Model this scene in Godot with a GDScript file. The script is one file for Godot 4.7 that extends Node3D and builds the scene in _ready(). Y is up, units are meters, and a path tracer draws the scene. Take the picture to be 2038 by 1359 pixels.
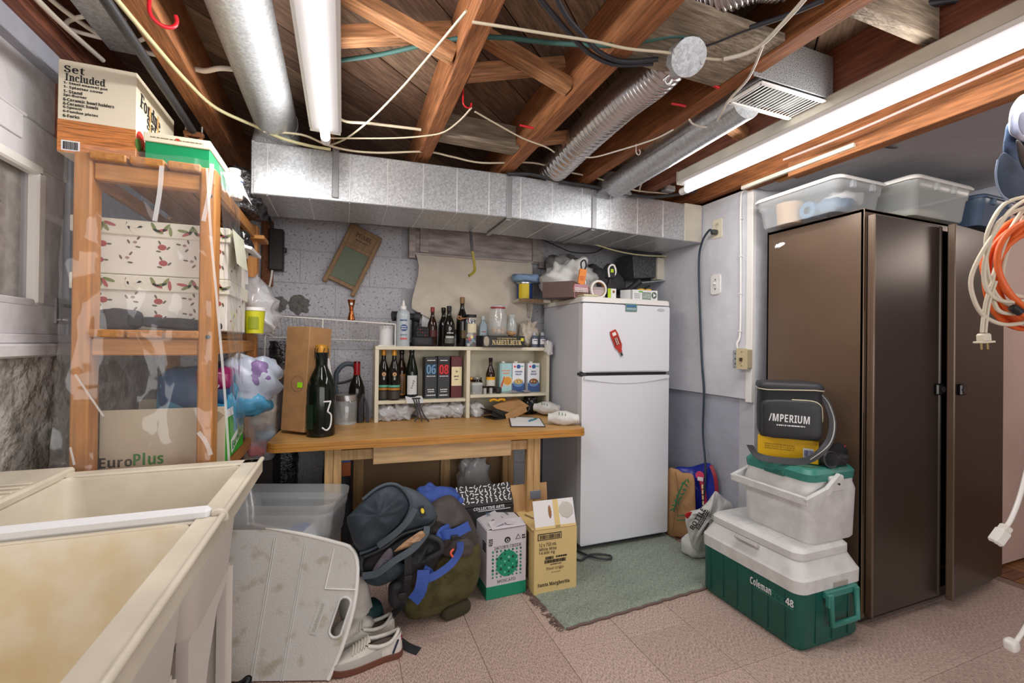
extends Node3D
# Basement utility room: laundry tub, shelving, work bench, fridge, coolers and steel cabinet under bare joists.

const FOC := 880.0
const EYE := Vector3(0, 1.25, 0)
var cam_basis: Basis
var mats := {}
var used := {}
var rng := RandomNumberGenerator.new()

func _ready():
	setup_view()
	make_materials()
	build_room()
	build_ceiling_things()
	build_left()
	build_bench()
	build_fridge()
	build_floor_things()
	build_right()

func setup_view():
	var cam := Camera3D.new()
	cam.name = "camera"
	cam.projection = Camera3D.PROJECTION_PERSPECTIVE
	cam.keep_aspect = Camera3D.KEEP_HEIGHT
	cam.fov = rad_to_deg(2.0 * atan(679.5 / FOC))
	cam.near = 0.02
	cam.far = 60.0
	cam_basis = Basis(Vector3.UP, deg_to_rad(-20.9)) * Basis(Vector3.RIGHT, deg_to_rad(0.3)) * Basis(Vector3.BACK, deg_to_rad(0.7))
	cam.transform = Transform3D(cam_basis, EYE)
	add_child(cam)
	cam.current = true
	var env := Environment.new()
	env.background_mode = Environment.BG_COLOR
	env.background_color = Color(0.75, 0.78, 0.85)
	env.background_energy_multiplier = 0.3
	env.tonemap_mode = Environment.TONE_MAPPER_LINEAR
	env.tonemap_exposure = 0.84
	env.sdfgi_enabled = true
	env.ssao_enabled = true
	env.ssil_enabled = true
	var we := WorldEnvironment.new()
	we.name = "world_environment"
	we.environment = env
	add_child(we)
	# added fill light before a made-up window behind the camera (added_window_3 in build_room), and an unseen next-room lamp placed to light the pink door
	area_light("added_fill_light", Vector3(0.75, 1.4, 2.22), Vector3(0.8, 1.55, -2.2), Vector2(3.4, 1.5), 4.9, Color(1.0, 0.99, 0.98))
	area_light("unseen_next_room_light", Vector3(4.6, 2.05, -0.4), Vector3(4.3, 0.2, -1.3), Vector2(0.6, 0.6), 1.2, Color(1.0, 0.93, 0.88))

func area_light(called, at, to, size, energy, col):
	var l := AreaLight3D.new()
	l.name = called
	l.area_size = size
	l.light_color = col
	l.light_energy = energy
	l.shadow_enabled = true
	l.area_range = 12.0
	add_child(l)
	l.look_at_from_position(at, to, Vector3(0.01, 1, 0.02).normalized())
	return l

# ---------- helpers ----------
func px(x, y, ax, v) -> Vector3:
	var d: Vector3 = cam_basis * Vector3((x - 1019.0) / FOC, -(y - 679.5) / FOC, -1.0)
	return EYE + d * ((v - EYE[ax]) / d[ax])

func X(x, y, v) -> Vector3: return px(x, y, 0, v)
func Y(x, y, v) -> Vector3: return px(x, y, 1, v)
func Z(x, y, v) -> Vector3: return px(x, y, 2, v)

func numbered(parent, called) -> String:
	var k = str(parent.get_instance_id()) + "/" + called
	var n: int = used.get(k, 0)
	used[k] = n + 1
	return called if n == 0 else "%s_%03d" % [called, n]

func put(parent, o, called):
	o.name = numbered(parent, called)
	parent.add_child(o, true)
	return o

func T(called, label, cat, at = Vector3.ZERO, turn = 0.0, group = ""):
	var o := Node3D.new()
	put(self, o, called)
	o.position = at
	o.rotation.y = turn
	return tag(o, label, cat, group)

func tag(o, label, cat, group = ""):
	o.set_meta("label", label)
	o.set_meta("category", cat)
	if group != "": o.set_meta("group", group)
	return o

func struct(o):
	o.set_meta("kind", "structure")
	return o

func stuff(o):
	o.set_meta("kind", "stuff")
	return o

func S() -> SurfaceTool:
	var st := SurfaceTool.new()
	st.begin(Mesh.PRIMITIVE_TRIANGLES)
	return st

func done(st) -> ArrayMesh:
	st.generate_normals()
	return st.commit()

func ob(called, st, m, parent = null) -> MeshInstance3D:
	return mi(called, done(st), m, parent)

func mi(called, mesh, m, parent = null) -> MeshInstance3D:
	var o := MeshInstance3D.new()
	o.mesh = mesh
	o.material_override = M(m) if m is String else m
	put(self if parent == null else parent, o, called)
	return o

func dup(o, label, at, turn = null):
	var c = o.duplicate()
	put(self, c, String(o.name).rstrip("0123456789").rstrip("_"))
	c.position = at
	if turn != null: c.rotation.y = turn
	c.set_meta("label", label)
	return c

func poly(st, p, inside: Vector3):
	var ce := Vector3.ZERO
	for q in p: ce += q
	ce /= p.size()
	var flip: bool = Plane(p[0], p[1], p[2]).normal.dot(ce - inside) < 0
	for i in range(1, p.size() - 1):
		for q in ([p[0], p[i + 1], p[i]] if flip else [p[0], p[i], p[i + 1]]): st.add_vertex(q)

func bx(st, c: Vector3, s: Vector3, r := 0.002, b := Basis.IDENTITY):
	st.set_smooth_group(-1)
	var h := s / 2
	r = minf(r, minf(h.x, minf(h.y, h.z)) * 0.6)
	var P = func(sg: Vector3, ax: int) -> Vector3:
		var q := Vector3(sg.x * (h.x - r), sg.y * (h.y - r), sg.z * (h.z - r))
		q[ax] = sg[ax] * h[ax]
		return c + b * q
	for ax in 3:
		var a1 := (ax + 1) % 3
		var a2 := (ax + 2) % 3
		for s0 in [-1, 1]:
			var f := []
			for k in [[-1, -1], [1, -1], [1, 1], [-1, 1]]:
				var sg := Vector3.ZERO
				sg[ax] = s0; sg[a1] = k[0]; sg[a2] = k[1]
				f.append(P.call(sg, ax))
			poly(st, f, c)
			if r > 0.0001:
				for s1 in [-1, 1]:
					var sa := Vector3.ZERO
					sa[ax] = s0; sa[a1] = s1; sa[a2] = 1
					var sb := sa
					sb[a2] = -1
					poly(st, [P.call(sa, ax), P.call(sa, a1), P.call(sb, a1), P.call(sb, ax)], c)
	if r > 0.0001:
		for i in [-1, 1]:
			for j in [-1, 1]:
				for k in [-1, 1]:
					var sg := Vector3(i, j, k)
					poly(st, [P.call(sg, 0), P.call(sg, 1), P.call(sg, 2)], c)

func box(called, c, s, m, parent = null, r := 0.002, b := Basis.IDENTITY) -> MeshInstance3D:
	var st := S()
	bx(st, Vector3.ZERO, s, r)
	var o := ob(called, st, m, parent)
	o.transform = Transform3D(b, c)
	return o

# a box between two corners
func cb(called, a: Vector3, b: Vector3, m, parent = null, r := 0.002) -> MeshInstance3D:
	return box(called, (a + b) / 2, (b - a).abs(), m, parent, r)

# a bar from a to b, width w, thickness t (t along 'up')
func bar(called, a: Vector3, b: Vector3, w, t, m, parent = null, up := Vector3.UP, r := 0.002) -> MeshInstance3D:
	var z := (b - a).normalized()
	var x := up.cross(z).normalized()
	return box(called, (a + b) / 2, Vector3(w, t, a.distance_to(b)), m, parent, r, Basis(x, z.cross(x), z))

func quad(st, a, b, c, d):
	for q in [a, b, c, a, c, d]: st.add_vertex(q)

func crv(pts: Array, k := 6) -> Array:
	var out := []
	for i in pts.size() - 1:
		var p0: Vector3 = pts[maxi(i - 1, 0)]
		var p3: Vector3 = pts[mini(i + 2, pts.size() - 1)]
		for j in k: out.append(pts[i].cubic_interpolate(pts[i + 1], p0, p3, float(j) / k))
	out.append(pts[-1])
	return out

func tb(st, pts: Array, r, n := 8, caps := true, flat := 1.0):
	var rings := []
	var t0: Vector3 = (pts[1] - pts[0]).normalized()
	var u := t0.cross(Vector3.UP if absf(t0.y) < 0.9 else Vector3.RIGHT).normalized()
	for i in pts.size():
		var t: Vector3 = (pts[mini(i + 1, pts.size() - 1)] - pts[maxi(i - 1, 0)]).normalized()
		u = (u - t * u.dot(t)).normalized()
		var v := t.cross(u)
		var rr: float = r[i] if r is Array else r
		var ring := []
		for k in n: ring.append(pts[i] + (u * cos(TAU * k / n) + v * sin(TAU * k / n) * flat) * rr)
		rings.append(ring)
	loft(st, rings, caps, caps)

func tube(called, pts, r, m, parent = null, n := 8, smooth := 6) -> MeshInstance3D:
	var st := S()
	tb(st, crv(pts, smooth) if smooth > 0 else pts, r, n)
	return ob(called, st, m, parent)

# rings of equal length joined by quads; hard: each band keeps its own shading
func loft(st, rings: Array, cap_a := true, cap_b := true, hard := false):
	var n: int = rings[0].size()
	for j in rings.size() - 1:
		st.set_smooth_group(j + 1 if hard else 0)
		for i in n:
			var k := (i + 1) % n
			quad(st, rings[j][i], rings[j][k], rings[j + 1][k], rings[j + 1][i])
	st.set_smooth_group(-1)
	for e in [[cap_a, 0, 1], [cap_b, rings.size() - 1, -1]]:
		if e[0]:
			var ce := Vector3.ZERO
			for q in rings[e[1]]: ce += q
			ce /= n
			for i in n:
				var k := (i + 1) % n
				var pr = [ce, rings[e[1]][i], rings[e[1]][k]] if e[2] > 0 else [ce, rings[e[1]][k], rings[e[1]][i]]
				for q in [pr[0], pr[2], pr[1]]: st.add_vertex(q)

func lathe(st, prof: Array, at := Vector3.ZERO, n := 24, b := Basis.IDENTITY):
	var grp := 1
	for j in prof.size() - 1:
		if j > 0:
			var d0: Vector2 = (prof[j] - prof[j - 1]).normalized()
			var d1: Vector2 = (prof[j + 1] - prof[j]).normalized()
			if d0.dot(d1) < 0.75: grp += 1
		st.set_smooth_group(grp)
		for i in n:
			var q := []
			for e in [[i, j], [i + 1, j], [i + 1, j + 1], [i, j + 1]]:
				var a: float = TAU * (e[0] % n) / n
				q.append(at + b * Vector3(prof[e[1]].x * cos(a), prof[e[1]].y, prof[e[1]].x * sin(a)))
			quad(st, q[0], q[1], q[2], q[3])

func turned(called, prof, m, parent = null, at := Vector3.ZERO, n := 24, b := Basis.IDENTITY) -> MeshInstance3D:
	var st := S()
	lathe(st, prof, Vector3.ZERO, n)
	var o := ob(called, st, m, parent)
	o.transform = Transform3D(b, at)
	return o

func rr2(w, d, r, n := 4) -> Array:
	var out := []
	for c in 4:
		var cx: float = (w / 2 - r) * [1, -1, -1, 1][c]
		var cy: float = (d / 2 - r) * [1, 1, -1, -1][c]
		var a0 := c * PI / 2
		out.append(Vector2(cx + r * cos(a0) + 0.004 * sin(a0), cy + r * sin(a0) - 0.004 * cos(a0)))
		for k in n + 1:
			var a := a0 + PI / 2 * k / n
			out.append(Vector2(cx + r * cos(a), cy + r * sin(a)))
		var a1 := a0 + PI / 2
		out.append(Vector2(cx + r * cos(a1) - 0.004 * sin(a1), cy + r * sin(a1) + 0.004 * cos(a1)))
	return out

# rounded boxes stacked upwards: each section [y, width, depth, corner, dx, dz]
func tub(st, secs: Array, hard := false, cap_a := true, cap_b := true):
	var rings := []
	for s in secs:
		var ring := []
		for q in rr2(s[1], s[2], s[3]): ring.append(Vector3(q.x + (s[4] if s.size() > 4 else 0.0), s[0], -q.y + (s[5] if s.size() > 5 else 0.0)))
		rings.append(ring)
	loft(st, rings, cap_a, cap_b, hard)

# an outline in x and y pulled along z
func prism(st, pts, z0, z1, soft := false):
	var ce := Vector3.ZERO
	for p in pts: ce += Vector3(p.x, p.y, 0)
	ce /= pts.size()
	ce.z = (z0 + z1) / 2
	var cw := Geometry2D.is_polygon_clockwise(PackedVector2Array(pts))
	var n: int = pts.size()
	st.set_smooth_group(1 if soft else -1)
	for i in n:
		var p: Vector2 = pts[i]
		var q: Vector2 = pts[(i + 1) % n]
		if cw: quad(st, Vector3(p.x, p.y, z0), Vector3(p.x, p.y, z1), Vector3(q.x, q.y, z1), Vector3(q.x, q.y, z0))
		else: quad(st, Vector3(p.x, p.y, z1), Vector3(p.x, p.y, z0), Vector3(q.x, q.y, z0), Vector3(q.x, q.y, z1))
	st.set_smooth_group(-1)
	var tri := Geometry2D.triangulate_polygon(PackedVector2Array(pts))
	for i in range(0, tri.size(), 3):
		for z in [z0, z1]:
			var t := [Vector3(pts[tri[i]].x, pts[tri[i]].y, z), Vector3(pts[tri[i + 1]].x, pts[tri[i + 1]].y, z), Vector3(pts[tri[i + 2]].x, pts[tri[i + 2]].y, z)]
			poly(st, t, Vector3(t[0].x, t[0].y, (z0 + z1) / 2))

func surf(st, nu, nv, f: Callable):
	st.set_smooth_group(0)
	for i in nu:
		for j in nv:
			var p := []
			for e in [[i, j], [i + 1, j], [i + 1, j + 1], [i, j + 1]]: p.append(f.call(float(e[0]) / nu, float(e[1]) / nv))
			quad(st, p[0], p[1], p[2], p[3])

var fn := FastNoiseLite.new()
func noise(p: Vector3, s := 1) -> float:
	fn.seed = s
	fn.frequency = 1.0
	fn.noise_type = FastNoiseLite.TYPE_SIMPLEX_SMOOTH
	fn.fractal_type = FastNoiseLite.FRACTAL_FBM
	fn.fractal_octaves = 3
	return fn.get_noise_3dv(p)

# a soft lump: superellipsoid of half sizes h, squareness e (1 round, 0.3 boxy), crumpled
func blob(st, c: Vector3, h: Vector3, b := Basis.IDENTITY, e := 0.7, amp := 0.03, fq := 6.0, sd := 1, nu := 28, nv := 18, floor_y = null):
	var pw = func(x: float) -> float: return signf(x) * pow(absf(x), e)
	surf(st, nu, nv, func(u, v):
		var a: float = TAU * (u if u < 0.9999 else 0.0)
		var t: float = PI * (v - 0.5)
		var d := Vector3(pw.call(cos(t)) * pw.call(cos(a)), pw.call(sin(t)), pw.call(cos(t)) * pw.call(sin(a)))
		var p := Vector3(d.x * h.x, d.y * h.y, d.z * h.z)
		var w := absf(noise(p * fq, sd)) * 2.0 - 0.35
		p += d.normalized() * amp * w
		p = c + b * p
		if floor_y != null: p.y = maxf(p.y, floor_y)
		return p)

func lump(called, c, h, m, parent = null, b := Basis.IDENTITY, e := 0.7, amp := 0.03, fq := 6.0, sd := 1, floor_y = null) -> MeshInstance3D:
	var st := S()
	blob(st, c, h, b, e, amp, fq, sd, 28, 18, floor_y)
	return ob(called, st, m, parent)

# a soft flattish body: outline (pixel pairs at depth z, or a third value), bulging by f towards the viewer and by r behind
func pillow(called, pts: Array, z: float, f: float, r: float, m, parent = null, org := Vector3.ZERO, amp := 0.006, sd := 1, fq := 14.0) -> MeshInstance3D:
	var o := []
	for q in pts: o.append(Z(q[0], q[1], q[2] if q.size() > 2 else z) - org)
	var ol := []
	var n := o.size()
	for i in n:
		for k in 5: ol.append(o[i].cubic_interpolate(o[(i + 1) % n], o[(i + n - 1) % n], o[(i + 2) % n], k / 5.0))
	var ce := Vector3.ZERO
	for q in ol: ce += q
	ce /= ol.size()
	var away := (ce + org - EYE).normalized()
	var rings := []
	var prof := [[0.06, -1.0], [0.3, -0.97], [0.55, -0.88], [0.78, -0.68], [0.93, -0.36], [1.0, 0.0], [0.95, 0.34], [0.84, 0.6], [0.66, 0.82], [0.45, 0.93], [0.24, 0.99], [0.05, 1.0]]
	for p in prof:
		var ring := []
		for q in ol:
			var v: Vector3 = ce + (q - ce) * p[0]
			var d: float = p[1] * (f if p[1] > 0 else r)
			v -= away * (d + amp * (absf(noise((v + org) * fq, sd)) * 3.0 - 0.6) * (1.0 - absf(p[0] - 0.5)))
			ring.append(v)
		rings.append(ring)
	var st := S()
	loft(st, rings, true, true)
	return ob(called, st, m, parent)

# a strap or ribbon along points, its face turned to 'face'
func ribbon(called, pts, w, t, face: Vector3, m, parent = null, k := 6) -> MeshInstance3D:
	var st := S()
	var p := crv(pts, k)
	var rings := []
	for i in p.size():
		var d: Vector3 = (p[mini(i + 1, p.size() - 1)] - p[maxi(i - 1, 0)]).normalized()
		var s := d.cross(face).normalized()
		var n := s.cross(d).normalized()
		rings.append([p[i] + s * w / 2 + n * t / 2, p[i] - s * w / 2 + n * t / 2, p[i] - s * w / 2 - n * t / 2, p[i] + s * w / 2 - n * t / 2])
	for j in rings.size() - 1:
		for i in 4:
			st.set_smooth_group(i + 1)
			quad(st, rings[j][(i + 1) % 4], rings[j][i], rings[j + 1][i], rings[j + 1][(i + 1) % 4])
	return ob(called, st, m, parent)

# lettering: s fitted into w x h metres, centred at c, read along basis x / y, facing basis z
func tx(s, c, w, h, m, parent, b := Basis.IDENTITY, serif := false, bold := true, d := 0.0006) -> MeshInstance3D:
	var t := TextMesh.new()
	var f := SystemFont.new()
	f.font_names = PackedStringArray(["Droid Serif" if serif else "Droid Sans"])
	f.font_weight = 700 if bold else 400
	t.font = f
	t.text = s
	t.font_size = 24
	t.pixel_size = 0.01
	t.depth = 0.01
	t.curve_step = 2.0
	var ab := t.get_aabb()
	var k := Vector3(w / maxf(ab.size.x, 0.001), h / maxf(ab.size.y, 0.001), d / 0.01)
	var bb := Basis(b.x * k.x, b.y * k.y, b.z * k.z)
	var o := mi("lettering", t, m, parent)
	var mid := ab.get_center()
	mid.z = -0.005
	o.transform = Transform3D(bb, c - bb * mid)
	return o

# print too small to read: short dashes in rows
func fp(c, w: float, h: float, m, parent, b := Basis.IDENTITY, _serif := false):
	var st := S()
	var rows := clampi(int(h / 0.009), 1, 4)
	for j in rows:
		var x := -w / 2
		while x < w / 2 - 0.003:
			var t := minf(rng.randf_range(0.003, 0.012), w / 2 - x)
			bx(st, Vector3(x + t / 2, (j + 0.5 - rows / 2.0) * h / rows, 0), Vector3(t, h / rows * 0.6, 0.001), 0.0)
			x += t + rng.randf_range(0.001, 0.003)
	var o := ob("fine_print", st, m, parent)
	o.transform = Transform3D(b, c)
	return o

# flat print: a thin plate w x h centred at c facing basis z
func plate(called, c, w, h, m, parent, b := Basis.IDENTITY, d := 0.0008, r := 0.0) -> MeshInstance3D:
	var st := S()
	if r > 0.0:
		prism(st, rr2(w, h, r), -d, d)
	else:
		bx(st, Vector3.ZERO, Vector3(w, h, d * 2), 0.0)
	var o := ob(called, st, m, parent)
	o.transform = Transform3D(b, c)
	return o

func disc(called, c, r, m, parent, b := Basis.IDENTITY, d := 0.0008, n := 16, sy := 1.0) -> MeshInstance3D:
	var st := S()
	var p := []
	for i in n: p.append(Vector2(cos(TAU * i / n) * r, sin(TAU * i / n) * r * sy))
	prism(st, p, -d, d)
	var o := ob(called, st, m, parent)
	o.transform = Transform3D(b, c)
	return o

# bars of a bar code on a face
func barcode(c, w, h, m, parent, b := Basis.IDENTITY, n := 22):
	var st := S()
	var x: float = -w / 2
	while x < w / 2:
		var t: float = w / n * [0.3, 0.5, 0.9][rng.randi() % 3]
		bx(st, Vector3(x + t / 2, 0, 0), Vector3(t, h, 0.0012), 0.0)
		x += t + w / n * [0.3, 0.5, 0.7][rng.randi() % 3]
	var o := ob("barcode", st, m, parent)
	o.transform = Transform3D(b, c)
	return o

func face(n: Vector3, up := Vector3.UP) -> Basis:   # a basis whose z is n
	var z := n.normalized()
	var x := up.cross(z).normalized()
	return Basis(x, z.cross(x), z)

# ---------- materials ----------
func ntex(sd, fq, c0, c1, kind := 0, mid = null, asp := 512, nrm := 0.0) -> NoiseTexture2D:
	var n := FastNoiseLite.new()
	n.seed = sd
	n.frequency = fq
	if kind == 1:
		n.noise_type = FastNoiseLite.TYPE_CELLULAR
		n.cellular_return_type = FastNoiseLite.RETURN_CELL_VALUE
	elif kind == 2:
		n.noise_type = FastNoiseLite.TYPE_SIMPLEX_SMOOTH
		n.fractal_type = FastNoiseLite.FRACTAL_RIDGED
	else:
		n.noise_type = FastNoiseLite.TYPE_SIMPLEX_SMOOTH
		n.fractal_octaves = 5
	var t := NoiseTexture2D.new()
	t.width = asp
	t.height = asp
	t.seamless = true
	t.noise = n
	if nrm > 0.0:
		t.as_normal_map = true
		t.bump_strength = nrm
	else:
		var g := Gradient.new()
		g.offsets = PackedFloat32Array([0.0, 1.0] if mid == null else [0.0, mid[0], mid[1], 1.0])
		var a: Color = c0 if c0 is Color else Color(c0, c0, c0)
		var b: Color = c1 if c1 is Color else Color(c1, c1, c1)
		g.colors = PackedColorArray([a, b] if mid == null else [a, a, b, b])
		t.color_ramp = g
	return t

func mat(key, col, rough := 0.6, metal := 0.0, tex = null, sc := Vector3(2, 2, 2), nrm = null, nsc := 1.0) -> StandardMaterial3D:
	var m := StandardMaterial3D.new()
	m.resource_name = key
	m.albedo_color = Color(col) if col is String else col
	m.roughness = rough
	m.metallic = metal
	m.metallic_specular = 0.5
	if tex != null: m.albedo_texture = tex
	if nrm != null:
		m.normal_enabled = true
		m.normal_texture = nrm
		m.normal_scale = nsc
	if tex != null or nrm != null:
		m.uv1_triplanar = true
		m.uv1_scale = sc
	mats[key] = m
	return m

# a material by name; an unknown name "#rrggbb,rough,metal" is made on the spot
func M(k: String) -> StandardMaterial3D:
	if mats.has(k): return mats[k]
	var p := k.split(",")
	return mat(k, p[0], float(p[1]) if p.size() > 1 else 0.6, float(p[2]) if p.size() > 2 else 0.0)

func clear(key, col, alpha, rough := 0.1):
	var m := mat(key, col, rough)
	m.transparency = BaseMaterial3D.TRANSPARENCY_ALPHA
	m.albedo_color.a = alpha
	return m

func glow(key, col, e):
	var m := mat(key, col, 0.5)
	m.emission_enabled = true
	m.emission = Color(col)
	m.emission_energy_multiplier = e
	return m

func make_materials():
	rng.seed = 7
	var grain := ntex(3, 0.012, 0.62, 1.0)
	var grain2 := ntex(11, 0.012, 0.8, 1.0)
	var cloud := ntex(5, 0.006, 0.9, 1.0)
	var dirt := ntex(8, 0.01, 0.8, 1.0, 0, [0.2, 0.5])
	var speck := ntex(21, 0.09, 0.55, 1.0, 0, [0.25, 0.5])
	var spangle := ntex(31, 0.05, 0.78, 1.05, 1)
	var fleck := ntex(41, 0.035, 0.74, 1.0, 0, [0.3, 0.68])
	var bump := ntex(51, 0.03, 0, 1, 0, null, 512, 6.0)
	var fine := ntex(52, 0.12, 0, 1, 0, null, 512, 4.0)
	var weave := ntex(53, 0.09, 0.45, 1.15, 1)
	for v in 4:
		var c: Color = [Color("c5804f"), Color("b5703f"), Color("9c5c36"), Color("cc9868")][v]
		mat("joist%d" % v, c, 0.75, 0, grain, Vector3(9, 9, 0.8), bump, 0.5)
	mat("joist_red", "a86850", 0.7, 0, grain, Vector3(9, 9, 0.8), bump, 0.5)
	mat("joist_x", "a87450", 0.75, 0, grain, Vector3(0.8, 9, 9), bump, 0.5)
	mat("strut", "d69a6a", 0.75, 0, grain, Vector3(9, 9, 0.9), bump, 0.4)
	mat("grey_wood", "b8a690", 0.85, 0, grain, Vector3(0.9, 8, 8), bump, 0.7)
	for v in 3: mat("plank%d" % v, ["947560", "836655", "a68a72"][v], 0.85, 0, grain, Vector3(8, 8, 0.8), bump, 0.6)
	mat("block", "bcbcc3", 0.85, 0, ntex(61, 0.05, 0.62, 1.0, 0, [0.16, 0.3]), Vector3(2.2, 2.2, 2.2), bump, 0.9)
	mat("mortar", "b0b1b8", 0.9, 0, cloud, Vector3(3, 3, 3), bump, 0.8)
	mat("parge", "c2bcb6", 0.85, 0, dirt, Vector3(0.9, 0.9, 0.9), ntex(66, 0.02, 0, 1, 0, null, 512, 12.0), 1.0)
	mat("plaster", "dcdde4", 0.6, 0, cloud, Vector3(0.8, 0.8, 0.8), bump, 0.15)
	mat("plaster_grey", "b4b8c6", 0.65, 0, cloud, Vector3(0.8, 0.8, 0.8), bump, 0.15)
	mat("ceiling_grey", "c6c6cb", 0.7, 0, cloud, Vector3(0.7, 0.7, 0.7), bump, 0.1)
	mat("old_white", "dcdade", 0.55, 0, cloud, Vector3(0.7, 0.7, 0.7), bump, 0.25)
	mat("old_board", "d6cac6", 0.75, 0, grain, Vector3(0.6, 3, 3), bump, 0.3)
	for v in 3: mat("tile%d" % v, ["d2b8ac", "ceb4a8", "d6bcb0"][v], 0.5, 0, fleck, Vector3(10, 5, 3.6), fine, 0.12)
	mat("tile_gap", "8d756c", 0.9)
	mat("parquet", "a9713f", 0.35, 0, grain, Vector3(5, 5, 1))
	mat("parquet_b", "8a5730", 0.35, 0, grain, Vector3(1, 5, 5))
	mat("pink_paint", "dcc0b6", 0.55, 0, cloud, Vector3(0.5, 0.5, 0.5))
	mat("galv", "d4d8dc", 0.4, 0.6, spangle, Vector3(5, 5, 5), fine, 0.12)
	mat("galv_dirty", "c6c9cc", 0.45, 0.6, speck, Vector3(4, 4, 4), fine, 0.2)
	mat("galv_seam", "eceef0", 0.35, 0.5)
	mat("cleat", "c9cccf", 0.45, 0.5, ntex(83, 0.08, 0.25, 1.0, 0, [0.42, 0.5]), Vector3(9, 9, 9))
	mat("foil_flex", "d6d3d4", 0.25, 0.9)
	mat("steel", "c8c8c8", 0.3, 0.9)
	mat("rust", "8a5a3c", 0.8, 0.3, dirt, Vector3(9, 9, 9))
	mat("vent_mesh", "8a8b90", 0.5, 0.4, ntex(82, 0.05, 0.25, 1.0, 1), Vector3(9, 9, 9))
	mat("iron", "4a4a4e", 0.5, 0.5, cloud, Vector3(6, 6, 6))
	mat("white_enamel", "eceae6", 0.35)
	mat("cream_enamel", "d9d3c4", 0.45, 0, cloud, Vector3(2, 2, 2))
	glow("tube_glow", "fbfaff", 2.6)
	glow("window_glow", "f4f6fa", 0.9)  # glowing pane of the added window, put in to brighten the room
	mat("romex", "dccfb4", 0.5)
	mat("romex_yellow", "d8d2a4", 0.5)
	mat("cable_black", "33333a", 0.5)
	mat("cable_green", "3c6660", 0.6)
	mat("cable_white", "e6ded0", 0.45)
	mat("red_vinyl", "d8202c", 0.35)
	mat("pine_y", "cf8c48", 0.5, 0, grain2, Vector3(7, 0.6, 7))
	mat("pine_x", "d3924e", 0.5, 0, grain2, Vector3(0.6, 7, 7))
	mat("pine_z", "ca8a48", 0.5, 0, grain2, Vector3(7, 7, 0.6))
	mat("bench_top", "d9a866", 0.42, 0, grain2, Vector3(0.5, 6, 6))
	mat("bench_edge", "cf9140", 0.4, 0, grain2, Vector3(0.5, 9, 9))
	mat("bench_wood", "d3aa74", 0.55, 0, grain2, Vector3(6, 0.6, 6))
	mat("bench_apron", "dcb684", 0.5, 0, grain2, Vector3(0.5, 6, 6))
	mat("duct_tape", "7d828c", 0.45, 0.2)
	mat("tub_plastic", "e2d9c6", 0.42, 0, ntex(71, 0.008, 0.86, 1.02), Vector3(0.8, 0.8, 0.8), bump, 0.05)
	mat("tub_stain", Color("f8f1e2"), 0.55, 0, ntex(72, 0.012, Color(0.95, 0.91, 0.82), Color(1, 1, 1), 0, [0.2, 0.75]), Vector3(1.1, 1.1, 1.1))
	mat("tub_shell", "d9d2ca", 0.4)
	mat("lid_grey", "c9c8c4", 0.45, 0, ntex(73, 0.01, Color(0.88, 0.85, 0.79), Color(1, 1, 1), 0, [0.1, 0.36]), Vector3(1.6, 1.6, 1.6), fine, 0.15)
	mat("cardboard", "b98d5f", 0.8, 0, cloud, Vector3(4, 4, 4))
	mat("cardboard_in", "c79f72", 0.85)
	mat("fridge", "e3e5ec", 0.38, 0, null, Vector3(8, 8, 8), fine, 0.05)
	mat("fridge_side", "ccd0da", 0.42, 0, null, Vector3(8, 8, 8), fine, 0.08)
	mat("cream_board", "e3dcc4", 0.5, 0, cloud, Vector3(1, 1, 1))
	mat("bottle_dark", "14120f", 0.1)
	mat("bottle_green", "0d150e", 0.1)
	mat("bottle_brown", "2a150c", 0.1)
	mat("gold", "d79a3c", 0.35, 0.4)
	mat("paper", "e8e8ea", 0.7)
	mat("ink", "1c1c1e", 0.6)
	mat("rug", "b2bfb0", 0.95, 0, weave, Vector3(9, 9, 9), bump, 1.0)
	mat("fringe", "75605a", 0.95)
	mat("cab_brown", "6a5646", 0.26, 0.15, cloud, Vector3(0.6, 0.6, 0.6))
	mat("cab_door", "463b35", 0.3, 0.25, cloud, Vector3(0.6, 0.6, 0.6))  # the cabinet brown, darkened to paint in how light falls on the doors
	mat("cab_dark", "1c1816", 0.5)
	mat("cool_green", "0f5e52", 0.42, 0, cloud, Vector3(3, 3, 3), fine, 0.15)
	mat("cool_teal", "3a8478", 0.42, 0, null, Vector3(6, 6, 6), fine, 0.15)
	mat("cool_white", "e4e4e3", 0.5, 0, cloud, Vector3(4, 4, 4), fine, 0.35)
	mat("nylon_black", "26282c", 0.6, 0, cloud, Vector3(5, 5, 5), fine, 0.2)
	mat("nylon_teal", "2b3a44", 0.62, 0, cloud, Vector3(4, 4, 4), fine, 0.25)
	mat("nylon_slate", "48545e", 0.62, 0, cloud, Vector3(4, 4, 4), fine, 0.25)
	mat("nylon_grey", "5b5660", 0.65, 0, cloud, Vector3(5, 5, 5), fine, 0.25)
	mat("olive", "59532f", 0.85, 0, dirt, Vector3(3, 3, 3), fine, 0.5)
	mat("blue_cloth", "3a57a6", 0.75, 0, cloud, Vector3(5, 5, 5), fine, 0.4)
	mat("web_blue", "3b62c4", 0.6, 0, weave, Vector3(40, 40, 40))
	mat("cloth_cream", "d4cabb", 0.9, 0, cloud, Vector3(1.5, 1.5, 1.5), fine, 0.4)
	mat("dark_cloth", "3e3e42", 0.85, 0, cloud, Vector3(4, 4, 4), fine, 0.4)
	mat("leather_white", "ded9d0", 0.5, 0, cloud, Vector3(6, 6, 6))
	mat("gum", "6e4030", 0.6)
	mat("denim", "5b7294", 0.85, 0, weave, Vector3(30, 30, 30), fine, 0.5)
	mat("denim_dark", "47586f", 0.85, 0, weave, Vector3(40, 40, 40), fine, 0.5)
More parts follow.
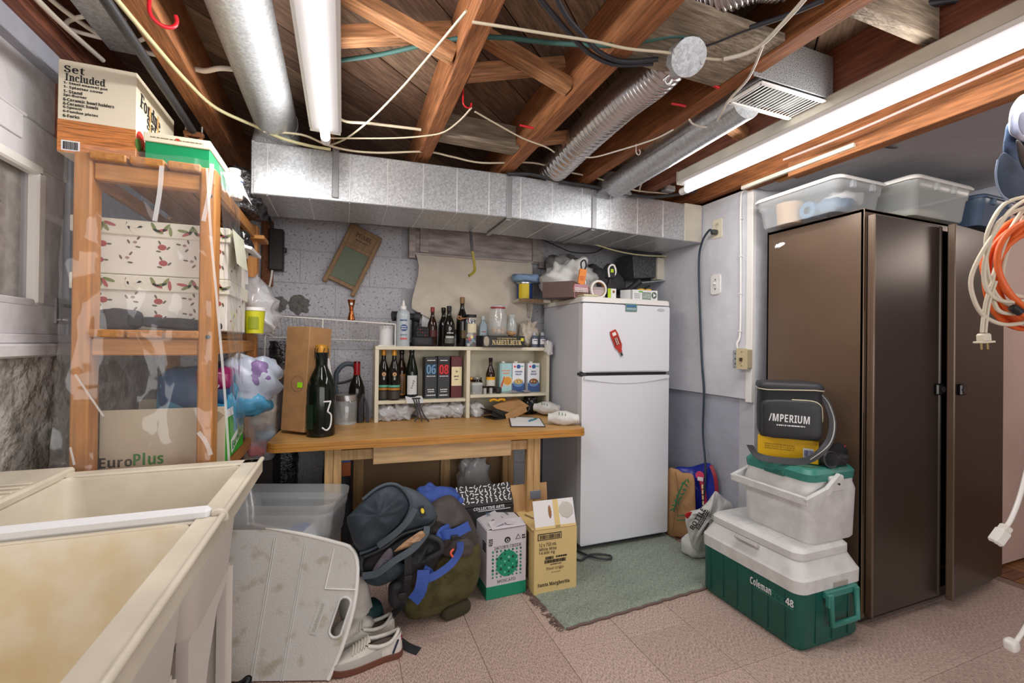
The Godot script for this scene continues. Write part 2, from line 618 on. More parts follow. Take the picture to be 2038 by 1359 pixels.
	mat("denim_pale", "c3c8d8", 0.85, 0, cloud, Vector3(6, 6, 6), fine, 0.4)
	mat("foil_dark", "9a9a9e", 0.25, 0.8, ntex(81, 0.03, 0.1, 1.1, 1), Vector3(6, 6, 6), bump, 2.0)
	mat("bag_white", "e4e4e2", 0.5, 0, cloud, Vector3(5, 5, 5), bump, 0.3)
	mat("cement", "6e6c68", 0.95, 0, dirt, Vector3(4, 4, 4), bump, 1.5)
	mat("washboard_wood", "9a7c5c", 0.7, 0, grain2, Vector3(6, 1, 6))
	mat("floral", "efeae0", 0.7)
	clear("glass", "eef4f4", 0.14, 0.03)
	clear("glass_edge", "dfe8e8", 0.35, 0.05)
	clear("film", "f4f6fa", 0.045, 0.08)
	clear("film_fold", "ffffff", 0.3, 0.2)
	clear("bin_clear", "dfe6ea", 0.33, 0.2)
	clear("bin_clear2", "e6ecea", 0.42, 0.25)
	clear("bubble", "eef0f4", 0.5, 0.12)
	clear("pane_glass", "d8d6d0", 0.16, 0.02)

# ---------- the room ----------
const XL := -0.93
const XR := 2.2
const ZB := -2.95
const JY := 2.19
const PY := 2.38

func build_room():
	# floor
	var fl = struct(cb("floor", Vector3(XL - 0.2, -0.12, ZB - 0.2), Vector3(3.41, -0.003, 2.3), "tile_gap"))
	var meshes := []
	var st := S()
	bx(st, Vector3.ZERO, Vector3(0.309, 0.006, 0.289), 0.0012)
	var tm := done(st)
	for i in 15:
		for j in 12:
			var x := 0.845 + 0.311 * (i - 6) + 0.155
			if x > 3.41: continue
			var t := mi("tile", tm, "tile%d" % (rng.randi() % 3), fl)
			t.position = Vector3(minf(x, 3.41 - 0.155), 0.0565 - 0.0003 * rng.randf(), -1.585 + 0.29 * (j - 4) - 0.145) - fl.position - Vector3(0, 0.0595, 0)
	struct(cb("floor_front", Vector3(XL, -0.05, 0.6), Vector3(3.41, -0.001, 2.3), "tile0"))
	var pf = struct(cb("floor_next_room", Vector3(3.41, -0.12, -3.2), Vector3(5.4, -0.004, 2.3), "parquet"))
	for i in 6:
		for j in 9:
			for k in 3:
				var odd := (i + j) % 2 == 0
				var c := Vector3(3.5 + i * 0.18, -0.003, -1.9 + j * 0.18)
				c += Vector3((k - 1) * 0.06, 0, 0) if odd else Vector3(0, 0, (k - 1) * 0.06)
				var b := box("parquet_strip", c - pf.position, Vector3(0.058, 0.006, 0.178) if odd else Vector3(0.178, 0.006, 0.058), "parquet" if odd else "parquet_b", pf, 0.001)
				b.position.y = 0.062 - 0.003
	# back wall of painted blocks
	var wb = struct(cb("wall_back", Vector3(XL - 0.2, -0.05, ZB - 0.2), Vector3(2.45, PY, ZB), "mortar"))
	st = S()
	bx(st, Vector3.ZERO, Vector3(0.3985, 0.1985, 0.03), 0.003)
	var bm := done(st)
	for j in 11:
		for i in 8:
			var x := -0.85 + i * 0.4 + (0.2 if j % 2 else 0.0)
			var y := 0.1 + j * 0.2
			if x > 0.5 and x < 1.25 and y > 1.45: continue
			var o := mi("block", bm, "block", wb)
			o.position = Vector3(x, y, ZB - 0.0115 + 0.001 * rng.randf()) - wb.position
	# basement window in the back wall: frame, board, hanging cloth
	var w2 = struct(T("window_1", "", "", Vector3(0.86, 1.4, ZB)))
	w2.remove_meta("label"); w2.remove_meta("category")
	cb("board", Vector3(-0.44, 0.43, 0.01), Vector3(0.46, 0.62, 0.03), "old_board", w2)
	cb("stile", Vector3(-0.40, 0.44, 0.03), Vector3(-0.345, 0.62, 0.05), "old_board", w2)
	cb("stile", Vector3(0.40, 0.44, 0.03), Vector3(0.455, 0.62, 0.05), "old_board", w2)
	cb("frame", Vector3(-0.47, 0.40, 0.0), Vector3(-0.43, 0.70, 0.05), "old_board", w2)
	cb("frame", Vector3(0.45, 0.40, 0.0), Vector3(0.49, 0.70, 0.05), "old_board", w2)
	st = S()
	surf(st, 40, 34, func(u, v):
		var lift: float = 0.16 * pow(1.0 - u, 3.0) * v
		var y: float = 0.43 - 0.52 * v + lift - 0.04 * u * v
		var fold: float = 0.014 * sin(9.0 * (u + 0.5 * v) + 2.0) * v + 0.02 * noise(Vector3(u * 3, v * 2.5, 1), 5) + 0.05 * exp(-pow((v - 0.15 - 0.9 * u) * 6.0, 2.0)) * (1.0 - u) * 0.7
		return Vector3(-0.43 + 0.82 * u + 0.02 * sin(5 * v), y, 0.045 + fold + 0.02 * v))
	var cl := ob("window_cloth", st, "cloth_cream")
	cl.position = Vector3(0.86, 1.4, ZB)
	tag(cl, "stained cream cloth hanging wrinkled over the basement window behind the jars", "cloth")
	tag(tube("cloth_rod", [Vector3(0.42, 1.828, ZB + 0.045), Vector3(0.85, 1.832, ZB + 0.05), Vector3(1.26, 1.836, ZB + 0.045)], 0.009, "old_board", null, 8, 2), "thin pale rod holding the top hem of the cream window cloth", "rod")
	var pb = T("pry_bar", "thin dark pry bar with yellow hooked tip hanging below the duct over the cloth", "pry bar")
	ribbon("shaft", [Z(936, 455, -2.61), Z(940, 500, -2.61)], 0.016, 0.008, Vector3.BACK, "iron", pb)
	ribbon("tip", crv([Z(940, 499, -2.61), Z(944, 525, -2.61), Z(944, 540, -2.60), Z(933, 549, -2.57)], 4), 0.016, 0.008, Vector3.BACK, "#8d8026,0.5", pb, 1)
	# left wall: rough parged foundation, sill, old hinged window sash
	st = S()
	surf(st, 110, 44, func(u, v):
		var z: float = ZB + 4.6 * u
		var y: float = 1.215 * v
		return Vector3(XL + 0.011 * noise(Vector3(0, y * 5, z * 5), 3) + 0.005 * noise(Vector3(0, y * 24, z * 24), 4), y, z))
	st.set_smooth_group(-1)
	bx(st, Vector3(XL - 0.12, 0.6, -0.4), Vector3(0.2, 1.2, 5.2), 0.0)
	struct(ob("wall_left", st, "parge"))
	struct(cb("wall_left_upper", Vector3(XL - 0.3, 1.2, ZB), Vector3(XL - 0.1, PY, 2.3), "plaster_grey"))
	struct(cb("trim_sill", Vector3(XL - 0.1, 1.19, -2.08), Vector3(XL + 0.035, 1.232, 0.6), "old_white", null, 0.006))
	struct(cb("trim_sill_edge", Vector3(XL - 0.1, 1.232, -2.06), Vector3(XL + 0.012, 1.262, 0.6), "old_white", null, 0.004))
	var w1 = struct(T("window_2", "", "", Vector3(XL, 1.26, -1.6)))
	w1.remove_meta("label"); w1.remove_meta("category")
	# in its own axes: z towards the camera from -1.6; panes lie between rails and stiles
	cb("rail", Vector3(-0.05, 0.0, -0.45), Vector3(0, 0.1, 1.6), "old_white", w1, 0.004)
	cb("rail", Vector3(-0.05, 0.545, -0.45), Vector3(0, 0.68, 1.6), "old_white", w1, 0.004)
	cb("stile", Vector3(-0.05, 0.1, -0.43), Vector3(0, 0.545, -0.29), "old_white", w1, 0.004)
	cb("stile", Vector3(-0.05, 0.1, 0.5), Vector3(0, 0.545, 0.66), "old_white", w1, 0.004)
	cb("bead", Vector3(-0.025, 0.1, -0.315), Vector3(0.008, 0.53, -0.275), "white_enamel", w1, 0.006)
	cb("bead", Vector3(-0.025, 0.515, -0.3), Vector3(0.008, 0.55, 0.5), "white_enamel", w1, 0.006)
	cb("bead", Vector3(-0.03, 0.09, -0.3), Vector3(0.002, 0.115, 0.5), "old_white", w1, 0.004)
	cb("pane", Vector3(-0.036, 0.1, -0.3), Vector3(-0.033, 0.53, 0.5), "pane_glass", w1, 0.0)
	for k in 7: cb("backing_board", Vector3(-0.06, 0.1, -0.3 + k * 0.115), Vector3(-0.044, 0.54, -0.187 + k * 0.115), "old_board", w1, 0.002)
	for y in [0.2, 0.4]:
		tube("nail", [Vector3(-0.04, y, -0.19), Vector3(-0.038, y + 0.012, -0.16), Vector3(-0.038, y - 0.005, -0.13), Vector3(-0.04, y - 0.02, -0.16)], 0.004, "iron", w1)
	cb("header", Vector3(-0.1, 0.685, -0.47), Vector3(-0.006, 0.93, 1.7), "old_white", w1, 0.004)
	cb("frame", Vector3(-0.08, -0.06, -0.50), Vector3(0.004, 0.93, -0.456), "plaster_grey", w1, 0.004)
	var hg := cb("hinge", Vector3(-0.002, 0.60, -0.2), Vector3(0.006, 0.675, -0.08), "old_white", w1, 0.002)
	tube("hinge_pin", [Vector3(0.002, 0.04, -0.07), Vector3(0.002, 0.04, 0.07)], 0.006, "old_white", hg, 8, 0)
	var lt := cb("latch", Vector3(0.0, 0.04, -0.455), Vector3(0.008, 0.13, -0.38), "steel", w1, 0.002)
	tube("latch_bolt", [Vector3(0.008, 0.02, 0.02), Vector3(0.008, 0.02, -0.05)], 0.007, "iron", lt, 8, 0)
	tube("latch_knob", [Vector3(0.006, -0.03, 0.0), Vector3(0.022, -0.03, 0.0)], 0.008, "steel", lt, 8, 0)
	struct(bar("trim_beam", Vector3(XL - 0.02, 2.16, -2.15), Vector3(XL - 0.02, 2.13, 1.0), 0.1, 0.07, "plaster_grey", null))
	struct(cb("wall_left_studs", Vector3(XL - 0.1, 2.19, ZB), Vector3(XL - 0.06, PY, 2.3), "joist_red"))
	struct(cb("trim_post", Vector3(XL - 0.02, 1.9, -2.02), Vector3(XL + 0.03, PY, -1.98), "joist_red"))
	# right: stub wall, alcove behind the cabinet, doorway wall
	var wr = struct(cb("wall_right", Vector3(XR, -0.02, ZB - 0.1), Vector3(XR + 0.1, 2.17, -1.87), "plaster_grey"))
	var pn := cb("panel", Vector3(XR - 0.018, 0.945, ZB), Vector3(XR, 2.168, -1.885), "plaster", null)
	remove_child(pn); wr.add_child(pn); pn.position -= wr.position; pn.name = "panel"
	var cs := cb("corner_strip", Vector3(XR - 0.022, 0.93, -1.91), Vector3(XR + 0.002, 2.168, -1.868), "white_enamel", null)
	remove_child(cs); wr.add_child(cs); cs.position -= wr.position; cs.name = "corner_strip"
	struct(cb("wall_alcove", Vector3(XR, -0.02, -1.97), Vector3(3.5, 2.17, -1.868), "plaster"))
	struct(cb("wall_doorway", Vector3(3.41, -0.02, -1.9), Vector3(3.5, 2.17, -1.40), "plaster"))
	struct(cb("wall_right_front", Vector3(3.41, -0.02, -0.45), Vector3(3.5, PY, 2.3), "plaster"))
	struct(cb("wall_over_doorway", Vector3(3.41, 2.05, -1.40), Vector3(3.5, PY, -0.45), "plaster"))
	struct(cb("wall_front", Vector3(XL - 0.3, -0.05, 2.3), Vector3(5.5, PY + 0.1, 2.4), "plaster"))
	var w3 = struct(T("added_window_3", "", "", Vector3(0.75, 1.4, 2.29)))  # added window out of view, made up to carry the fill light
	w3.remove_meta("label"); w3.remove_meta("category")
	box("pane", Vector3(0, 0, 0), Vector3(3.4, 1.5, 0.01), "window_glow", w3, 0.0)
	for k in 5: box("frame", Vector3(-1.72 + 0.86 * k, 0, -0.01), Vector3(0.05, 1.6, 0.05), "white_enamel", w3)
	for k in 2: box("frame", Vector3(0, -0.775 + 1.55 * k, -0.01), Vector3(3.5, 0.05, 0.05), "white_enamel", w3)
	struct(cb("wall_next_back", Vector3(3.4, -0.05, -3.3), Vector3(5.5, PY, -3.2), "pink_paint"))
	struct(cb("wall_next_right", Vector3(5.4, -0.05, -3.3), Vector3(5.5, PY, 2.4), "pink_paint"))
	struct(cb("ceiling_next_room", Vector3(3.41, 2.17, -3.3), Vector3(5.5, 2.27, 2.4), "ceiling_grey"))
	var d1 = struct(T("door_1", "", "", Vector3(3.44, 0.012, -1.39)))
	d1.remove_meta("label"); d1.remove_meta("category")
	cb("slab", Vector3(0.035, 0, -0.018), Vector3(0.85, 2.03, 0.018), "pink_paint", d1, 0.003)
	cb("slab_edge", Vector3(0.0, 0, -0.018), Vector3(0.034, 2.03, 0.018), "plaster_grey", d1, 0.003)
	# grey drywall ceiling above the cabinet with its ragged edge
	var dc = struct(cb("ceiling_drywall", Vector3(XR + 0.005, 2.17, -1.9), Vector3(3.45, 2.185, 1.2), "ceiling_grey"))
	var co = dc.position
	cb("edge_bead", Vector3(XR - 0.004, 2.163, -1.2) - co, Vector3(XR + 0.008, 2.187, 1.2) - co, "white_enamel", dc, 0.003)
	st = S()
	surf(st, 14, 6, func(u, v): return Vector3(XR - 0.06 + 0.22 * v + 0.015 * sin(u * 9), 2.168 - 0.016 * sin(v * 3) - 0.012 * (1 - v) * sin(u * 3.1), -1.86 + 0.6 * u) - co)
	ob("torn_paper", st, "ceiling_grey", dc)
	tube("crack", [Vector3(2.75, 2.1695, -1.75) - co, Vector3(2.95, 2.1695, -1.5) - co, Vector3(3.35, 2.1695, -1.42) - co], 0.003, "plaster", dc)
	# ceiling: diagonal boards, joists, bridging, blocking
	var ce = struct(cb("ceiling", Vector3(XL - 0.3, PY + 0.022, ZB - 0.1), Vector3(3.5, PY + 0.1, 2.3), "cab_dark"))
	co = ce.position
	st = S()
	bx(st, Vector3.ZERO, Vector3(0.185, 0.02, 4.6), 0.002)
	var pm := done(st)
	var dirn := Vector3(0.75, 0, -0.66).normalized()
	var side := Vector3(dirn.z, 0, -dirn.x)
	for k in 30:
		var b := mi("plank", pm, "plank%d" % (rng.randi() % 3), ce)
		b.transform = Transform3D(Basis(side, Vector3.UP, -dirn), Vector3(0.7, PY + 0.011 - 0.004 * rng.randf(), -1.2) + side * (k - 15) * 0.19 - co)
	var jx := [[-0.88, 0.05, "joist_red"], [-0.555, 0.085, "joist0"], [-0.08, 0.06, "joist2"], [0.372, 0.064, "joist0"], [0.825, 0.072, "joist0"], [1.3, 0.066, "joist1"], [1.74, 0.06, "joist_red"], [2.175, 0.06, "joist1"], [2.65, 0.06, "joist2"], [3.1, 0.06, "joist2"]]
	for j in jx:
		cb("joist", Vector3(j[0] - j[1] / 2, JY, ZB) - co, Vector3(j[0] + j[1] / 2, PY, 2.2) - co, j[2], ce, 0.004)
	for s in [[-0.05, 0.34, -1.5, 1], [-0.05, 0.34, -1.5, -1], [0.405, 0.79, -1.52, 1], [0.405, 0.79, -1.52, -1], [0.86, 1.265, -1.9, 1], [1.335, 1.71, -1.55, -1]]:
		var y0 := 2.225
		var y1 := 2.345
		var dz: float = 0.03 * s[3]
		bar("strut", Vector3(s[0], y0 if s[3] > 0 else y1, s[2] - dz) - co, Vector3(s[1], y1 if s[3] > 0 else y0, s[2] - dz) - co, 0.055, 0.045, "strut", ce)
	cb("blocking", Vector3(0.862, 2.196, -1.245) - co, Vector3(1.266, 2.222, -0.975) - co, "grey_wood", ce)
	cb("blocking", Vector3(0.405, 2.2, -2.08) - co, Vector3(0.788, 2.33, -2.04) - co, "grey_wood", ce)
	cb("blocking", Vector3(0.405, 2.195, -2.05) - co, Vector3(0.788, 2.215, -1.99) - co, "grey_wood", ce)
	cb("blocking", Vector3(1.335, 2.2, -0.84) - co, Vector3(1.70, 2.375, -0.8) - co, "grey_wood", ce)
	cb("blocking", Vector3(-0.5, 2.2, -1.15) - co, Vector3(-0.12, 2.37, -1.11) - co, "grey_wood", ce)
	cb("nailer", Vector3(2.10, 2.115, -1.6) - co, Vector3(2.17, 2.19, 1.0) - co, "joist0", ce, 0.003)
	cb("nailer", Vector3(2.12, 2.15, -1.9) - co, Vector3(2.19, 2.185, -1.3) - co, "joist1", ce, 0.003)
	cb("lath", Vector3(2.16, 2.14, -1.72) - co, Vector3(2.2, 2.165, -1.42) - co, "pine_z", ce, 0.003)
	struct(cb("trim_lath", Vector3(2.085, 2.135, -1.87), Vector3(2.105, 2.155, -1.28), "cream_enamel"))
	# cement patches on the back wall
	for p in [[553, 607, 0.05], [595, 607, 0.056]]:
		st = S()
		var ph: float = p[0]
		surf(st, 28, 5, func(u, v):
			var a: float = TAU * u
			var r: float = p[2] * v * (1.0 + 0.45 * noise(Vector3(cos(a), sin(a), ph) * 1.4, 9))
			return Vector3(cos(a) * r, sin(a) * r, 0.014 * (1 - v * v) + 0.002 - 0.004 * (1.0 if v < 0.3 else 0.0)))
		var o := ob("cement_patch", st, "cement")
		o.position = Z(p[0], p[1], ZB + 0.006)
		tag(o, "rough dark grey cement patch on the block wall, %s" % ("the left one" if p[0] < 570 else "nearer the copper jigger"), "patch")

# ---------- under the joists ----------
func lamp(x, z0, z1, y, label, e):
	var o = T("fluorescent_light", label, "ceiling light", Vector3(x, y, (z0 + z1) / 2), 0.0, "bare tube lights under the joists")
	var l: float = absf(z1 - z0)
	box("housing", Vector3(0, 0.052, 0), Vector3(0.115, 0.055, l), "cream_enamel", o, 0.006)
	var tray := S()
	prism(tray, [Vector2(-0.062, 0.024), Vector2(0.062, 0.024), Vector2(0.05, 0.014), Vector2(-0.05, 0.014)], -l / 2, l / 2)
	ob("reflector", tray, "white_enamel", o)
	for s in [-1, 1]:
		box("end_plate", Vector3(0, 0.045, s * (l / 2 + 0.002)), Vector3(0.118, 0.07, 0.004), "cream_enamel", o, 0.001)
		var lh := box("lamp_holder", Vector3(0, -0.006, s * (l / 2 - 0.006)), Vector3(0.03, 0.045, 0.012), "white_enamel", o, 0.004)
		disc("contact", Vector3(0, -0.006, s * -0.008), 0.008, "steel", lh, Basis.IDENTITY, 0.002)
	tube("tube", [Vector3(0, -0.012, -l / 2 + 0.01), Vector3(0, -0.012, l / 2 - 0.01)], 0.019, "tube_glow", o, 16, 0)
	for s in [-1, 1]: tube("end_cap", [Vector3(0, -0.012, s * (l / 2 - 0.012)), Vector3(0, -0.012, s * (l / 2 + 0.03))], 0.0192, "steel" if s > 0 else "white_enamel", o, 16, 0)
	area_light("fluorescent_tube_light", Vector3(x, y - 0.034, (z0 + z1) / 2), Vector3(x, 0, (z0 + z1) / 2 + 0.001), Vector2(0.1, l), e, Color(1.0, 0.985, 0.97))
	for s in [-1, 1]: area_light("fluorescent_side_light", Vector3(x + s * 0.0665, y + 0.0, (z0 + z1) / 2), Vector3(x + s * 1.0, y + 0.12, (z0 + z1) / 2), Vector2(l, 0.03), e * 0.4, Color(1.0, 0.985, 0.97))
	return o

func cable(label, pts, r, m, clips = []):
	var o = tube("cable", pts, r * 0.82, m, null, 7, 6)
	for c in clips: tube("staple", [c + Vector3(-r * 1.6, r * 2, 0), c + Vector3(-r * 1.5, -r * 0.9, 0), c + Vector3(r * 1.5, -r * 0.9, 0), c + Vector3(r * 1.6, r * 2, 0)], 0.0012, "white_enamel", o, 5, 0).position -= Vector3.ZERO
	return tag(o, label, "cable")

func build_ceiling_things():
	lamp(-0.08, -2.0, -0.78, 2.11, "white tube light under the joists beside the thick round duct at left", 1.5)
	lamp(1.72, -1.9, -0.5, 2.105, "long tube light in cream channel running beside the torn grey ceiling edge at right", 1.5)
	# main rectangular duct along the back, in its own axes
	var a := Vector3(-0.39, 1.905, -2.25)
	var b := Vector3(0.832, 1.936, -2.25)
	var c := Vector3(2.18, 1.922, -2.25)
	var o = T("supply_duct", "long galvanized rectangular duct running across the back under the joists", "duct")
	for s in [[a, b, "body"], [b, c, "body"]]:
		var d: Vector3 = s[1] - s[0]
		var bs: Basis = Basis(d.normalized(), Vector3.UP, d.normalized().cross(Vector3.UP))
		box(s[2], (s[0] + s[1]) / 2 + Vector3(0, 0.118, -0.19), Vector3(d.length(), 0.236, 0.38), "galv", o, 0.004, bs)
	for k in 14:
		var t := (k + 0.35) / 14.0
		var p := a.lerp(b, t * 2) if t < 0.5 else b.lerp(c, t * 2 - 1)
		box("stiffening_rib", p + Vector3(0, 0.118, 0.0), Vector3(0.006, 0.228, 0.005), "galv_seam", o, 0.002)
		box("stiffening_rib", p + Vector3(0, -0.0005, -0.19), Vector3(0.005, 0.004, 0.37), "galv_seam", o, 0.0015)
	for p in [Z(668, 340, -2.25), b + Vector3(0, 0.118, 0), Z(1182, 410, -2.25)]:
		p.y = 2.045
		box("drive_cleat", p + Vector3(0, 0.0, 0.002), Vector3(0.03, 0.234, 0.012), "cleat", o, 0.003)
		box("drive_cleat", Vector3(p.x, 1.925, -2.44), Vector3(0.025, 0.008, 0.37), "galv_dirty", o, 0.002)
	box("end_cap", a + Vector3(0.003, 0.118, -0.19), Vector3(0.012, 0.242, 0.386), "galv_dirty", o, 0.003)
	box("end_collar", Vector3(2.1, 2.045, -2.4395), Vector3(0.14, 0.241, 0.386), "cream_enamel", o, 0.003)
	# round pipes
	var p1 := [Vector3(-0.30, 2.25, -1.0), Vector3(-0.30, 2.25, -2.28)]
	var rp = T("round_duct", "thick round galvanized pipe rising over the left end of the rectangular duct", "duct")
	tube("pipe", p1, 0.09, "galv", rp, 28, 0)
	tube("joint_band", [Vector3(-0.30, 2.25, -2.262), Vector3(-0.30, 2.25, -2.282)], 0.0925, "galv_dirty", rp, 28, 0)
	var st := S()
	tub(st, [[2.14, 0.2, 0.2, 0.02], [2.19, 0.19, 0.18, 0.03], [2.31, 0.17, 0.16, 0.05]], false)
	ob("boot", st, "galv_dirty", rp).position = Vector3(-0.30, 0, -2.36)
	var r2 = T("round_duct", "smooth round galvanized pipe ending at the white floor register box", "duct")
	tube("pipe", [Vector3(1.475, 2.18, -2.20), Vector3(1.43, 2.19, -1.26)], 0.068, "galv", r2, 26, 0)
	st = S()
	tub(st, [[2.14, 0.2, 0.16, 0.02], [2.2, 0.16, 0.14, 0.05], [2.26, 0.12, 0.12, 0.05]], false)
	ob("boot", st, "galv_dirty", r2).position = Vector3(1.48, 0, -2.25)
	# register boot with grille
	var rg = T("floor_register_boot", "galvanized register box with white slatted grille facing down between the joists", "register")
	var g0 := Vector3(1.515, 2.165, -1.19)
	box("boot", g0 + Vector3(0.0, 0.075, 0.0), Vector3(0.33, 0.11, 0.13), "galv_dirty", rg, 0.003)
	box("side_flange", g0 + Vector3(-0.02, 0.09, 0.075), Vector3(0.4, 0.16, 0.004), "galv_dirty", rg, 0.001)
	for s in [-1, 1]:
		box("frame", g0 + Vector3(0, 0, s * 0.068), Vector3(0.36, 0.008, 0.016), "white_enamel", rg, 0.003)
		box("frame", g0 + Vector3(s * 0.175, 0, 0), Vector3(0.016, 0.008, 0.14), "white_enamel", rg, 0.003)
	for k in 19:
		box("slat", g0 + Vector3(-0.155 + k * 0.0172, 0.002, 0), Vector3(0.0055, 0.003, 0.116), "white_enamel", rg, 0.0008, Basis(Vector3.BACK, 0.2))
	box("shade_plate", g0 + Vector3(0, 0.016, 0), Vector3(0.32, 0.003, 0.12), "cab_dark", rg, 0.0)  # black plate standing for the shade behind the slats
	# corrugated flexible duct
	for f in [["flexible_duct", [Y(1098, 342, 2.235), Y(1165, 272, 2.245), Y(1240, 200, 2.25), Y(1310, 142, 2.255), Vector3(1.06, 2.29, -1.10)], 0.077, "shiny corrugated flexible duct slanting beside the third joist"], ["flexible_duct", [Vector3(0.98, 2.28, -1.02), Vector3(1.05, 2.275, -0.9), Vector3(1.14, 2.27, -0.82), Vector3(1.16, 2.27, -0.5)], 0.062, "short corrugated duct end above the grey board at top right"]]:
		var pts := crv(f[1], 64)
		var rad := []
		for i in pts.size(): rad.append(f[2] * (1.0 + 0.06 * sin(i * PI / 3.0)))
		st = S()
		tb(st, pts, rad, 22)
		tag(ob(f[0], st, "foil_flex"), f[3], "duct")
	# junction box on the blocking
	var jb = T("junction_box", "round grey steel junction box with cover plate between joists", "junction box", Y(1366, 114, 2.158))
	var fb := face(Vector3(-0.28, -0.55, 0.8))
	st = S()
	var oc := []
	for i in 8: oc.append(Vector2(cos(TAU * (i + 0.5) / 8), sin(TAU * (i + 0.5) / 8)) * 0.056)
	prism(st, oc, -0.03, 0.02)
	ob("body", st, "galv_dirty", jb).basis = fb
	disc("cover", fb * Vector3(0, 0, 0.022), 0.054, "galv", jb, fb, 0.002, 24)
	for s in [-1, 1]: disc("screw", fb * Vector3(s * 0.045, s * -0.012, 0.025), 0.006, "steel", jb, fb, 0.002, 8)
	tube("ear", [fb * Vector3(-0.05, -0.05, 0.015), fb * Vector3(-0.062, -0.062, 0.017), fb * Vector3(-0.05, -0.075, 0.018), fb * Vector3(-0.038, -0.06, 0.016)], 0.005, "steel", jb)
	box("bracket", Vector3(0.01, 0.022, -0.025), Vector3(0.05, 0.04, 0.03), "galv_dirty", jb)
	# cables: pixel paths at joist-bottom height
	var J := func(l: Array, y: float) -> Array:
		var out := []
		for q in l: out.append(Y(q[0], q[1], y + (q[2] if q.size() > 2 else 0.0)))
		return out
	cable("thin tan cable sagging along the top of the duct from lamp to right corner", [Z(525, 262, -2.2), Z(600, 268, -2.18), Z(650, 288, -2.2), Z(700, 300, -2.21), Z(760, 304, -2.21), Z(850, 302, -2.2), Z(900, 312, -2.21), Z(960, 324, -2.22), Z(1060, 324, -2.2), Z(1120, 340, -2.21), Z(1190, 355, -2.22), Z(1260, 378, -2.22), Z(1330, 385, -2.22)], 0.006, "romex", [Z(851, 302, -2.2), Z(1032, 322, -2.2)])
	cable("thick dark cable lying along the top front edge of the duct", [Z(1010, 346, -2.235), Z(1060, 347, -2.225), Z(1110, 360, -2.215), Z(1180, 371, -2.21), Z(1230, 383, -2.21), Z(1290, 391, -2.205), Z(1340, 388, -2.205), Z(1385, 380, -2.2)], 0.012, "iron")
	cable("tan cable strung diagonally from duct to the second joist beside the lamp", J.call([[655, 290], [690, 275], [735, 240], [790, 185], [830, 140], [880, 80], [928, 22]], 2.175), 0.005, "romex")
	cable("tan cable crossing from the second joist over the dark pair to the junction box", J.call([[940, 44], [1000, 53], [1080, 66], [1180, 82], [1250, 97], [1330, 105], [1420, 118], [1450, 117]], 2.165), 0.0055, "romex")
	cable("pale double cable curving up to the right from the grey board", J.call([[1440, 118], [1480, 108], [1515, 90], [1555, 50], [1600, 0], [1620, -30]], 2.16), 0.008, "cable_white")
	cable("thin pale cable looping down past the register to the third joist hook", J.call([[1518, 92], [1490, 155], [1450, 200], [1428, 240], [1405, 253], [1380, 247], [1372, 238]], 2.15), 0.005, "cable_white")
	cable("thin pale cable hanging under the corrugated duct towards the white hook", J.call([[1340, 258], [1300, 278], [1230, 300], [1180, 313], [1148, 310]], 2.17), 0.0045, "cable_white")
	cable("green cable running through the joists into the top of the junction box", [Y(660, 124, 2.27), Y(680, 120, 2.27), Y(760, 108, 2.27), Y(905, 78, 2.26), Y(1000, 75, 2.26), Y(1080, 84, 2.25), Y(1180, 90, 2.22), Y(1250, 88, 2.2), Y(1330, 72, 2.2), Y(1375, 74, 2.2), Y(1388, 92, 2.19)], 0.0095, "cable_green")
	cable("black cable leaving the junction box and rising to the right", J.call([[1388, 92], [1420, 84], [1480, 60], [1540, 40], [1580, 25], [1640, 0]], 2.2), 0.009, "cable_black")
	for k in 2:
		cable(["left black cable of the pair dropping past the third joist", "right black cable of the pair crossing behind the third joist"][k], J.call([[[1068, -10], [1110, 40], [1150, 85], [1180, 110], [1225, 128], [1300, 126]], [[1105, -10], [1130, 35], [1165, 75], [1195, 105], [1240, 122], [1310, 118]]][k], 2.175), 0.0095, "cable_black")
	cable("dark cable pair running along the red joist at top right", J.call([[1740, 8], [1800, 12], [1860, 6], [1960, -6]], 2.3), 0.011, "cable_black")
	cable("pale cable running beside the dark pair at top right", J.call([[1728, 14], [1790, 16], [1850, 12], [1940, -4]], 2.31), 0.006, "romex")
	cable("bent tan cable stub between the lamp and the second joist", J.call([[668, 230], [690, 242], [740, 246], [838, 258]], 2.2), 0.0075, "romex")
	cable("thin tan cable from red hook to the middle joist over the duct", J.call([[938, 215], [915, 240], [885, 262], [850, 270], [780, 275], [655, 275]], 2.17), 0.0045, "romex")
	cable("thin tan cable sagging from red hook towards the corrugated duct", J.call([[945, 222], [985, 245], [1040, 275], [1085, 292], [1103, 303]], 2.17), 0.0045, "romex")
	cable("yellowish cable stapled along the first joist and down onto the duct", [Y(225, -10, 2.17), Y(300, 80, 2.17), Y(370, 160, 2.17), Y(430, 215, 2.17), Z(510, 252, -2.2), Z(560, 275, -2.2), Z(620, 291, -2.2), Z(658, 297, -2.21)], 0.0085, "romex_yellow")
	cable("white cable entering a hole in the first joist beside the thick duct", [Y(390, 138, 2.23), Y(410, 141, 2.22), Y(440, 136, 2.22), Y(478, 140, 2.24)], 0.011, "cable_white")
	cable("pale cable sagging across the bay above the fondue box, upper of three", [Y(90, -10, 2.25), Y(140, 30, 2.25), Y(200, 70, 2.25), Y(260, 95, 2.24), Y(320, 112, 2.24)], 0.0095, "cable_white")
	cable("pale looped cable folded back above the fondue box, middle of three", [Y(250, 40, 2.25), Y(180, 32, 2.25), Y(140, 40, 2.25), Y(132, 52, 2.24), Y(150, 62, 2.24), Y(210, 78, 2.24), Y(250, 88, 2.24), Y(285, 78, 2.25), Y(300, 66, 2.26)], 0.008, "cable_white")
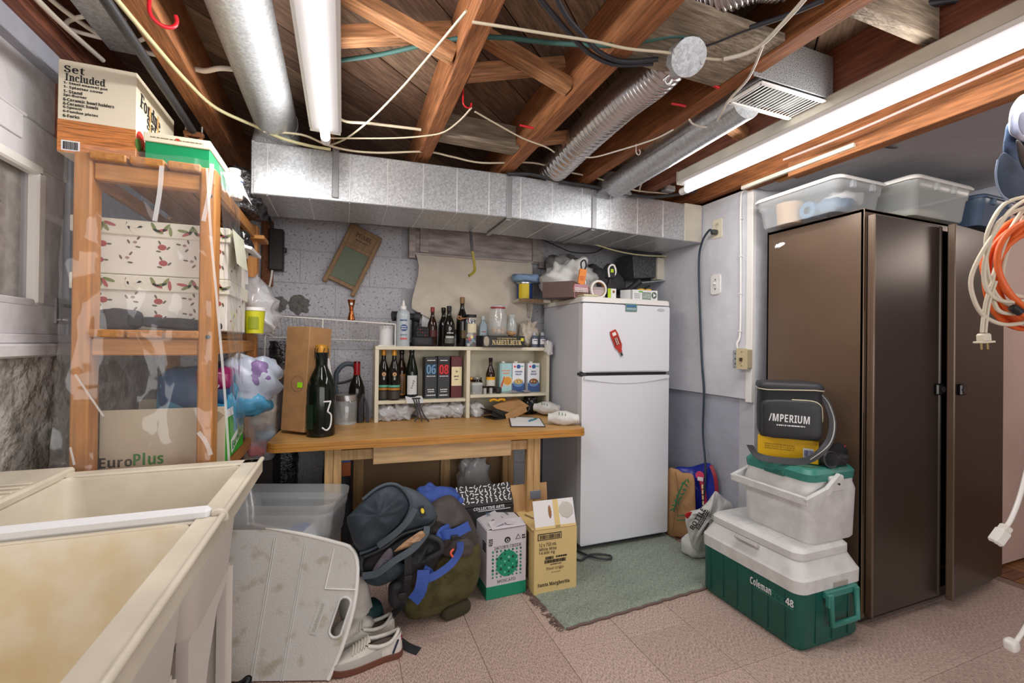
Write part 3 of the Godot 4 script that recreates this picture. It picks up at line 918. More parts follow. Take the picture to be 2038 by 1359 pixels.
	cable("pale cable along the left wall top above the fondue box, lowest of three", [Y(70, -5, 2.22), Y(110, 35, 2.22), Y(150, 72, 2.22), Y(205, 120, 2.22)], 0.01, "cable_white")
	cable("yellowish cable drooping under the duct above the fridge clutter", [Z(1180, 485, -2.6), Z(1230, 500, -2.6), Z(1280, 508, -2.6), Z(1335, 510, -2.6)], 0.006, "romex_yellow")
	cable("thin black cable drooping below the duct over the grey bags", [Z(1072, 474, -2.8), Z(1110, 490, -2.8), Z(1140, 502, -2.8), Z(1180, 503, -2.8), Z(1200, 494, -2.8)], 0.005, "cable_black")
	for k in 2: cable(["curved tan cable rising from the corner box, left", "curved tan cable rising from the corner box, right"][k], [[Z(1272, 382, -2.24), Z(1277, 365, -2.2), Z(1295, 350, -2.15), Z(1335, 344, -2.1)], [Z(1310, 376, -2.25), Z(1295, 360, -2.2), Z(1288, 342, -2.15), Z(1292, 338, -2.1)]][k], 0.007, "cable_white")
	var cbx = T("cable_box", "small grey cable connector box at the lamp end near the right corner", "junction box", Z(1330, 376, -2.18))
	box("body", Vector3(0, 0, 0), Vector3(0.075, 0.035, 0.05), "galv_dirty", cbx, 0.006)
	tube("clamp", [Vector3(-0.02, 0.018, 0.0), Vector3(-0.02, 0.028, 0), Vector3(0.01, 0.028, 0), Vector3(0.01, 0.018, 0)], 0.004, "steel", cbx)
	# hooks
	var hk := func(called, label, at: Vector3, r: float, m: String, open: float, ax: Vector3):
		var pts := []
		var u := Vector3.UP.cross(ax).normalized()
		pts.append(at + Vector3(0, 0.05, 0) - u * r)
		pts.append(at + Vector3(0, 0.015, 0) - u * r)
		for i in 9:
			var t := PI + open * i / 8.0
			pts.append(at + u * cos(t) * r + Vector3.UP * sin(t) * r)
		tag(tube(called, pts, r * 0.17, m, null, 8, 3), label, "hook")
	hk.call("screw_hook", "big red vinyl screw hook on the first joist at top left", Y(325, 30, 2.13), 0.03, "red_vinyl", 3.6, Vector3(0.5, 0, 1))
	hk.call("screw_hook", "red vinyl hook pointing sideways from the second joist", Y(930, 205, 2.17), 0.018, "red_vinyl", 3.4, Vector3(0.2, 0, 1))
	tag(tube("screw_hook", [Y(1034, 249, 2.2), Y(1062, 255, 2.19)], 0.005, "red_vinyl", null, 8, 0), "short red vinyl hook stub on the left face of the third joist", "hook")
	tag(tube("screw_hook", [Y(1336, 206, 2.2), Y(1365, 211, 2.19)], 0.005, "red_vinyl", null, 8, 0), "short red vinyl hook stub on the fourth joist right of the corrugated duct", "hook")
	tag(tube("screw_hook", [Y(1420, 170, 2.2), Y(1432, 175, 2.19)], 0.006, "red_vinyl", null, 8, 0), "small red hook end on the fourth joist next to the register pipe", "hook")
	hk.call("cup_hook", "white cup hook under the fourth joist beside the smooth pipe", Y(1270, 302, 2.16), 0.014, "white_enamel", 4.2, Vector3(0.2, 0, 1))
	hk.call("cup_hook", "pale cup hook below the smooth pipe near the corner box", Z(1288, 345, -2.1), 0.014, "white_enamel", 4.0, Vector3(0.2, 0, 1))
	# hanging rod with ground clamp at left
	var rd = T("water_pipe", "dark steel pipe slanting down above the fondue box with rusty clamp", "pipe")
	tube("pipe", [Vector3(-0.56, 2.10, -0.9), Vector3(-0.58, 2.095, -2.13), Vector3(-0.585, 2.06, -2.25)], 0.014, "iron", rd, 14, 5)
	var cl := box("ground_clamp", Vector3(-0.578, 2.085, -2.14), Vector3(0.07, 0.02, 0.025), "rust", rd, 0.005)
	for s in [-1, 1]: tube("clamp_screw", [Vector3(s * 0.027, -0.015, 0), Vector3(s * 0.027, 0.035, 0)], 0.004, "steel", cl, 8, 0)
	tube("clamp_jaw", [Vector3(-0.03, -0.012, 0), Vector3(0, -0.03, 0), Vector3(0.03, -0.012, 0)], 0.007, "rust", cl)
	tag(box("metal_plate", Y(190, 20, 2.24), Vector3(0.09, 0.02, 0.4), "galv", null, 0.004), "flat pale metal strip above the dark pipe at top left", "plate")
	# dark electrical conduit box on the back wall
	var eb = T("electrical_box", "tall black metal box on a rusty pipe at the left of the block wall", "electrical box", Vector3(-0.37, 1.78, ZB + 0.04))
	box("body", Vector3(0, 0, 0), Vector3(0.075, 0.24, 0.07), "cab_dark", eb, 0.005)
	box("backboard", Vector3(-0.05, -0.02, -0.02), Vector3(0.06, 0.38, 0.03), "rust", eb, 0.004)
	box("lever", Vector3(0.045, 0.0, 0.02), Vector3(0.02, 0.03, 0.02), "cab_dark", eb, 0.004)
	tube("feed_cable", [Vector3(-0.02, 0.12, 0), Vector3(-0.04, 0.18, 0.01), Vector3(-0.06, 0.24, 0.0)], 0.007, "cable_black", eb)
	tube("tail_cable", [Vector3(-0.02, -0.12, 0.02), Vector3(-0.03, -0.2, 0.02), Vector3(-0.06, -0.3, 0.0)], 0.006, "cable_white", eb)
	# washboard hung crooked on the wall
	var wz := ZB + 0.03
	var A := Z(703, 447, wz)
	var Bq := Z(760, 470, wz)
	var C := Z(645, 560, wz)
	var up := (A - C).normalized()
	var wb := Basis(Vector3(up.y, -up.x, 0), up, Vector3.BACK)
	var w = T("washboard", "old wooden washboard with glass ribs hung tilted on the block wall", "washboard", A)
	w.basis = wb
	var ht := A.distance_to(C)
	var wd := A.distance_to(Bq)
	for s in [0.0, wd]: box("leg", Vector3(s, -ht / 2 - (0.01 if s > 0 else 0.0), 0), Vector3(0.028, ht, 0.025), "washboard_wood", w, 0.004)
	box("head_board", Vector3(wd / 2, -0.062, 0), Vector3(wd - 0.02, 0.12, 0.016), "washboard_wood", w, 0.003)
	box("top_rail", Vector3(wd / 2, -0.006, 0.001), Vector3(wd + 0.02, 0.022, 0.028), "washboard_wood", w, 0.004)
	box("cross_rail", Vector3(wd / 2, -0.13, 0.002), Vector3(wd - 0.02, 0.024, 0.024), "washboard_wood", w, 0.003)
	box("cross_rail", Vector3(wd / 2, -0.36, 0.002), Vector3(wd - 0.02, 0.024, 0.022), "washboard_wood", w, 0.003)
	st = S()
	surf(st, 1, 80, func(u, v): return Vector3(0.012 + (wd - 0.024) * u, -0.14 - 0.21 * v, 0.004 + 0.003 * sin(v * TAU * 17)))
	ob("glass_ribs", st, "#6f7a68,0.25", w)
	tx("PEARL", Vector3(wd / 2, -0.045, 0.009), 0.10, 0.026, "#4a3324,0.8", w, Basis.IDENTITY, true)
	fp(Vector3(wd / 2, -0.078, 0.009), 0.08, 0.01, "#5a3c2c,0.8", w, Basis.IDENTITY, true)

# ---------- left: laundry tub, pine shelves and what they hold ----------
func open_basin(st_in, st_out, x0, x1, z0, z1, top, bot, t := 0.05):
	# inner and outer skins of a tapered basin
	var cx: float = (x0 + x1) / 2
	var cz: float = (z0 + z1) / 2
	var w: float = x1 - x0
	var d: float = z1 - z0
	tub(st_in, [[top, w, d, 0.03, cx, cz], [top - 0.012, w - 0.012, d - 0.012, 0.035, cx, cz], [bot + 0.05, w - t, d - t, 0.06, cx, cz], [bot + 0.012, w - t - 0.05, d - t - 0.05, 0.06, cx, cz], [bot, w - t - 0.11, d - t - 0.11, 0.05, cx, cz]], false, false, true)
	tub(st_out, [[bot - 0.006, w - t - 0.03, d - t - 0.03, 0.06, cx, cz], [bot + 0.03, w - t + 0.016, d - t + 0.016, 0.06, cx, cz], [top - 0.05, w + 0.0, d + 0.0, 0.04, cx, cz], [top - 0.004, w + 0.012, d + 0.012, 0.036, cx, cz]], false, true, false)

func build_left():
	var t = T("laundry_tub", "stained cream plastic double laundry tub on moulded legs along the left wall", "laundry tub", Vector3(-0.27, 0, -1.12))
	var o0: Vector3 = t.position
	for s in [["basin", -1.625, -1.185, "tub_plastic"], ["basin", -1.14, -0.60, "tub_stain"]]:
		var a := S()
		var b := S()
		open_basin(a, b, -0.735, -0.298, s[1], s[2], 0.855, 0.53)
		ob("basin", a, s[3], t).position = -o0
		ob("basin_shell", b, "tub_shell", t).position = -o0
	# rim: deck at the wall, lips and flanges
	var rim := S()
	bx(rim, Vector3(-0.82, 0.862, -1.125), Vector3(0.18, 0.024, 1.10), 0.006)
	bx(rim, Vector3(-0.273, 0.852, -1.125), Vector3(0.052, 0.014, 1.10), 0.005)
	bx(rim, Vector3(-0.5, 0.852, -1.648), Vector3(0.5, 0.014, 0.05), 0.005)
	bx(rim, Vector3(-0.5, 0.852, -0.585), Vector3(0.5, 0.014, 0.05), 0.005)
	bx(rim, Vector3(-0.5, 0.848, -1.163), Vector3(0.5, 0.014, 0.05), 0.003)
	ob("rim", rim, "tub_plastic", t).position = -o0
	var fl := S()
	bx(fl, Vector3(-0.249, 0.835, -1.125), Vector3(0.007, 0.045, 1.102), 0.002)
	bx(fl, Vector3(-0.5, 0.835, -1.673), Vector3(0.5, 0.045, 0.007), 0.002)
	ob("rim_flange", fl, "tub_plastic", t).position = -o0
	tube("rim_bead", [Vector3(-0.247, 0.858, -1.672), Vector3(-0.247, 0.858, -0.58)], 0.007, "tub_plastic", t, 10, 0).position = -o0
	for k in 4: box("soap_ridge", Vector3(-0.80, 0.876, -1.50 + k * 0.035) - o0, Vector3(0.12, 0.008, 0.014), "tub_plastic", t, 0.004)
	for k in 4: box("soap_ridge", Vector3(-0.80, 0.876, -1.08 + k * 0.035) - o0, Vector3(0.12, 0.008, 0.014), "tub_plastic", t, 0.004)
	box("divider_cap", Vector3(-0.505, 0.866, -1.163) - o0, Vector3(0.47, 0.028, 0.028), "#eef0f4,0.4", t, 0.009)
	tube("cap_end", [Vector3(-0.268, 0.862, -1.163) - o0, Vector3(-0.25, 0.862, -1.163) - o0, Vector3(-0.245, 0.845, -1.163) - o0], 0.01, "tub_plastic", t, 8)
	for s in [[-1.60, -1.205], [-1.10, -0.64]]:
		var st := S()
		var z0: float = s[0]
		var z1: float = s[1]
		var m := (z0 + z1) / 2
		# outline in z (as x) and y, with an arch open at the floor
		prism(st, [Vector2(-z1, 0.56), Vector2(-z1 + 0.0, 0.0), Vector2(-z1 + 0.075, 0.0), Vector2(-z1 + 0.10, 0.25), Vector2(-m - 0.03, 0.40), Vector2(-m + 0.05, 0.5), Vector2(-z0 - 0.045, 0.52), Vector2(-z0 - 0.045, 0.25), Vector2(-z0 - 0.05, 0.0), Vector2(-z0, 0.0), Vector2(-z0, 0.56)], -0.012, 0.012)
		var o := ob("leg_panel", st, "tub_shell", t)
		o.transform = Transform3D(Basis(Vector3(0, 0, -1), Vector3.UP, Vector3(1, 0, 0)), Vector3(-0.332, 0, 0) - o0)
		var o2 := mi("leg_panel", o.mesh, "tub_shell", t)
		o2.transform = Transform3D(o.basis, Vector3(-0.70, 0, 0) - o0)
		box("leg_wall", Vector3(-0.50, 0.28, z0 + 0.012) - o0, Vector3(0.38, 0.55, 0.014), "tub_shell", t)
		tube("drain", [Vector3(-0.52, 0.53, m) - o0, Vector3(-0.52, 0.34, m) - o0, Vector3(-0.56, 0.3, m) - o0, Vector3(-0.7, 0.32, m) - o0], 0.02, "white_enamel", t, 10)
	# dark shoe under the tub
	var sh = T("slip_on_shoe", "black slip-on shoe under the laundry tub legs", "shoe", Vector3(-0.40, 0.0, -1.70), 0.35)
	shoe_parts(sh, 0.27, "nylon_black", "#2c2c30,0.7", "#3a3c48,0.8", false)
	# pine shelf unit; its short end faces the room
	var u = T("shelf_unit", "pine slatted shelf unit draped in clear film between laundry tub and bench", "shelf", Vector3(-0.6, 0, -2.17))
	o0 = u.position
	var xs := [-0.762, -0.432]
	for z in [-1.79, -2.56]:
		for x in xs:
			box("post", Vector3(x, 0.915, z) - o0, Vector3(0.045, 1.83, 0.07), "pine_y", u, 0.005)
	for y in [1.78, 1.225, 0.755, 0.2]:
		for z in [-1.785, -2.56]: box("rung", Vector3(-0.597, y, z) - o0, Vector3(0.285, 0.055, 0.035), "pine_x", u, 0.004)
		for k in 3: box("slat", Vector3(-0.697 + k * 0.1, y + 0.042, -2.175) - o0, Vector3(0.092, 0.026, 0.86), "pine_z", u, 0.004)
		for x in xs: box("side_rail", Vector3(x + (0.01 if x > -0.5 else -0.01), y + 0.0, -2.175) - o0, Vector3(0.02, 0.05, 0.70), "pine_z", u, 0.003)
	box("top_board", Vector3(-0.42, 1.76, -2.54) - o0, Vector3(0.1, 0.02, 0.14), "pine_x", u, 0.003)
	for y in [1.735, 1.26]: disc("bolt", Vector3(-0.425, y, -1.7535) - o0, 0.007, "iron", u, Basis.IDENTITY, 0.002)
	var fm := S()
	surf(fm, 30, 44, func(a, b):
		var x: float = -0.797 + 0.385 * a + 0.02 * (a - 0.5) * b
		return Vector3(x, 1.85 - 1.03 * b, -1.742 + 0.010 * sin(a * 13 + 2 * b) * b + 0.022 * noise(Vector3(a * 3, b * 4, 0), 3) + 0.02 * b))
	surf(fm, 16, 36, func(a, b): return Vector3(-0.40 + 0.05 * b + 0.012 * noise(Vector3(a * 4, b * 5, 2), 3), 1.85 - (0.95) * b, -1.76 - 0.30 * a * (1.0 - 0.3 * b)))
	var film := ob("plastic_film", fm, "film")
	tag(film, "clear plastic film hung over the front end of the pine shelf unit", "film")
	for s in [[[487, 326], [482, 380], [470, 440]], [[322, 330], [318, 380], [308, 440]]]:
		var pts := []
		for q in s: pts.append(Z(q[0] if s[0][0] < 400 else q[0] - 65, q[1], -1.735))
		ribbon("fold", pts, 0.012, 0.003, Vector3.BACK, "film_fold", film)
	ribbon("fold", [Z(412, 335, -1.73), Z(420, 470, -1.73), Z(432, 600, -1.72), Z(448, 790, -1.70), Z(456, 920, -1.70)], 0.007, 0.003, Vector3.BACK, "film_fold", film)
	ribbon("fold", [Z(150, 745, -1.72), Z(180, 790, -1.72), Z(206, 828, -1.72)], 0.005, 0.002, Vector3.BACK, "film_fold", film)
	ribbon("fold", [Z(140, 890, -1.72), Z(148, 925, -1.70)], 0.005, 0.002, Vector3.BACK, "film_fold", film)
	ribbon("fold", [Z(395, 860, -1.72), Z(410, 880, -1.71), Z(420, 905, -1.71)], 0.012, 0.004, Vector3.BACK, "film_fold", film)
	# fondue box
	var f = T("fondue_box", "printed fondue set carton with Set Included list on top of the pine shelves", "box", Vector3(-0.745, 1.835, -1.97))
	box("carton", Vector3(0, 0.146, 0), Vector3(0.2, 0.292, 0.34), "#e6dcc4,0.6", f, 0.002)
	var fz := 0.1712
	plate("wood_print", Vector3(0, 0.052, fz - 0.0006), 0.198, 0.102, mat("print_wood", "d88848", 0.5, 0, ntex(91, 0.02, 0.6, 1.1, 2), Vector3(0.6, 9, 1)), f)
	plate("wood_print", Vector3(0.1006, 0.03, 0), 0.338, 0.06, "print_wood", f, face(Vector3.RIGHT))
	plate("barcode_label", Vector3(-0.066, 0.022, fz), 0.046, 0.032, "paper", f)
	barcode(Vector3(-0.066, 0.022, fz + 0.001), 0.036, 0.024, "ink", f)
	tx("Set", Vector3(-0.06, 0.263, fz), 0.05, 0.022, "ink", f, Basis.IDENTITY, true)
	tx("Included", Vector3(-0.032, 0.238, fz), 0.1, 0.024, "ink", f, Basis.IDENTITY, true)
	var lines := ["1- Steel enamel pot", "1- Splatter cover", "1- Stand", "2pc-Burner", "6-Ceramic bowl holders", "6-Ceramic bowls", "6-Spoons", "6-Fondue plates", "6-Forks"]
	for i in 9:
		var w: float = 0.0058 * lines[i].length()
		tx(lines[i], Vector3(-0.086 + w / 2, 0.218 - i * 0.0128, fz), w, 0.0105, "ink", f)
	var rb := face(Vector3.RIGHT)
	tx("Fondue", Vector3(0.1012, 0.21, 0.06), 0.17, 0.05, "ink", f, rb * Basis(Vector3.BACK, -0.1), true)
	tx("Set", Vector3(0.1012, 0.165, 0.05), 0.08, 0.04, "ink", f, rb, true)
	for k in 2:
		disc("pot_print", Vector3(0.101, 0.1, 0.06 - k * 0.06), 0.024, "#b01f22,0.4", f, rb, 0.0008, 16, 1.3)
		plate("stand_print", Vector3(0.101, 0.17, 0.065 - k * 0.07), 0.012, 0.12, "#d8b074,0.5", f, rb)
	disc("food_print", Vector3(0.101, 0.08, 0.14), 0.03, "#c8382c,0.5", f, rb)
	disc("food_print", Vector3(0.1012, 0.06, 0.155), 0.022, "#4f7a3a,0.5", f, rb)
	# green box
	var gb = T("green_box", "flat green cardboard box with cream lid edge beside the fondue carton", "box", Vector3(-0.53, 1.835, -1.93))
	box("carton", Vector3(0, 0.047, 0), Vector3(0.182, 0.094, 0.26), "#0f8f5a,0.4", gb)
	box("lid", Vector3(0, 0.086, 0.002), Vector3(0.188, 0.03, 0.268), "#e4dcc4,0.5", gb)
	fp(Vector3(0, 0.086, 0.1365), 0.15, 0.005, "#7a6a50", gb)
	disc("emblem", Vector3(0, 0.088, 0.1365), 0.007, "#b8402c", gb, Basis.IDENTITY, 0.0008, 12, 0.6)
	var wb = T("pill_bottle", "white plastic bottle behind the green box on the shelf top", "bottle", Vector3(-0.43, 1.835, -2.12))
	turned("body", [Vector2(0, 0), Vector2(0.03, 0), Vector2(0.032, 0.004), Vector2(0.032, 0.085), Vector2(0.02, 0.098), Vector2(0.02, 0.1), Vector2(0, 0.1)], "white_enamel", wb)
	turned("cap", [Vector2(0.021, 0.1), Vector2(0.023, 0.102), Vector2(0.023, 0.122), Vector2(0, 0.124)], "white_enamel", wb)
	turned("label_band", [Vector2(0.0325, 0.02), Vector2(0.0325, 0.05)], "#9fb4c8,0.5", wb)
	turned("stripe", [Vector2(0.0326, 0.068), Vector2(0.0326, 0.073)], "#2f5a9a,0.5", wb)
	var pp := S()
	surf(pp, 8, 8, func(a, b): return Vector3(-0.40 + 0.05 * a + 0.03 * b, 1.835 - 0.07 * b - 0.02 * a + 0.02 * sin(a * 3), -1.80 - 0.06 * a + 0.012 * sin(b * 4)))
	tag(ob("paper_slip", pp, "paper"), "bent white paper slip hanging over the right shelf post top", "paper")
	var fo := lump("foil_bag", Vector3(-0.46, 1.93, -2.40), Vector3(0.10, 0.10, 0.12), "foil_dark", null, Basis.IDENTITY, 0.5, 0.03, 14.0, 3, 1.835)
	tag(fo, "grey crinkled foil bubble pouch at the back of the shelf top by the duct", "pouch")
	# floral boxes
	var pal := ntex(1, 0.02, 1, 1)
	for k in 2:
		var fb = T("floral_box", ["upper floral storage box with lid behind the film on the pine shelves", "lower floral storage box with lid behind the film on the pine shelves"][k], "storage box", Vector3(-0.62, 1.283 + (1 - k) * 0.19, -2.05), 0.0, "floral boxes")
		box("body", Vector3(0, 0.07, 0), Vector3(0.44, 0.14, 0.32), "floral", fb, 0.003)
		box("lid", Vector3(0, 0.16, 0), Vector3(0.456, 0.054, 0.336), "#ece8d8,0.6", fb, 0.003)
		flowers(fb, 0.1605, 0.168, 0.215, k)
	# strap lying before the lower box
	var bs = T("black_case", "dark grey padded case with long strap lying before the lower floral box", "case", Vector3(-0.6, 1.283, -1.85))
	lump("pouch", Vector3(-0.10, 0.032, 0), Vector3(0.062, 0.036, 0.028), "dark_cloth", bs, Basis.IDENTITY, 0.6, 0.006, 12.0, 2)
	lump("sleeve", Vector3(0.065, 0.022, 0), Vector3(0.13, 0.018, 0.022), "dark_cloth", bs, Basis(Vector3.BACK, -0.05), 0.5, 0.004, 12.0, 4)
	lump("flap", Vector3(-0.05, 0.03, 0.022), Vector3(0.02, 0.022, 0.01), "nylon_black", bs, Basis.IDENTITY, 0.6, 0.003, 12.0, 5)
	# side clutter on the middle shelf
	var yt = T("yellow_tub", "yellow plastic tub with white lid beside the floral boxes", "tub", Vector3(-0.375, 1.283, -2.28))
	turned("body", [Vector2(0, 0), Vector2(0.036, 0), Vector2(0.042, 0.1), Vector2(0, 0.1)], "#c9c822,0.45", yt)
	turned("lid", [Vector2(0.043, 0.1), Vector2(0.045, 0.102), Vector2(0.045, 0.116), Vector2(0, 0.118)], "white_enamel", yt)
	band(yt, "print", 0.0402, 0.02, 0.075, "#8f9a18,0.5", -0.5, 0.6)
	var bh = T("headphones", "shiny black headphones lying on papers above the floral boxes", "headphones", Vector3(-0.41, 1.67, -2.2))
	for s in [-1, 1]:
		var cu := lump("ear_cup", Vector3(0.0, 0.0 + s * 0.012, s * 0.045), Vector3(0.035, 0.035, 0.025), "#17181b,0.12", bh, Basis.IDENTITY, 0.85, 0.003, 9.0, 2)
		tube("cushion", [Vector3(0.02, 0.02, 0), Vector3(0.03, 0, 0.015), Vector3(0.02, -0.02, 0), Vector3(0.03, 0, -0.015), Vector3(0.02, 0.02, 0)], 0.007, "nylon_black", cu)
	tube("band", [Vector3(-0.01, 0.02, 0.06), Vector3(-0.03, 0.07, 0.03), Vector3(-0.03, 0.07, -0.03), Vector3(-0.01, 0.02, -0.06)], 0.008, "nylon_black", bh)
	box("paper_stack", Vector3(-0.02, -0.02, 0.0), Vector3(0.15, 0.012, 0.22), "paper", bh, 0.001, Basis(Vector3.BACK, -0.25))
	var ps := S()
	surf(ps, 6, 10, func(a, b): return Vector3(-0.385 + 0.02 * b, 1.66 - 0.13 * b, -1.88 - 0.2 * a + 0.02 * b))
	tag(ob("magazine", ps, "#cfd0bc,0.5"), "pale magazine drooping over the side of the upper floral box", "magazine")
	var bw := lump("bubble_wrap", Z(508, 610, -2.45), Vector3(0.07, 0.14, 0.08), "bubble", null, Basis(Vector3.BACK, 0.3), 0.8, 0.05, 14.0, 8)
	tag(bw, "crumpled clear bubble wrap hanging by the rear post of the pine shelves", "bubble wrap")
	var ev := S()
	surf(ev, 8, 6, func(a, b): return Z(466 + 26 * a, 528 + 12 * a + 35 * b - 10 * a * b, -2.3) + Vector3(0, 0, 0.02 * sin(a * 5)))
	tag(ob("envelope", ev, "paper"), "white folded paper stuck between floral box and rear shelf post", "paper")
	# lower shelf: paper carton, tissue pack, bag
	var pc = T("paper_carton", "open office paper carton with green printed side on the lower pine shelf", "box", Vector3(-0.575, 0.81, -2.02))
	var w := 0.36
	for s in [-1, 1]:
		box("end_wall", Vector3(0, 0.1, s * 0.15), Vector3(w, 0.2, 0.004), "#cfc3ac,0.7", pc, 0.001)
		box("side_wall", Vector3(s * w / 2, 0.08, 0), Vector3(0.004, 0.16, 0.3), "#2aa52a,0.6", pc, 0.001)
	box("bottom", Vector3(0, 0.003, 0), Vector3(w, 0.005, 0.3), "#cfc3ac,0.7", pc, 0.001)
	var gx := face(Vector3.RIGHT)
	plate("white_band", Vector3(w / 2 + 0.003, 0.172, 0), 0.29, 0.03, "paper", pc, gx)
	plate("handle_hole", Vector3(w / 2 + 0.003, 0.115, -0.02), 0.06, 0.03, "cab_dark", pc, gx)
	plate("side_label", Vector3(w / 2 + 0.003, 0.06, -0.03), 0.2, 0.05, "paper", pc, gx * Basis(Vector3.BACK, 0.25))
	tx("EuroPlus", Vector3(w / 2 + 0.0045, 0.06, -0.03), 0.18, 0.035, "#238a2e,0.6", pc, gx * Basis(Vector3.BACK, 0.25))
	tx("Euro", Vector3(-0.135, 0.024, 0.1525), 0.09, 0.034, "#3a3a34,0.7", pc)
	tx("Plus", Vector3(-0.045, 0.03, 0.1525), 0.085, 0.042, "#3f8a3c,0.7", pc)
	fp(Vector3(-0.085, 0.0, 0.1525), 0.17, 0.006, "#3a3a34,0.7", pc)
	plate("tape", Vector3(0.145, 0.15, 0.1525), 0.025, 0.07, "#a89880,0.5", pc, Basis(Vector3.BACK, -0.7))
	var tp = T("tissue_pack", "blue wrapped toilet tissue pack standing in the paper carton", "tissue pack", Vector3(-0.515, 0.83, -2.05))
	lump("wrapper", Vector3(0, 0.16, 0), Vector3(0.13, 0.145, 0.10), "#3f9cc4,0.3", tp, Basis.IDENTITY, 0.45, 0.02, 8.0, 6)
	lump("upper_print", Vector3(0.0, 0.235, 0.0), Vector3(0.126, 0.08, 0.106), "#27517e,0.3", tp, Basis.IDENTITY, 0.45, 0.012, 8.0, 6)
	lump("pink_print", Vector3(0.06, 0.27, 0.02), Vector3(0.06, 0.045, 0.095), "#8a1f58,0.3", tp, Basis.IDENTITY, 0.5, 0.012, 8.0, 7)
	tx("Cashmere", Vector3(0.045, 0.19, 0.122), 0.15, 0.035, "paper", tp, Basis(Vector3.BACK, 1.2), true)
	disc("badge", Vector3(0.01, 0.10, 0.118), 0.03, "#a8325c,0.4", tp)
	tx("30", Vector3(0.01, 0.1, 0.121), 0.03, 0.018, "paper", tp)
	var pb = T("plastic_bag", "clear white and purple printed bag stuffed beside the tissue pack", "bag", Vector3(-0.37, 0.98, -2.14))
	lump("bag", Vector3(0.0, 0.10, 0), Vector3(0.11, 0.10, 0.12), "#a4adbd,0.35", pb, Basis(Vector3.BACK, -0.2), 0.7, 0.03, 9.0, 9)
	lump("purple_print", Vector3(0.035, 0.12, 0.05), Vector3(0.06, 0.05, 0.07), "#806a9a,0.4", pb, Basis(Vector3.BACK, 0.5), 0.8, 0.02, 9.0, 4)
	lump("blue_print", Vector3(0.0, 0.01, 0.03), Vector3(0.085, 0.05, 0.09), "#3f86aa,0.4", pb, Basis(Vector3.BACK, 0.2), 0.7, 0.02, 9.0, 5)
	# clear bin with coloured cloths
	var cb_ = T("clear_bin", "clear plastic bin of coloured cloths standing between shelves and bench", "bin", Vector3(-0.385, 0.66, -2.62))
	var s1 := S()
	tub(s1, [[0.0, 0.13, 0.3, 0.03], [0.01, 0.14, 0.31, 0.035], [0.40, 0.165, 0.34, 0.04]], false, true, false)
	ob("body", s1, "bin_clear", cb_)
	s1 = S()
	tub(s1, [[0.40, 0.19, 0.37, 0.05], [0.415, 0.195, 0.375, 0.05], [0.43, 0.18, 0.36, 0.05], [0.432, 0.1, 0.3, 0.04]])
	ob("lid", s1, "#d8c4bc,0.45", cb_)
	var cols := ["#d88c92", "#8fb4d6", "#e8a58c", "#d8d2c4", "#b9ac94", "#e6e2da", "#d0788c"]
	for k in 7: lump("cloth", Vector3(0.02 * sin(k * 2.1), 0.05 + 0.048 * k, 0.08 * cos(k * 1.7)), Vector3(0.05, 0.035, 0.09), cols[k] + ",0.8", cb_, Basis(Vector3.BACK, 0.3 * sin(k)), 0.8, 0.02, 12.0, k)
	box("support_crate", Vector3(0, -0.33, 0), Vector3(0.14, 0.66, 0.3), "cab_dark", cb_, 0.004)
	# foil insulation roll
	var fr := S()
	surf(fr, 40, 60, func(a, b):
		var g: float = TAU * (a if a < 0.9999 else 0.0)
		var r: float = 0.075 + 0.016 * noise(Vector3(cos(g) * 2, b * 12, sin(g) * 2), 5)
		return Vector3(cos(g) * r, 1.25 * b, sin(g) * r * 0.9))
	var frm := ob("insulation_roll", fr, "foil_dark")
	frm.position = Vector3(-0.31, 0, -2.82)
	tag(frm, "tall roll of dark reflective foil insulation standing behind the bench end", "roll")

func flowers(p, z, y_lid, half, sd):
	var r := RandomNumberGenerator.new()
	r.seed = 5 + sd
	# sprigs printed on the front: lid band large flowers, body small roses
	var right := face(Vector3.RIGHT)
	for i in 5:
		var x := -0.17 + i * 0.085
		for j in 2:
			var big: bool = i % 2 == 0
			var c := Vector3(x + 0.03 * r.randf(), (0.045 + 0.055 * j + 0.012 * (i % 2)), z)
			disc("rose_print", c, 0.013 if big else 0.006, ["#b0504c,0.7", "#a88a86,0.7"][i % 2], p, Basis.IDENTITY, 0.0006, 9, 0.8)
			for k in 3: disc("leaf_print", c + Vector3(cos(k * 2.1 + i) * 0.018, sin(k * 2.1 + i) * 0.018, 0.0), 0.008, "#6e6450,0.7", p, Basis(Vector3.BACK, k + i), 0.0005, 8, 0.4)
		for k in 5:
			var c2 := Vector3(x + 0.012 * k, 0.16 + 0.008 * sin(k * 2.0 + i), z + 0.0085)
			disc("leaf_print", c2, 0.018, ["#8a9256,0.7", "#b85a58,0.7", "#7d8a50,0.7"][(i + k + sd) % 3] if i != 1 else "#ece8d8,0.6", p, Basis(Vector3.BACK, k * 0.7 + i), 0.0006, 8, 0.3)
	for k in 5:
		disc("leaf_print", Vector3(0.2206, 0.04 + 0.022 * k, 0.1 - 0.05 * k), 0.01, ["#9a3f44,0.7", "#5c5650,0.7"][k % 2], p, right * Basis(Vector3.BACK, k), 0.0006, 8, 0.4)

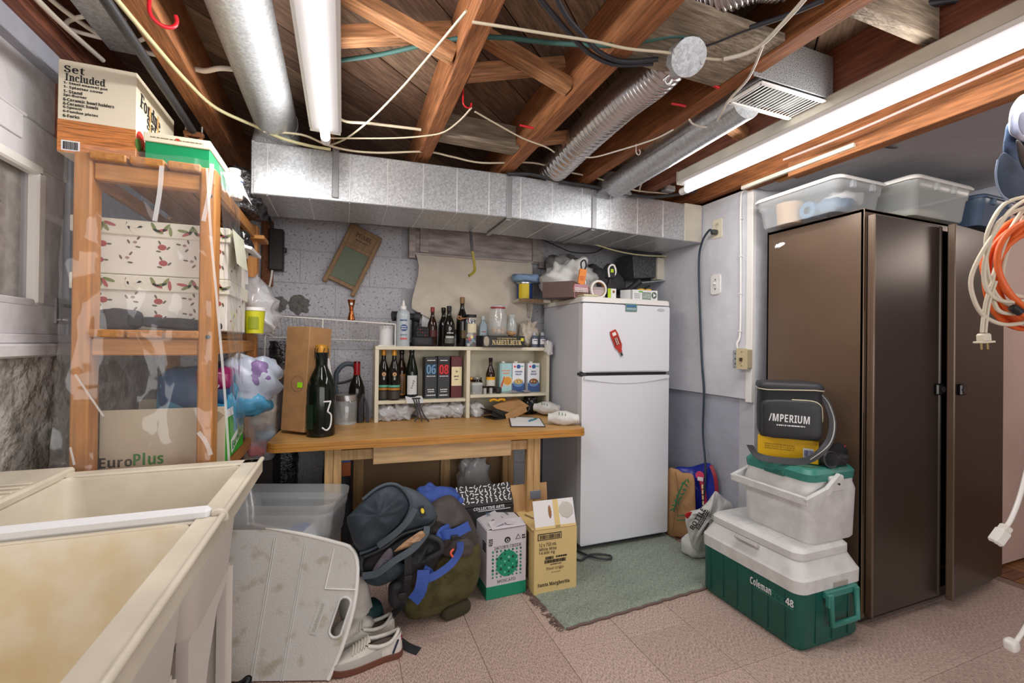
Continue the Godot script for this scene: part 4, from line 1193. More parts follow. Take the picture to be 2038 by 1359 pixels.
func shoe_parts(p, l, upper, sole, lining, laces):
	# a shoe pointing along -x (toe), heel at +x, of length l; parts under p
	var out := func(t: float, s: float) -> float:   # half width at t 0 toe .. 1 heel
		var w: float = 0.055 * pow(sin(PI * clampf(t * 0.5 + 0.1, 0, 1)), 0.5) * (1.0 - 0.32 * smoothstep(0.25, 0.75, t) + 0.10 * smoothstep(0.75, 0.95, t))
		return w * sqrt(maxf(0.0, 1.0 - pow(maxf(0.0, (0.14 - t) / 0.14), 2.2))) * sqrt(maxf(0.0, 1.0 - pow(maxf(0.0, (t - 0.88) / 0.12), 2.2)))
	var st := S()
	var rings := []
	for yy in [[0.0, 0.97], [0.004, 1.02], [0.022, 1.03], [0.026, 1.0]]:
		var ring := []
		for i in 40:
			var a := TAU * i / 40
			var t := 0.5 - 0.5 * cos(a)
			t = clampf(t, 0.0, 1.0)
			ring.append(Vector3((t - 0.5) * l * (0.98 + 0.02 * yy[1]), yy[0] + 0.012 * pow(maxf(0.0, 0.25 - t) * 4, 2), (out.call(t, 0.0) * yy[1] + 0.001) * signf(sin(a) + 0.0001)))
		rings.append(ring)
	loft(st, rings, true, true, true)
	ob("sole", st, sole, p)
	st = S()
	surf(st, 44, 14, func(u, v):
		var a: float = TAU * (u if u < 0.9999 else 0.0)
		var t: float = 0.5 - 0.5 * cos(a)
		var top: float = lerpf(0.045, 0.078, smoothstep(0.05, 0.45, t)) if t < 0.5 else lerpf(0.078, 0.062, smoothstep(0.5, 0.7, t)) + 0.03 * smoothstep(0.8, 1.0, t)
		var wv: float = out.call(t, 0.0)
		var k: float = sqrt(maxf(0.0, 1.0 - pow(v, 3.0))) if t < 0.46 else lerpf(1.0, 0.70, v * v)
		var inw: float = wv * k
		return Vector3((t - 0.5) * l * 0.985 * lerpf(1.0, 0.97, v), 0.024 + (top - 0.024) * v, inw * signf(sin(a) + 0.0001)))
	ob("upper", st, upper, p)
	var op := lump("lining", Vector3(l * 0.24, 0.05, 0), Vector3(l * 0.2, 0.012, 0.027), lining, p, Basis.IDENTITY, 0.8, 0.002, 20.0, 3)
	tube("collar", [Vector3(l * 0.0, 0.078, 0.026), Vector3(l * 0.15, 0.066, 0.031), Vector3(l * 0.32, 0.068, 0.027), Vector3(l * 0.44, 0.088, 0.0), Vector3(l * 0.32, 0.068, -0.027), Vector3(l * 0.15, 0.066, -0.031), Vector3(l * 0.0, 0.078, -0.026)], 0.008, upper, p)
	if laces:
		var tg := S()
		surf(tg, 8, 10, func(u, v): return Vector3(-l * 0.22 + l * 0.26 * v, 0.066 + 0.03 * v - 0.006 * pow(u * 2 - 1, 2), (u - 0.5) * 0.046))
		ob("tongue", tg, upper, p)
		for k in 6:
			var x: float = -l * 0.2 + k * l * 0.038
			tube("lace", [Vector3(x, 0.064 + k * 0.004, 0.03), Vector3(x + 0.006, 0.076 + k * 0.004, 0.012), Vector3(x + 0.01, 0.076 + k * 0.004, -0.012), Vector3(x + 0.012, 0.064 + k * 0.004, -0.03)], 0.0028, "cream_enamel", p, 6, 3)
		var toe := S()
		surf(toe, 20, 8, func(u, v):
			var a: float = PI * 0.62 * (u - 0.5) * 2
			var t: float = 0.5 - 0.5 * cos(a) 
			return Vector3((t - 0.5) * l * 0.992, 0.026 + 0.02 * v * (1.0 + t), (out.call(t, 0.0) * (1.015 - 0.08 * v * v)) * signf(sin(a) + 0.0001)))
		ob("toe_guard", toe, "#b8b4ae,0.7", p)

# ---------- work bench and everything on it ----------
const BY := 0.78

func bottle(called, label, at: Vector3, h: float, r: float, m, cap, shape := 0, group = ""):
	var o = T(called, label, "bottle", at, 0.0, group)
	var neck := r * 0.36
	var pr := [Vector2(0, 0.004), Vector2(r * 0.9, 0), Vector2(r, 0.006), Vector2(r, h * 0.5)]
	if shape == 0: pr += [Vector2(r * 0.96, h * 0.56), Vector2(r * 0.75, h * 0.65), Vector2(neck * 1.3, h * 0.74), Vector2(neck, h * 0.8)]
	elif shape == 1: pr += [Vector2(r * 0.93, h * 0.54), Vector2(r * 0.74, h * 0.64), Vector2(r * 0.53, h * 0.74), Vector2(neck * 1.05, h * 0.84)]
	else: pr += [Vector2(r * 0.97, h * 0.6), Vector2(r * 0.8, h * 0.68), Vector2(neck * 1.5, h * 0.72), Vector2(neck, h * 0.78)]
	pr += [Vector2(neck, h * 0.955), Vector2(neck * 1.15, h * 0.96), Vector2(neck * 1.15, h * 0.98), Vector2(neck * 0.9, h * 0.985), Vector2(0, h * 0.985)]
	turned("body", pr, m, o, Vector3.ZERO, 26)
	if cap != "": turned("cap", [Vector2(neck * 1.12, h * 0.87), Vector2(neck * 1.2, h * 0.88), Vector2(neck * 1.22, h * 0.985), Vector2(neck * 0.95, h), Vector2(0, h)], cap, o, Vector3.ZERO, 18)
	return o

func band(o, called, r, y0, y1, m, a0 := 0.0, a1 := TAU):
	var st := S()
	surf(st, 24, 1, func(u, v):
		var a: float = lerpf(a0, a1, u)
		return Vector3(sin(a) * r, lerpf(y0, y1, v), cos(a) * r))
	return ob(called, st, m, o)

func carton(called, label, at: Vector3, w, h, d, m, turn := 0.0, cat := "box", group := ""):
	var o = T(called, label, cat, at, turn, group)
	box("carton", Vector3(0, h / 2, 0), Vector3(w, h, d), m, o, 0.0015)
	return o

func build_bench():
	var turn := deg_to_rad(-3.6)
	var b = T("work_bench", "wooden work bench with pale top, wide apron and taped legs before the block wall", "table", Vector3(0.5, 0, -2.53), turn)
	var st := S()
	prism(st, rr2(1.61, 0.62, 0.05, 6), -0.021, 0.021)
	var top := ob("bench_top", st, "bench_top", b)
	top.transform = Transform3D(Basis(Vector3.RIGHT, Vector3(0, 0, -1), Vector3.UP), Vector3(0, BY - 0.021, 0))
	st = S()
	prism(st, rr2(1.622, 0.632, 0.056, 6), -0.0195, -0.001)
	prism(st, rr2(1.618, 0.628, 0.054, 6), 0.0005, 0.0185)
	ob("edge_band", st, "bench_edge", b).transform = top.transform
	box("apron", Vector3(0.015, BY - 0.085, 0.285), Vector3(0.705, 0.085, 0.02), "bench_apron", b, 0.002)
	for lx in [-0.54, 0.52]:
		for lz in [0.24, -0.24]:
			var lg := box("leg", Vector3(lx, 0.367, lz), Vector3(0.038, 0.735, 0.09), "bench_wood", b, 0.003)
			box("leg_board", Vector3(0.038 if lx < 0 else -0.038, 0, 0.02), Vector3(0.036, 0.735, 0.05), "bench_wood", lg, 0.003)
			if lz > 0: box("tape", Vector3(0.008 if lx < 0 else -0.008, 0.06, 0.0), Vector3(0.062, 0.045, 0.096), "duct_tape", lg, 0.001)
		box("brace", Vector3(lx, 0.70, 0), Vector3(0.03, 0.06, 0.42), "bench_wood", b)
	box("brace", Vector3(0, 0.70, 0.26), Vector3(1.05, 0.05, 0.025), "bench_wood", b)
	box("back_panel", Vector3(0.05, 0.42, -0.27), Vector3(0.9, 0.62, 0.012), "#8f7455,0.8", b)
	for x in [-0.42, 0.1, 0.33]: box("panel_batten", Vector3(x, 0.42, -0.25), Vector3(0.06, 0.62, 0.02), "bench_wood", b)
	var tb_ = T("tool_bag", "dark tool bag with orange and blue label under the left bench leg", "bag", Vector3(-0.02, 0, -2.55))
	lump("bag", Vector3(0, 0.36, 0), Vector3(0.07, 0.36, 0.14), "nylon_black", tb_, Basis.IDENTITY, 0.45, 0.01, 8.0, 3, 0.0)
	box("orange_label", Vector3(0.02, 0.60, 0.138), Vector3(0.09, 0.07, 0.01), "#a8521c,0.5", tb_)
	box("blue_label", Vector3(0.02, 0.65, 0.138), Vector3(0.09, 0.03, 0.01), "#3f62a8,0.5", tb_)
	tag(lump("bubble_wrap", Vector3(0.78, 0.27, -2.68), Vector3(0.1, 0.27, 0.06), "bubble", null, Basis.IDENTITY, 0.6, 0.05, 12.0, 4, 0.0), "clear crumpled bubble wrap in the shade under the bench", "bubble wrap")
	# tall cardboard box
	var kb = T("tall_cardboard_box", "tall narrow brown cardboard box with lime price tag leaning at the bench left end", "box", Vector3(-0.185, BY + 0.012, -2.53), deg_to_rad(48))
	kb.basis = Basis(Vector3.RIGHT, -0.03) * Basis(Vector3.BACK, -0.04) * kb.basis
	box("carton", Vector3(0, 0.265, 0), Vector3(0.15, 0.53, 0.155), "cardboard", kb, 0.003)
	var fl := face(Vector3(-1, 0, 0))
	plate("price_tag", Vector3(-0.0765, 0.235, 0.035), 0.032, 0.026, "#a4f01c,0.5", kb, fl)
	st = S()
	for i in 24:
		var a := TAU * i / 24
		bx(st, Vector3(-0.0757, 0.24 + sin(a) * 0.04, 0.018 + cos(a) * 0.04), Vector3(0.001, 0.0035, 0.0035), 0.0)
	ob("round_stamp", st, "#5b4630,0.8", kb)
	plate("shipping_slip", Vector3(0.045, 0.30, 0.079), 0.08, 0.17, "paper", kb, Basis(Vector3.BACK, 0.3))
	plate("barcode_label", Vector3(-0.04, 0.09, 0.079), 0.05, 0.12, "paper", kb)
	barcode(Vector3(-0.04, 0.09, 0.0802), 0.09, 0.03, "ink", kb, Basis(Vector3.BACK, PI / 2))
	# magnum
	var mg = bottle("magnum_bottle", "very large dark champagne-style bottle with white figure 3 on the bench", Y(637, 870, BY) + Vector3(0, 0, -0.05), 0.455, 0.067, "bottle_green", "gold", 0)
	var wire := S()
	for k in 6:
		var a := TAU * k / 6
		tb(wire, [Vector3(cos(a) * 0.031, 0.385, sin(a) * 0.031), Vector3(cos(a + 0.3) * 0.034, 0.41, sin(a + 0.3) * 0.034), Vector3(cos(a) * 0.03, 0.437, sin(a) * 0.03)], 0.0018, 5)
	ob("wire_cage", wire, "ink", mg)
	turned("foil", [Vector2(0.0275, 0.345), Vector2(0.029, 0.395), Vector2(0.0305, 0.415)], "bottle_green", mg)
	band(mg, "label", 0.0675, 0.04, 0.16, "#16301f,0.5", -1.7, -0.5)
	st = S()
	for pts in [[[0.2, 0.175], [0.75, 0.175]], [[0.75, 0.175], [0.5, 0.125]], [[0.5, 0.125], [0.8, 0.105], [0.75, 0.055], [0.45, 0.035], [0.12, 0.05]]]:
		var p3 := []
		for q in pts: p3.append(Vector3(sin(q[0]) * 0.0675, q[1], cos(q[0]) * 0.0675))
		tb(st, crv(p3, 5), 0.0042, 6)
	ob("figure", st, "paper", mg)
	# glass jar with steel lid
	var gj = T("glass_jar", "round clear glass jar with brushed steel lid beside the big bottle", "jar", Y(689, 845, BY) + Vector3(0, 0, -0.04))
	turned("glass", [Vector2(0, 0.004), Vector2(0.055, 0), Vector2(0.059, 0.008), Vector2(0.059, 0.13), Vector2(0.052, 0.14), Vector2(0.052, 0.145), Vector2(0.05, 0.14), Vector2(0.056, 0.128), Vector2(0.056, 0.012), Vector2(0, 0.01)], "glass", gj)
	turned("base_ring", [Vector2(0.05, 0.001), Vector2(0.0592, 0.001), Vector2(0.0592, 0.01), Vector2(0.056, 0.014)], "glass_edge", gj)
	turned("lid", [Vector2(0.054, 0.135), Vector2(0.06, 0.135), Vector2(0.06, 0.165), Vector2(0.057, 0.168), Vector2(0, 0.168)], "steel", gj)
	var bz := -2.82
	var rw = bottle("red_neck_bottle", "dark bottle with red foil neck behind the steel lidded jar", Vector3(Z(709, 840, -2.76).x, BY, -2.76), 0.36, 0.045, "bottle_dark", "", 0)
	turned("red_foil", [Vector2(0.017, 0.25), Vector2(0.019, 0.26), Vector2(0.0185, 0.355), Vector2(0.0, 0.358)], "#8f1018,0.3", rw)
	var gh = T("loop_handle_tool", "grey looped handle tool standing behind the jar on the bench", "tool", Vector3(Z(680, 840, -2.8).x, BY, -2.8))
	tube("grip", [Vector3(-0.035, 0.23, 0), Vector3(-0.03, 0.29, 0), Vector3(0.01, 0.335, 0), Vector3(0.06, 0.335, 0), Vector3(0.075, 0.31, 0)], 0.014, "nylon_slate", gh)
	tube("loop", [Vector3(0.075, 0.31, 0), Vector3(0.07, 0.26, 0), Vector3(0.03, 0.235, 0), Vector3(-0.02, 0.225, 0), Vector3(-0.035, 0.24, 0)], 0.007, "nylon_black", gh)
	tube("shaft", [Vector3(-0.035, 0.23, 0), Vector3(-0.03, 0.18, 0), Vector3(-0.005, 0.02, 0.01)], 0.009, "nylon_slate", gh)
	var cc = T("cord_loop", "black cord hanging in long loops by the red necked bottle", "cord", Vector3(Z(722, 838, -2.72).x, BY + 0.004, -2.72))
	for k in 3: tube("loop", [Vector3(-0.02 + 0.008 * k, 0.0, 0.01), Vector3(-0.018 + 0.008 * k, 0.1, 0), Vector3(0.0, 0.16 - 0.01 * k, -0.01), Vector3(0.018 + 0.004 * k, 0.1, 0), Vector3(0.02 + 0.005 * k, 0.0, 0.01)], 0.004, "cable_black", cc)
	# cream bookcase
	var x0 := 0.175
	var x1 := 1.30
	var fz := -2.69
	var dep := 0.22
	var top_y := 1.228
	var bk = T("bookcase", "low cream two-column bookcase standing along the back of the bench", "bookcase", Vector3((x0 + x1) / 2, BY, fz - dep / 2))
	var hw := (x1 - x0) / 2
	var hh := top_y - BY
	box("top", Vector3(0, hh - 0.011, 0), Vector3(hw * 2, 0.022, dep), "cream_board", bk)
	for s in [-1, 1]: box("side", Vector3(s * (hw - 0.011), hh / 2 - 0.011, 0), Vector3(0.022, hh - 0.022, dep), "cream_board", bk)
	box("divider", Vector3(0.0, hh / 2 - 0.011, 0), Vector3(0.024, hh - 0.022, dep - 0.004), "cream_board", bk)
	box("back", Vector3(0, hh / 2, -dep / 2 + 0.004), Vector3(hw * 2 - 0.01, hh - 0.01, 0.006), "cream_board", bk)
	box("shelf", Vector3(-hw / 2, 0.115, 0), Vector3(hw - 0.03, 0.02, dep - 0.01), "cream_board", bk)
	box("shelf", Vector3(hw / 2, 0.135, 0), Vector3(hw - 0.03, 0.02, dep - 0.01), "cream_board", bk)
	var ly := BY + 0.1255
	var ry := BY + 0.1455
	var at := func(x: float, z: float, y: float) -> Vector3: return Vector3(Z(x, 760, z).x, y, z)
	# bottles, left cell
	var stout := func(p: Vector3, label: String):
		var o = bottle("beer_bottle", label, p, 0.305, 0.036, "bottle_dark", "gold", 0, "tall dark bottles in the bookcase")
		band(o, "teal_band", 0.0364, 0.078, 0.09, "#5fb09a,0.5", -1.6, 1.6)
		band(o, "gold_band", 0.0364, 0.06, 0.074, "#b07a2c,0.4", -1.6, 1.6)
		band(o, "foot_label", 0.0364, 0.008, 0.055, "#3a372f,0.5", -1.6, 1.6)
		disc("medallion", Vector3(0, 0.155, 0.0362), 0.012, "#c88c3c,0.35", o, Basis(Vector3.RIGHT, -0.03), 0.0012)
		disc("medallion_hole", Vector3(0, 0.155, 0.0378), 0.0055, "bottle_dark", o, Basis(Vector3.RIGHT, -0.03), 0.0008)
		disc("emblem", Vector3(0, 0.128, 0.0366), 0.006, "#9a9a94,0.4", o, Basis.IDENTITY, 0.001, 6, 1.4)
	stout.call(at.call(763, -2.76, ly), "gold topped dark bottle with teal band, at the bookcase left side")
	stout.call(at.call(784, -2.735, ly), "gold topped dark bottle with teal band, nearer of the pair")
	var b3 = bottle("beer_bottle", "dark bottle with gold printed body behind the gold topped pair", at.call(799, -2.82, ly), 0.31, 0.034, "bottle_brown", "bottle_dark", 0)
	band(b3, "gold_print", 0.0344, 0.02, 0.15, "#a06a2e,0.4", -1.3, 1.3)
	fp(Vector3(0, 0.085, 0.0346), 0.11, 0.024, "bottle_dark", b3, Basis(Vector3.BACK, PI / 2))
	var b4 = bottle("wine_bottle", "green champagne-style bottle with white pictured label beside the dark boxes", at.call(819, -2.755, ly), 0.325, 0.038, "bottle_green", "bottle_dark", 1)
	band(b4, "label", 0.0384, 0.03, 0.145, "#cfd0d0,0.6", -0.85, 0.85)
	for k in 4: disc("sprig", Vector3(-0.004 + 0.004 * k, 0.07 + 0.014 * k, 0.0388), 0.008, "#6a6f58,0.6", b4, Basis(Vector3.BACK, k * 0.8), 0.0008, 8, 0.35)
	disc("seal", Vector3(0, 0.215, 0.021), 0.008, "#b8bcc0,0.5", b4, Basis(Vector3.RIGHT, -0.15), 0.001)
	for k in 2:
		var q = carton("whisky_box", ["charcoal upright bottle box printed 06 in blue", "charcoal upright bottle box printed 08 in red"][k], at.call([855.0, 880.0][k], -2.775 + 0.01 * k, ly), 0.075, 0.255 + 0.005 * k, 0.075, "#303338,0.45", 0.06, "box")
		plate("top_print", Vector3(0, 0.228, 0.0378), 0.07, 0.03, "#1c1e22,0.5", q)
		fp(Vector3(0, 0.236, 0.039), 0.05, 0.009, "paper", q)
		plate("number_panel", Vector3(0, 0.18, 0.0378), 0.074, 0.07, ["#23384e,0.5", "#4a161c,0.5"][k], q)
		tx(["06", "08"][k], Vector3(0, 0.18, 0.0388), 0.058, 0.058, ["#6d98c0,0.5", "#d8242c,0.5"][k], q)
		fp(Vector3(0, 0.138, 0.0384), 0.055, 0.008, "paper", q)
		fp(Vector3(0, 0.055, 0.0384), 0.045, 0.01, "paper", q)
		fp(Vector3(0, 0.042, 0.0384), 0.04, 0.009, "paper", q)
		fp(Vector3(0, 0.02, 0.0384), 0.055, 0.01, "paper", q)
	var mb = carton("whisky_box", "maroon upright bottle box with cream label, right of the charcoal pair", at.call(906, -2.775, ly), 0.07, 0.26, 0.07, "#5c1a20,0.45", 0.0, "box")
	plate("cream_label", Vector3(0, 0.135, 0.0354), 0.066, 0.12, "#e8dcb4,0.6", mb)
	fp(Vector3(0, 0.135, 0.0364), 0.032, 0.012, "ink", mb, Basis.IDENTITY, true)
	fp(Vector3(0, 0.115, 0.0364), 0.025, 0.008, "ink", mb, Basis.IDENTITY, true)
	disc("crest", Vector3(0, 0.165, 0.0364), 0.01, "#8a7a50,0.6", mb, Basis.IDENTITY, 0.0008, 3)
	# right cell
	var dj = T("preserve_jar", "small dark preserve jar with lid at the back of the right bookcase cell", "jar", at.call(949, -2.83, ry))
	turned("glass", [Vector2(0, 0), Vector2(0.034, 0), Vector2(0.036, 0.006), Vector2(0.036, 0.075), Vector2(0.03, 0.085), Vector2(0, 0.086)], "bottle_brown", dj)
	turned("lid", [Vector2(0.032, 0.085), Vector2(0.034, 0.088), Vector2(0.034, 0.1), Vector2(0, 0.102)], "steel", dj)
	var sp = T("spice_jar", "small brown glass at the far left of the right bookcase cell", "jar", at.call(938, -2.85, ry))
	turned("glass", [Vector2(0, 0), Vector2(0.026, 0), Vector2(0.028, 0.07), Vector2(0.0, 0.09)], "#8a6a40,0.3", sp)
	turned("lid", [Vector2(0.026, 0.085), Vector2(0.026, 0.1), Vector2(0, 0.1)], "gold", sp)
	var cp = T("clear_box", "small clear plastic box at the front of the right bookcase cell", "box", at.call(948, -2.735, ry))
	st = S()
	tub(st, [[0, 0.058, 0.055, 0.008], [0.006, 0.064, 0.06, 0.01], [0.06, 0.068, 0.064, 0.01]], false, true, false)
	ob("body", st, "bin_clear", cp)
	st = S()
	tub(st, [[0.06, 0.072, 0.068, 0.01], [0.07, 0.072, 0.068, 0.01], [0.074, 0.06, 0.056, 0.01]])
	ob("lid", st, "bin_clear2", cp)
	for k in 2:
		var mj = T("mini_jar", ["left one of two tiny silver jars with black lids beside the clear box", "right one of two tiny silver jars with black lids beside the clear box"][k], "jar", at.call([965.0, 977.0][k], -2.72, ry), 0.0, "tiny silver jars")
		turned("body", [Vector2(0, 0), Vector2(0.014, 0), Vector2(0.015, 0.04), Vector2(0.0, 0.044)], "steel", mj, Vector3.ZERO, 14)
		turned("lid", [Vector2(0.0155, 0.038), Vector2(0.016, 0.05), Vector2(0, 0.051)], "ink", mj, Vector3.ZERO, 14)
	var yb = bottle("beer_bottle", "small brown bottle with yellow label beside the soup cartons", at.call(976, -2.79, ry), 0.23, 0.031, "bottle_brown", "bottle_dark", 0)
	band(yb, "yellow_label", 0.0314, 0.085, 0.105, "#e8a81c,0.5", -1.4, 1.4)
	band(yb, "white_label", 0.0314, 0.045, 0.085, "#d8d4c4,0.5", -1.4, 1.4)
	for k in 3:
		var q = carton("soup_carton", ["teal soup carton picturing an orange bowl, left of the three", "blue and white broth carton printed CHICKEN, middle of the three", "blue and white broth carton printed BEEF, right of the three"][k], at.call([1004.0, 1029.0, 1059.0][k], -2.80 + 0.005 * k, ry), 0.085, 0.195, 0.062, ["#8fb4b4,0.4", "#e8ecf2,0.4", "#e8ecf2,0.4"][k], -0.08, "carton")
		turned("cap", [Vector2(0.014, 0.195), Vector2(0.014, 0.206), Vector2(0, 0.207)], "white_enamel", q, Vector3(-0.012, 0, 0), 14)
		if k == 0:
			plate("panel", Vector3(0.006, 0.10, 0.0318), 0.07, 0.185, "#a8d0d4,0.4", q)
			disc("bowl", Vector3(0.012, 0.075, 0.0328), 0.034, "#e0d4b8,0.4", q)
			disc("soup", Vector3(0.012, 0.077, 0.0336), 0.028, "#d89430,0.4", q)
			for i in 3: disc("carrot", Vector3(-0.026 + i * 0.006, 0.05 + 0.02 * i, 0.0334), 0.02, "#d8642c,0.4", q, Basis(Vector3.BACK, 1.3), 0.0008, 8, 0.3)
			fp(Vector3(0.002, 0.145, 0.033), 0.055, 0.014, "#e08a5c,0.5", q)
			fp(Vector3(0.002, 0.128, 0.033), 0.045, 0.014, "#e08a5c,0.5", q)
		else:
			plate("blue_foot", Vector3(0, 0.03, 0.0318), 0.084, 0.058, "#274a86,0.4", q)
			disc("bowl", Vector3(0, 0.062, 0.0326), 0.036, "#5e84b8,0.4", q, Basis.IDENTITY, 0.0008, 18, 0.75)
			disc("soup", Vector3(0, 0.072, 0.0336), 0.03, ["#c8a860,0.5", "#7d4a2c,0.5"][k - 1], q, Basis.IDENTITY, 0.0008, 18, 0.6)
			for i in 6: disc("bits", Vector3(-0.016 + 0.0065 * i, 0.072 + 0.006 * sin(i * 2.0), 0.0346), 0.0045, ["#e8d8a8,0.5", "#b85c30,0.5", "#6a8a44,0.5"][i % 3], q, Basis.IDENTITY, 0.0006, 6)
			disc("brand_disc", Vector3(0, 0.172, 0.0326), 0.014, "#1f4f9a,0.4", q)
			disc("red_dot", Vector3(-0.026, 0.172, 0.0326), 0.007, "#d82838,0.4", q)
			plate("teal_mark", Vector3(0.026, 0.174, 0.0322), 0.018, 0.006, "#3fa89a,0.5", q)
			tx(["CHICKEN", "BEEF"][k - 1], Vector3(0, 0.138, 0.0324), [0.05, 0.034][k - 1], 0.011, "#274a86,0.5", q)
			tx(["POULET", "BOEUF"][k - 1], Vector3(0, 0.12, 0.0324), 0.04, 0.011, "#274a86,0.5", q)
	var lf := S()
	surf(lf, 10, 6, func(a, c): return at.call(1008 + 48 * a, -2.73 + 0.05 * c, ry + 0.006 + 0.012 * absf(sin(a * 6 + c))))
	tag(ob("leaflet", lf, "#a89aa0,0.5"), "crumpled glossy leaflet lying before the soup cartons", "leaflet")
	tag(lump("black_box", at.call(992, -2.73, ry + 0.02), Vector3(0.02, 0.02, 0.016), "nylon_black", null, Basis.IDENTITY, 0.5, 0.002, 9.0, 4), "little black box lying between silver jars and leaflet", "box")
	# lower cells
	for k in 4:
		tag(lump("bubble_wrap", at.call([768.0, 800.0, 862.0, 905.0][k], -2.77, BY + 0.045), Vector3([0.06, 0.06, 0.1, 0.06][k], 0.045, 0.07), "bubble", null, Basis.IDENTITY, 0.75, 0.03, 22.0, k + 1, BY + 0.002), ["bubble wrap wad at the lower left corner of the bookcase", "bubble wrap wad left of the hanging black cords", "wide bubble wrap wad right of the hanging black cords", "bubble wrap wad against the bookcase divider"][k], "bubble wrap")
	tag(lump("bubble_wrap", at.call(949, -2.74, BY + 0.04), Vector3(0.04, 0.045, 0.05), "bubble", null, Basis.IDENTITY, 0.75, 0.02, 22.0, 12, BY + 0.002), "small plastic wad in the lower right bookcase cell", "bubble wrap")
	var tg = T("cord_tag", "white tag with dangling black cords over the left bookcase shelf edge", "tag", at.call(826, -2.68, ly + 0.002))
	box("card", Vector3(0, 0.0, -0.01), Vector3(0.10, 0.002, 0.09), "paper", tg, 0.0, Basis(Vector3.RIGHT, 0.35))
	box("slot", Vector3(0.01, 0.008, -0.01), Vector3(0.05, 0.002, 0.012), "ink", tg, 0.0, Basis(Vector3.RIGHT, 0.35))
	for k in 3: tube("cord", [Vector3(-0.01 + 0.015 * k, 0.004, 0.02), Vector3(0.0 + 0.012 * k, -0.03, 0.04), Vector3(0.01 + 0.02 * k, -0.09, 0.05), Vector3(-0.01 + 0.04 * k, -0.118, 0.06 + 0.01 * k)], 0.0042, "cable_black", tg)
	var ob_ = T("open_carton", "open kraft and black carton lying in the lower right bookcase cell", "box", at.call(1000, -2.66, BY + 0.002), 0.3)
	box("black_half", Vector3(-0.08, 0.04, 0), Vector3(0.10, 0.004, 0.14), "#26241f,0.6", ob_, 0.0, Basis(Vector3.BACK, -0.45))
	box("black_half", Vector3(-0.05, 0.03, 0.05), Vector3(0.13, 0.05, 0.004), "#26241f,0.6", ob_, 0.0, Basis(Vector3.BACK, -0.3))
	box("kraft_half", Vector3(0.07, 0.065, 0), Vector3(0.19, 0.004, 0.14), "cardboard", ob_, 0.0, Basis(Vector3.BACK, 0.25) * Basis(Vector3.RIGHT, 0.35))
	box("kraft_front", Vector3(0.06, 0.03, 0.07), Vector3(0.17, 0.05, 0.004), "cardboard", ob_, 0.0, Basis(Vector3.BACK, 0.3))
	box("base", Vector3(0.0, 0.004, 0), Vector3(0.2, 0.006, 0.13), "ink", ob_, 0.0)
	var yo = T("yellow_goggles", "yellow strap clips lying on the open carton under the right shelf", "clips", at.call(990, -2.72, BY + 0.098))
	for k in 2: tube("clip", [Vector3(-0.05 + 0.055 * k, 0, 0), Vector3(-0.035 + 0.055 * k, 0.01, 0.005), Vector3(-0.01 + 0.055 * k, 0.008, 0), Vector3(-0.005 + 0.055 * k, 0, 0)], 0.009, "#e8a81c,0.4", yo)
	tag(lump("black_pouch", at.call(1055, -2.75, BY + 0.06), Vector3(0.04, 0.06, 0.05), "#141416,0.25", null, Basis.IDENTITY, 0.6, 0.02, 16.0, 5, BY), "glossy black pouch at the right of the lower bookcase cell", "pouch")
	# clipboard and pen, rolled bags
	var cb_ = T("clipboard", "clipboard with blank white sheet lying at the right of the bench", "clipboard", Y(1047, 841, BY) + Vector3(0, 0.003, 0), -0.32)
	box("board", Vector3.ZERO, Vector3(0.20, 0.004, 0.29), "#26221e,0.4", cb_, 0.002)
	box("sheet", Vector3(0, 0.003, 0.008), Vector3(0.185, 0.001, 0.262), "paper", cb_, 0.0)
	box("clip", Vector3(0, 0.007, -0.13), Vector3(0.11, 0.008, 0.022), "steel", cb_, 0.003)
	var pe = T("pen", "teal ballpoint pen lying on the clipboard sheet", "pen", Y(1060, 839, BY) + Vector3(0, 0.011, 0), 0.7)
	tube("barrel", [Vector3(-0.05, 0, 0), Vector3(0.05, 0, 0)], 0.0048, "#2f8096,0.35", pe, 10, 0)
	tube("tip", [Vector3(0.05, 0, 0), Vector3(0.064, -0.002, 0)], 0.0028, "steel", pe, 8, 0)
	tube("clip", [Vector3(-0.045, 0.007, 0), Vector3(-0.01, 0.007, 0)], 0.0014, "steel", pe, 6, 0)
	for k in 2:
		var rb = T("rolled_bag", ["rear rolled white carrier bag with green print on the bench corner", "front rolled white carrier bag with green print showing its spiral end"][k], "bag", [Y(1088, 812, BY + 0.05), Y(1120, 832, BY + 0.04)][k], [-0.75, -0.5][k])
		st = S()
		surf(st, 26, 12, func(u, v):
			var a: float = TAU * (u if u < 0.9999 else 0.0)
			var r: float = 0.045 * sqrt(sin(PI * clampf(v, 0.12, 0.88))) * (1.0 + 0.12 * noise(Vector3(cos(a), v * 3, sin(a)) * 2.0, 3 + k))
			return Vector3((v - 0.5) * 0.17, cos(a) * r * 0.95, sin(a) * r))
		ob("roll", st, "bag_white", rb)
		for j in 3: box("green_print", Vector3(-0.02 + 0.018 * j, 0.026 - 0.004 * j, 0.036), Vector3(0.004, 0.04, 0.004), "#3f8a4c,0.6", rb, 0.001, Basis(Vector3.RIGHT, 0.6))
		tube("spiral_end", [Vector3(0.085, 0.02, 0.0), Vector3(0.088, 0.0, 0.02), Vector3(0.088, -0.02, 0.0), Vector3(0.088, 0.0, -0.018), Vector3(0.088, 0.012, 0.0)], 0.008, "bag_white", rb)
	bench_top_shelf(top_y)

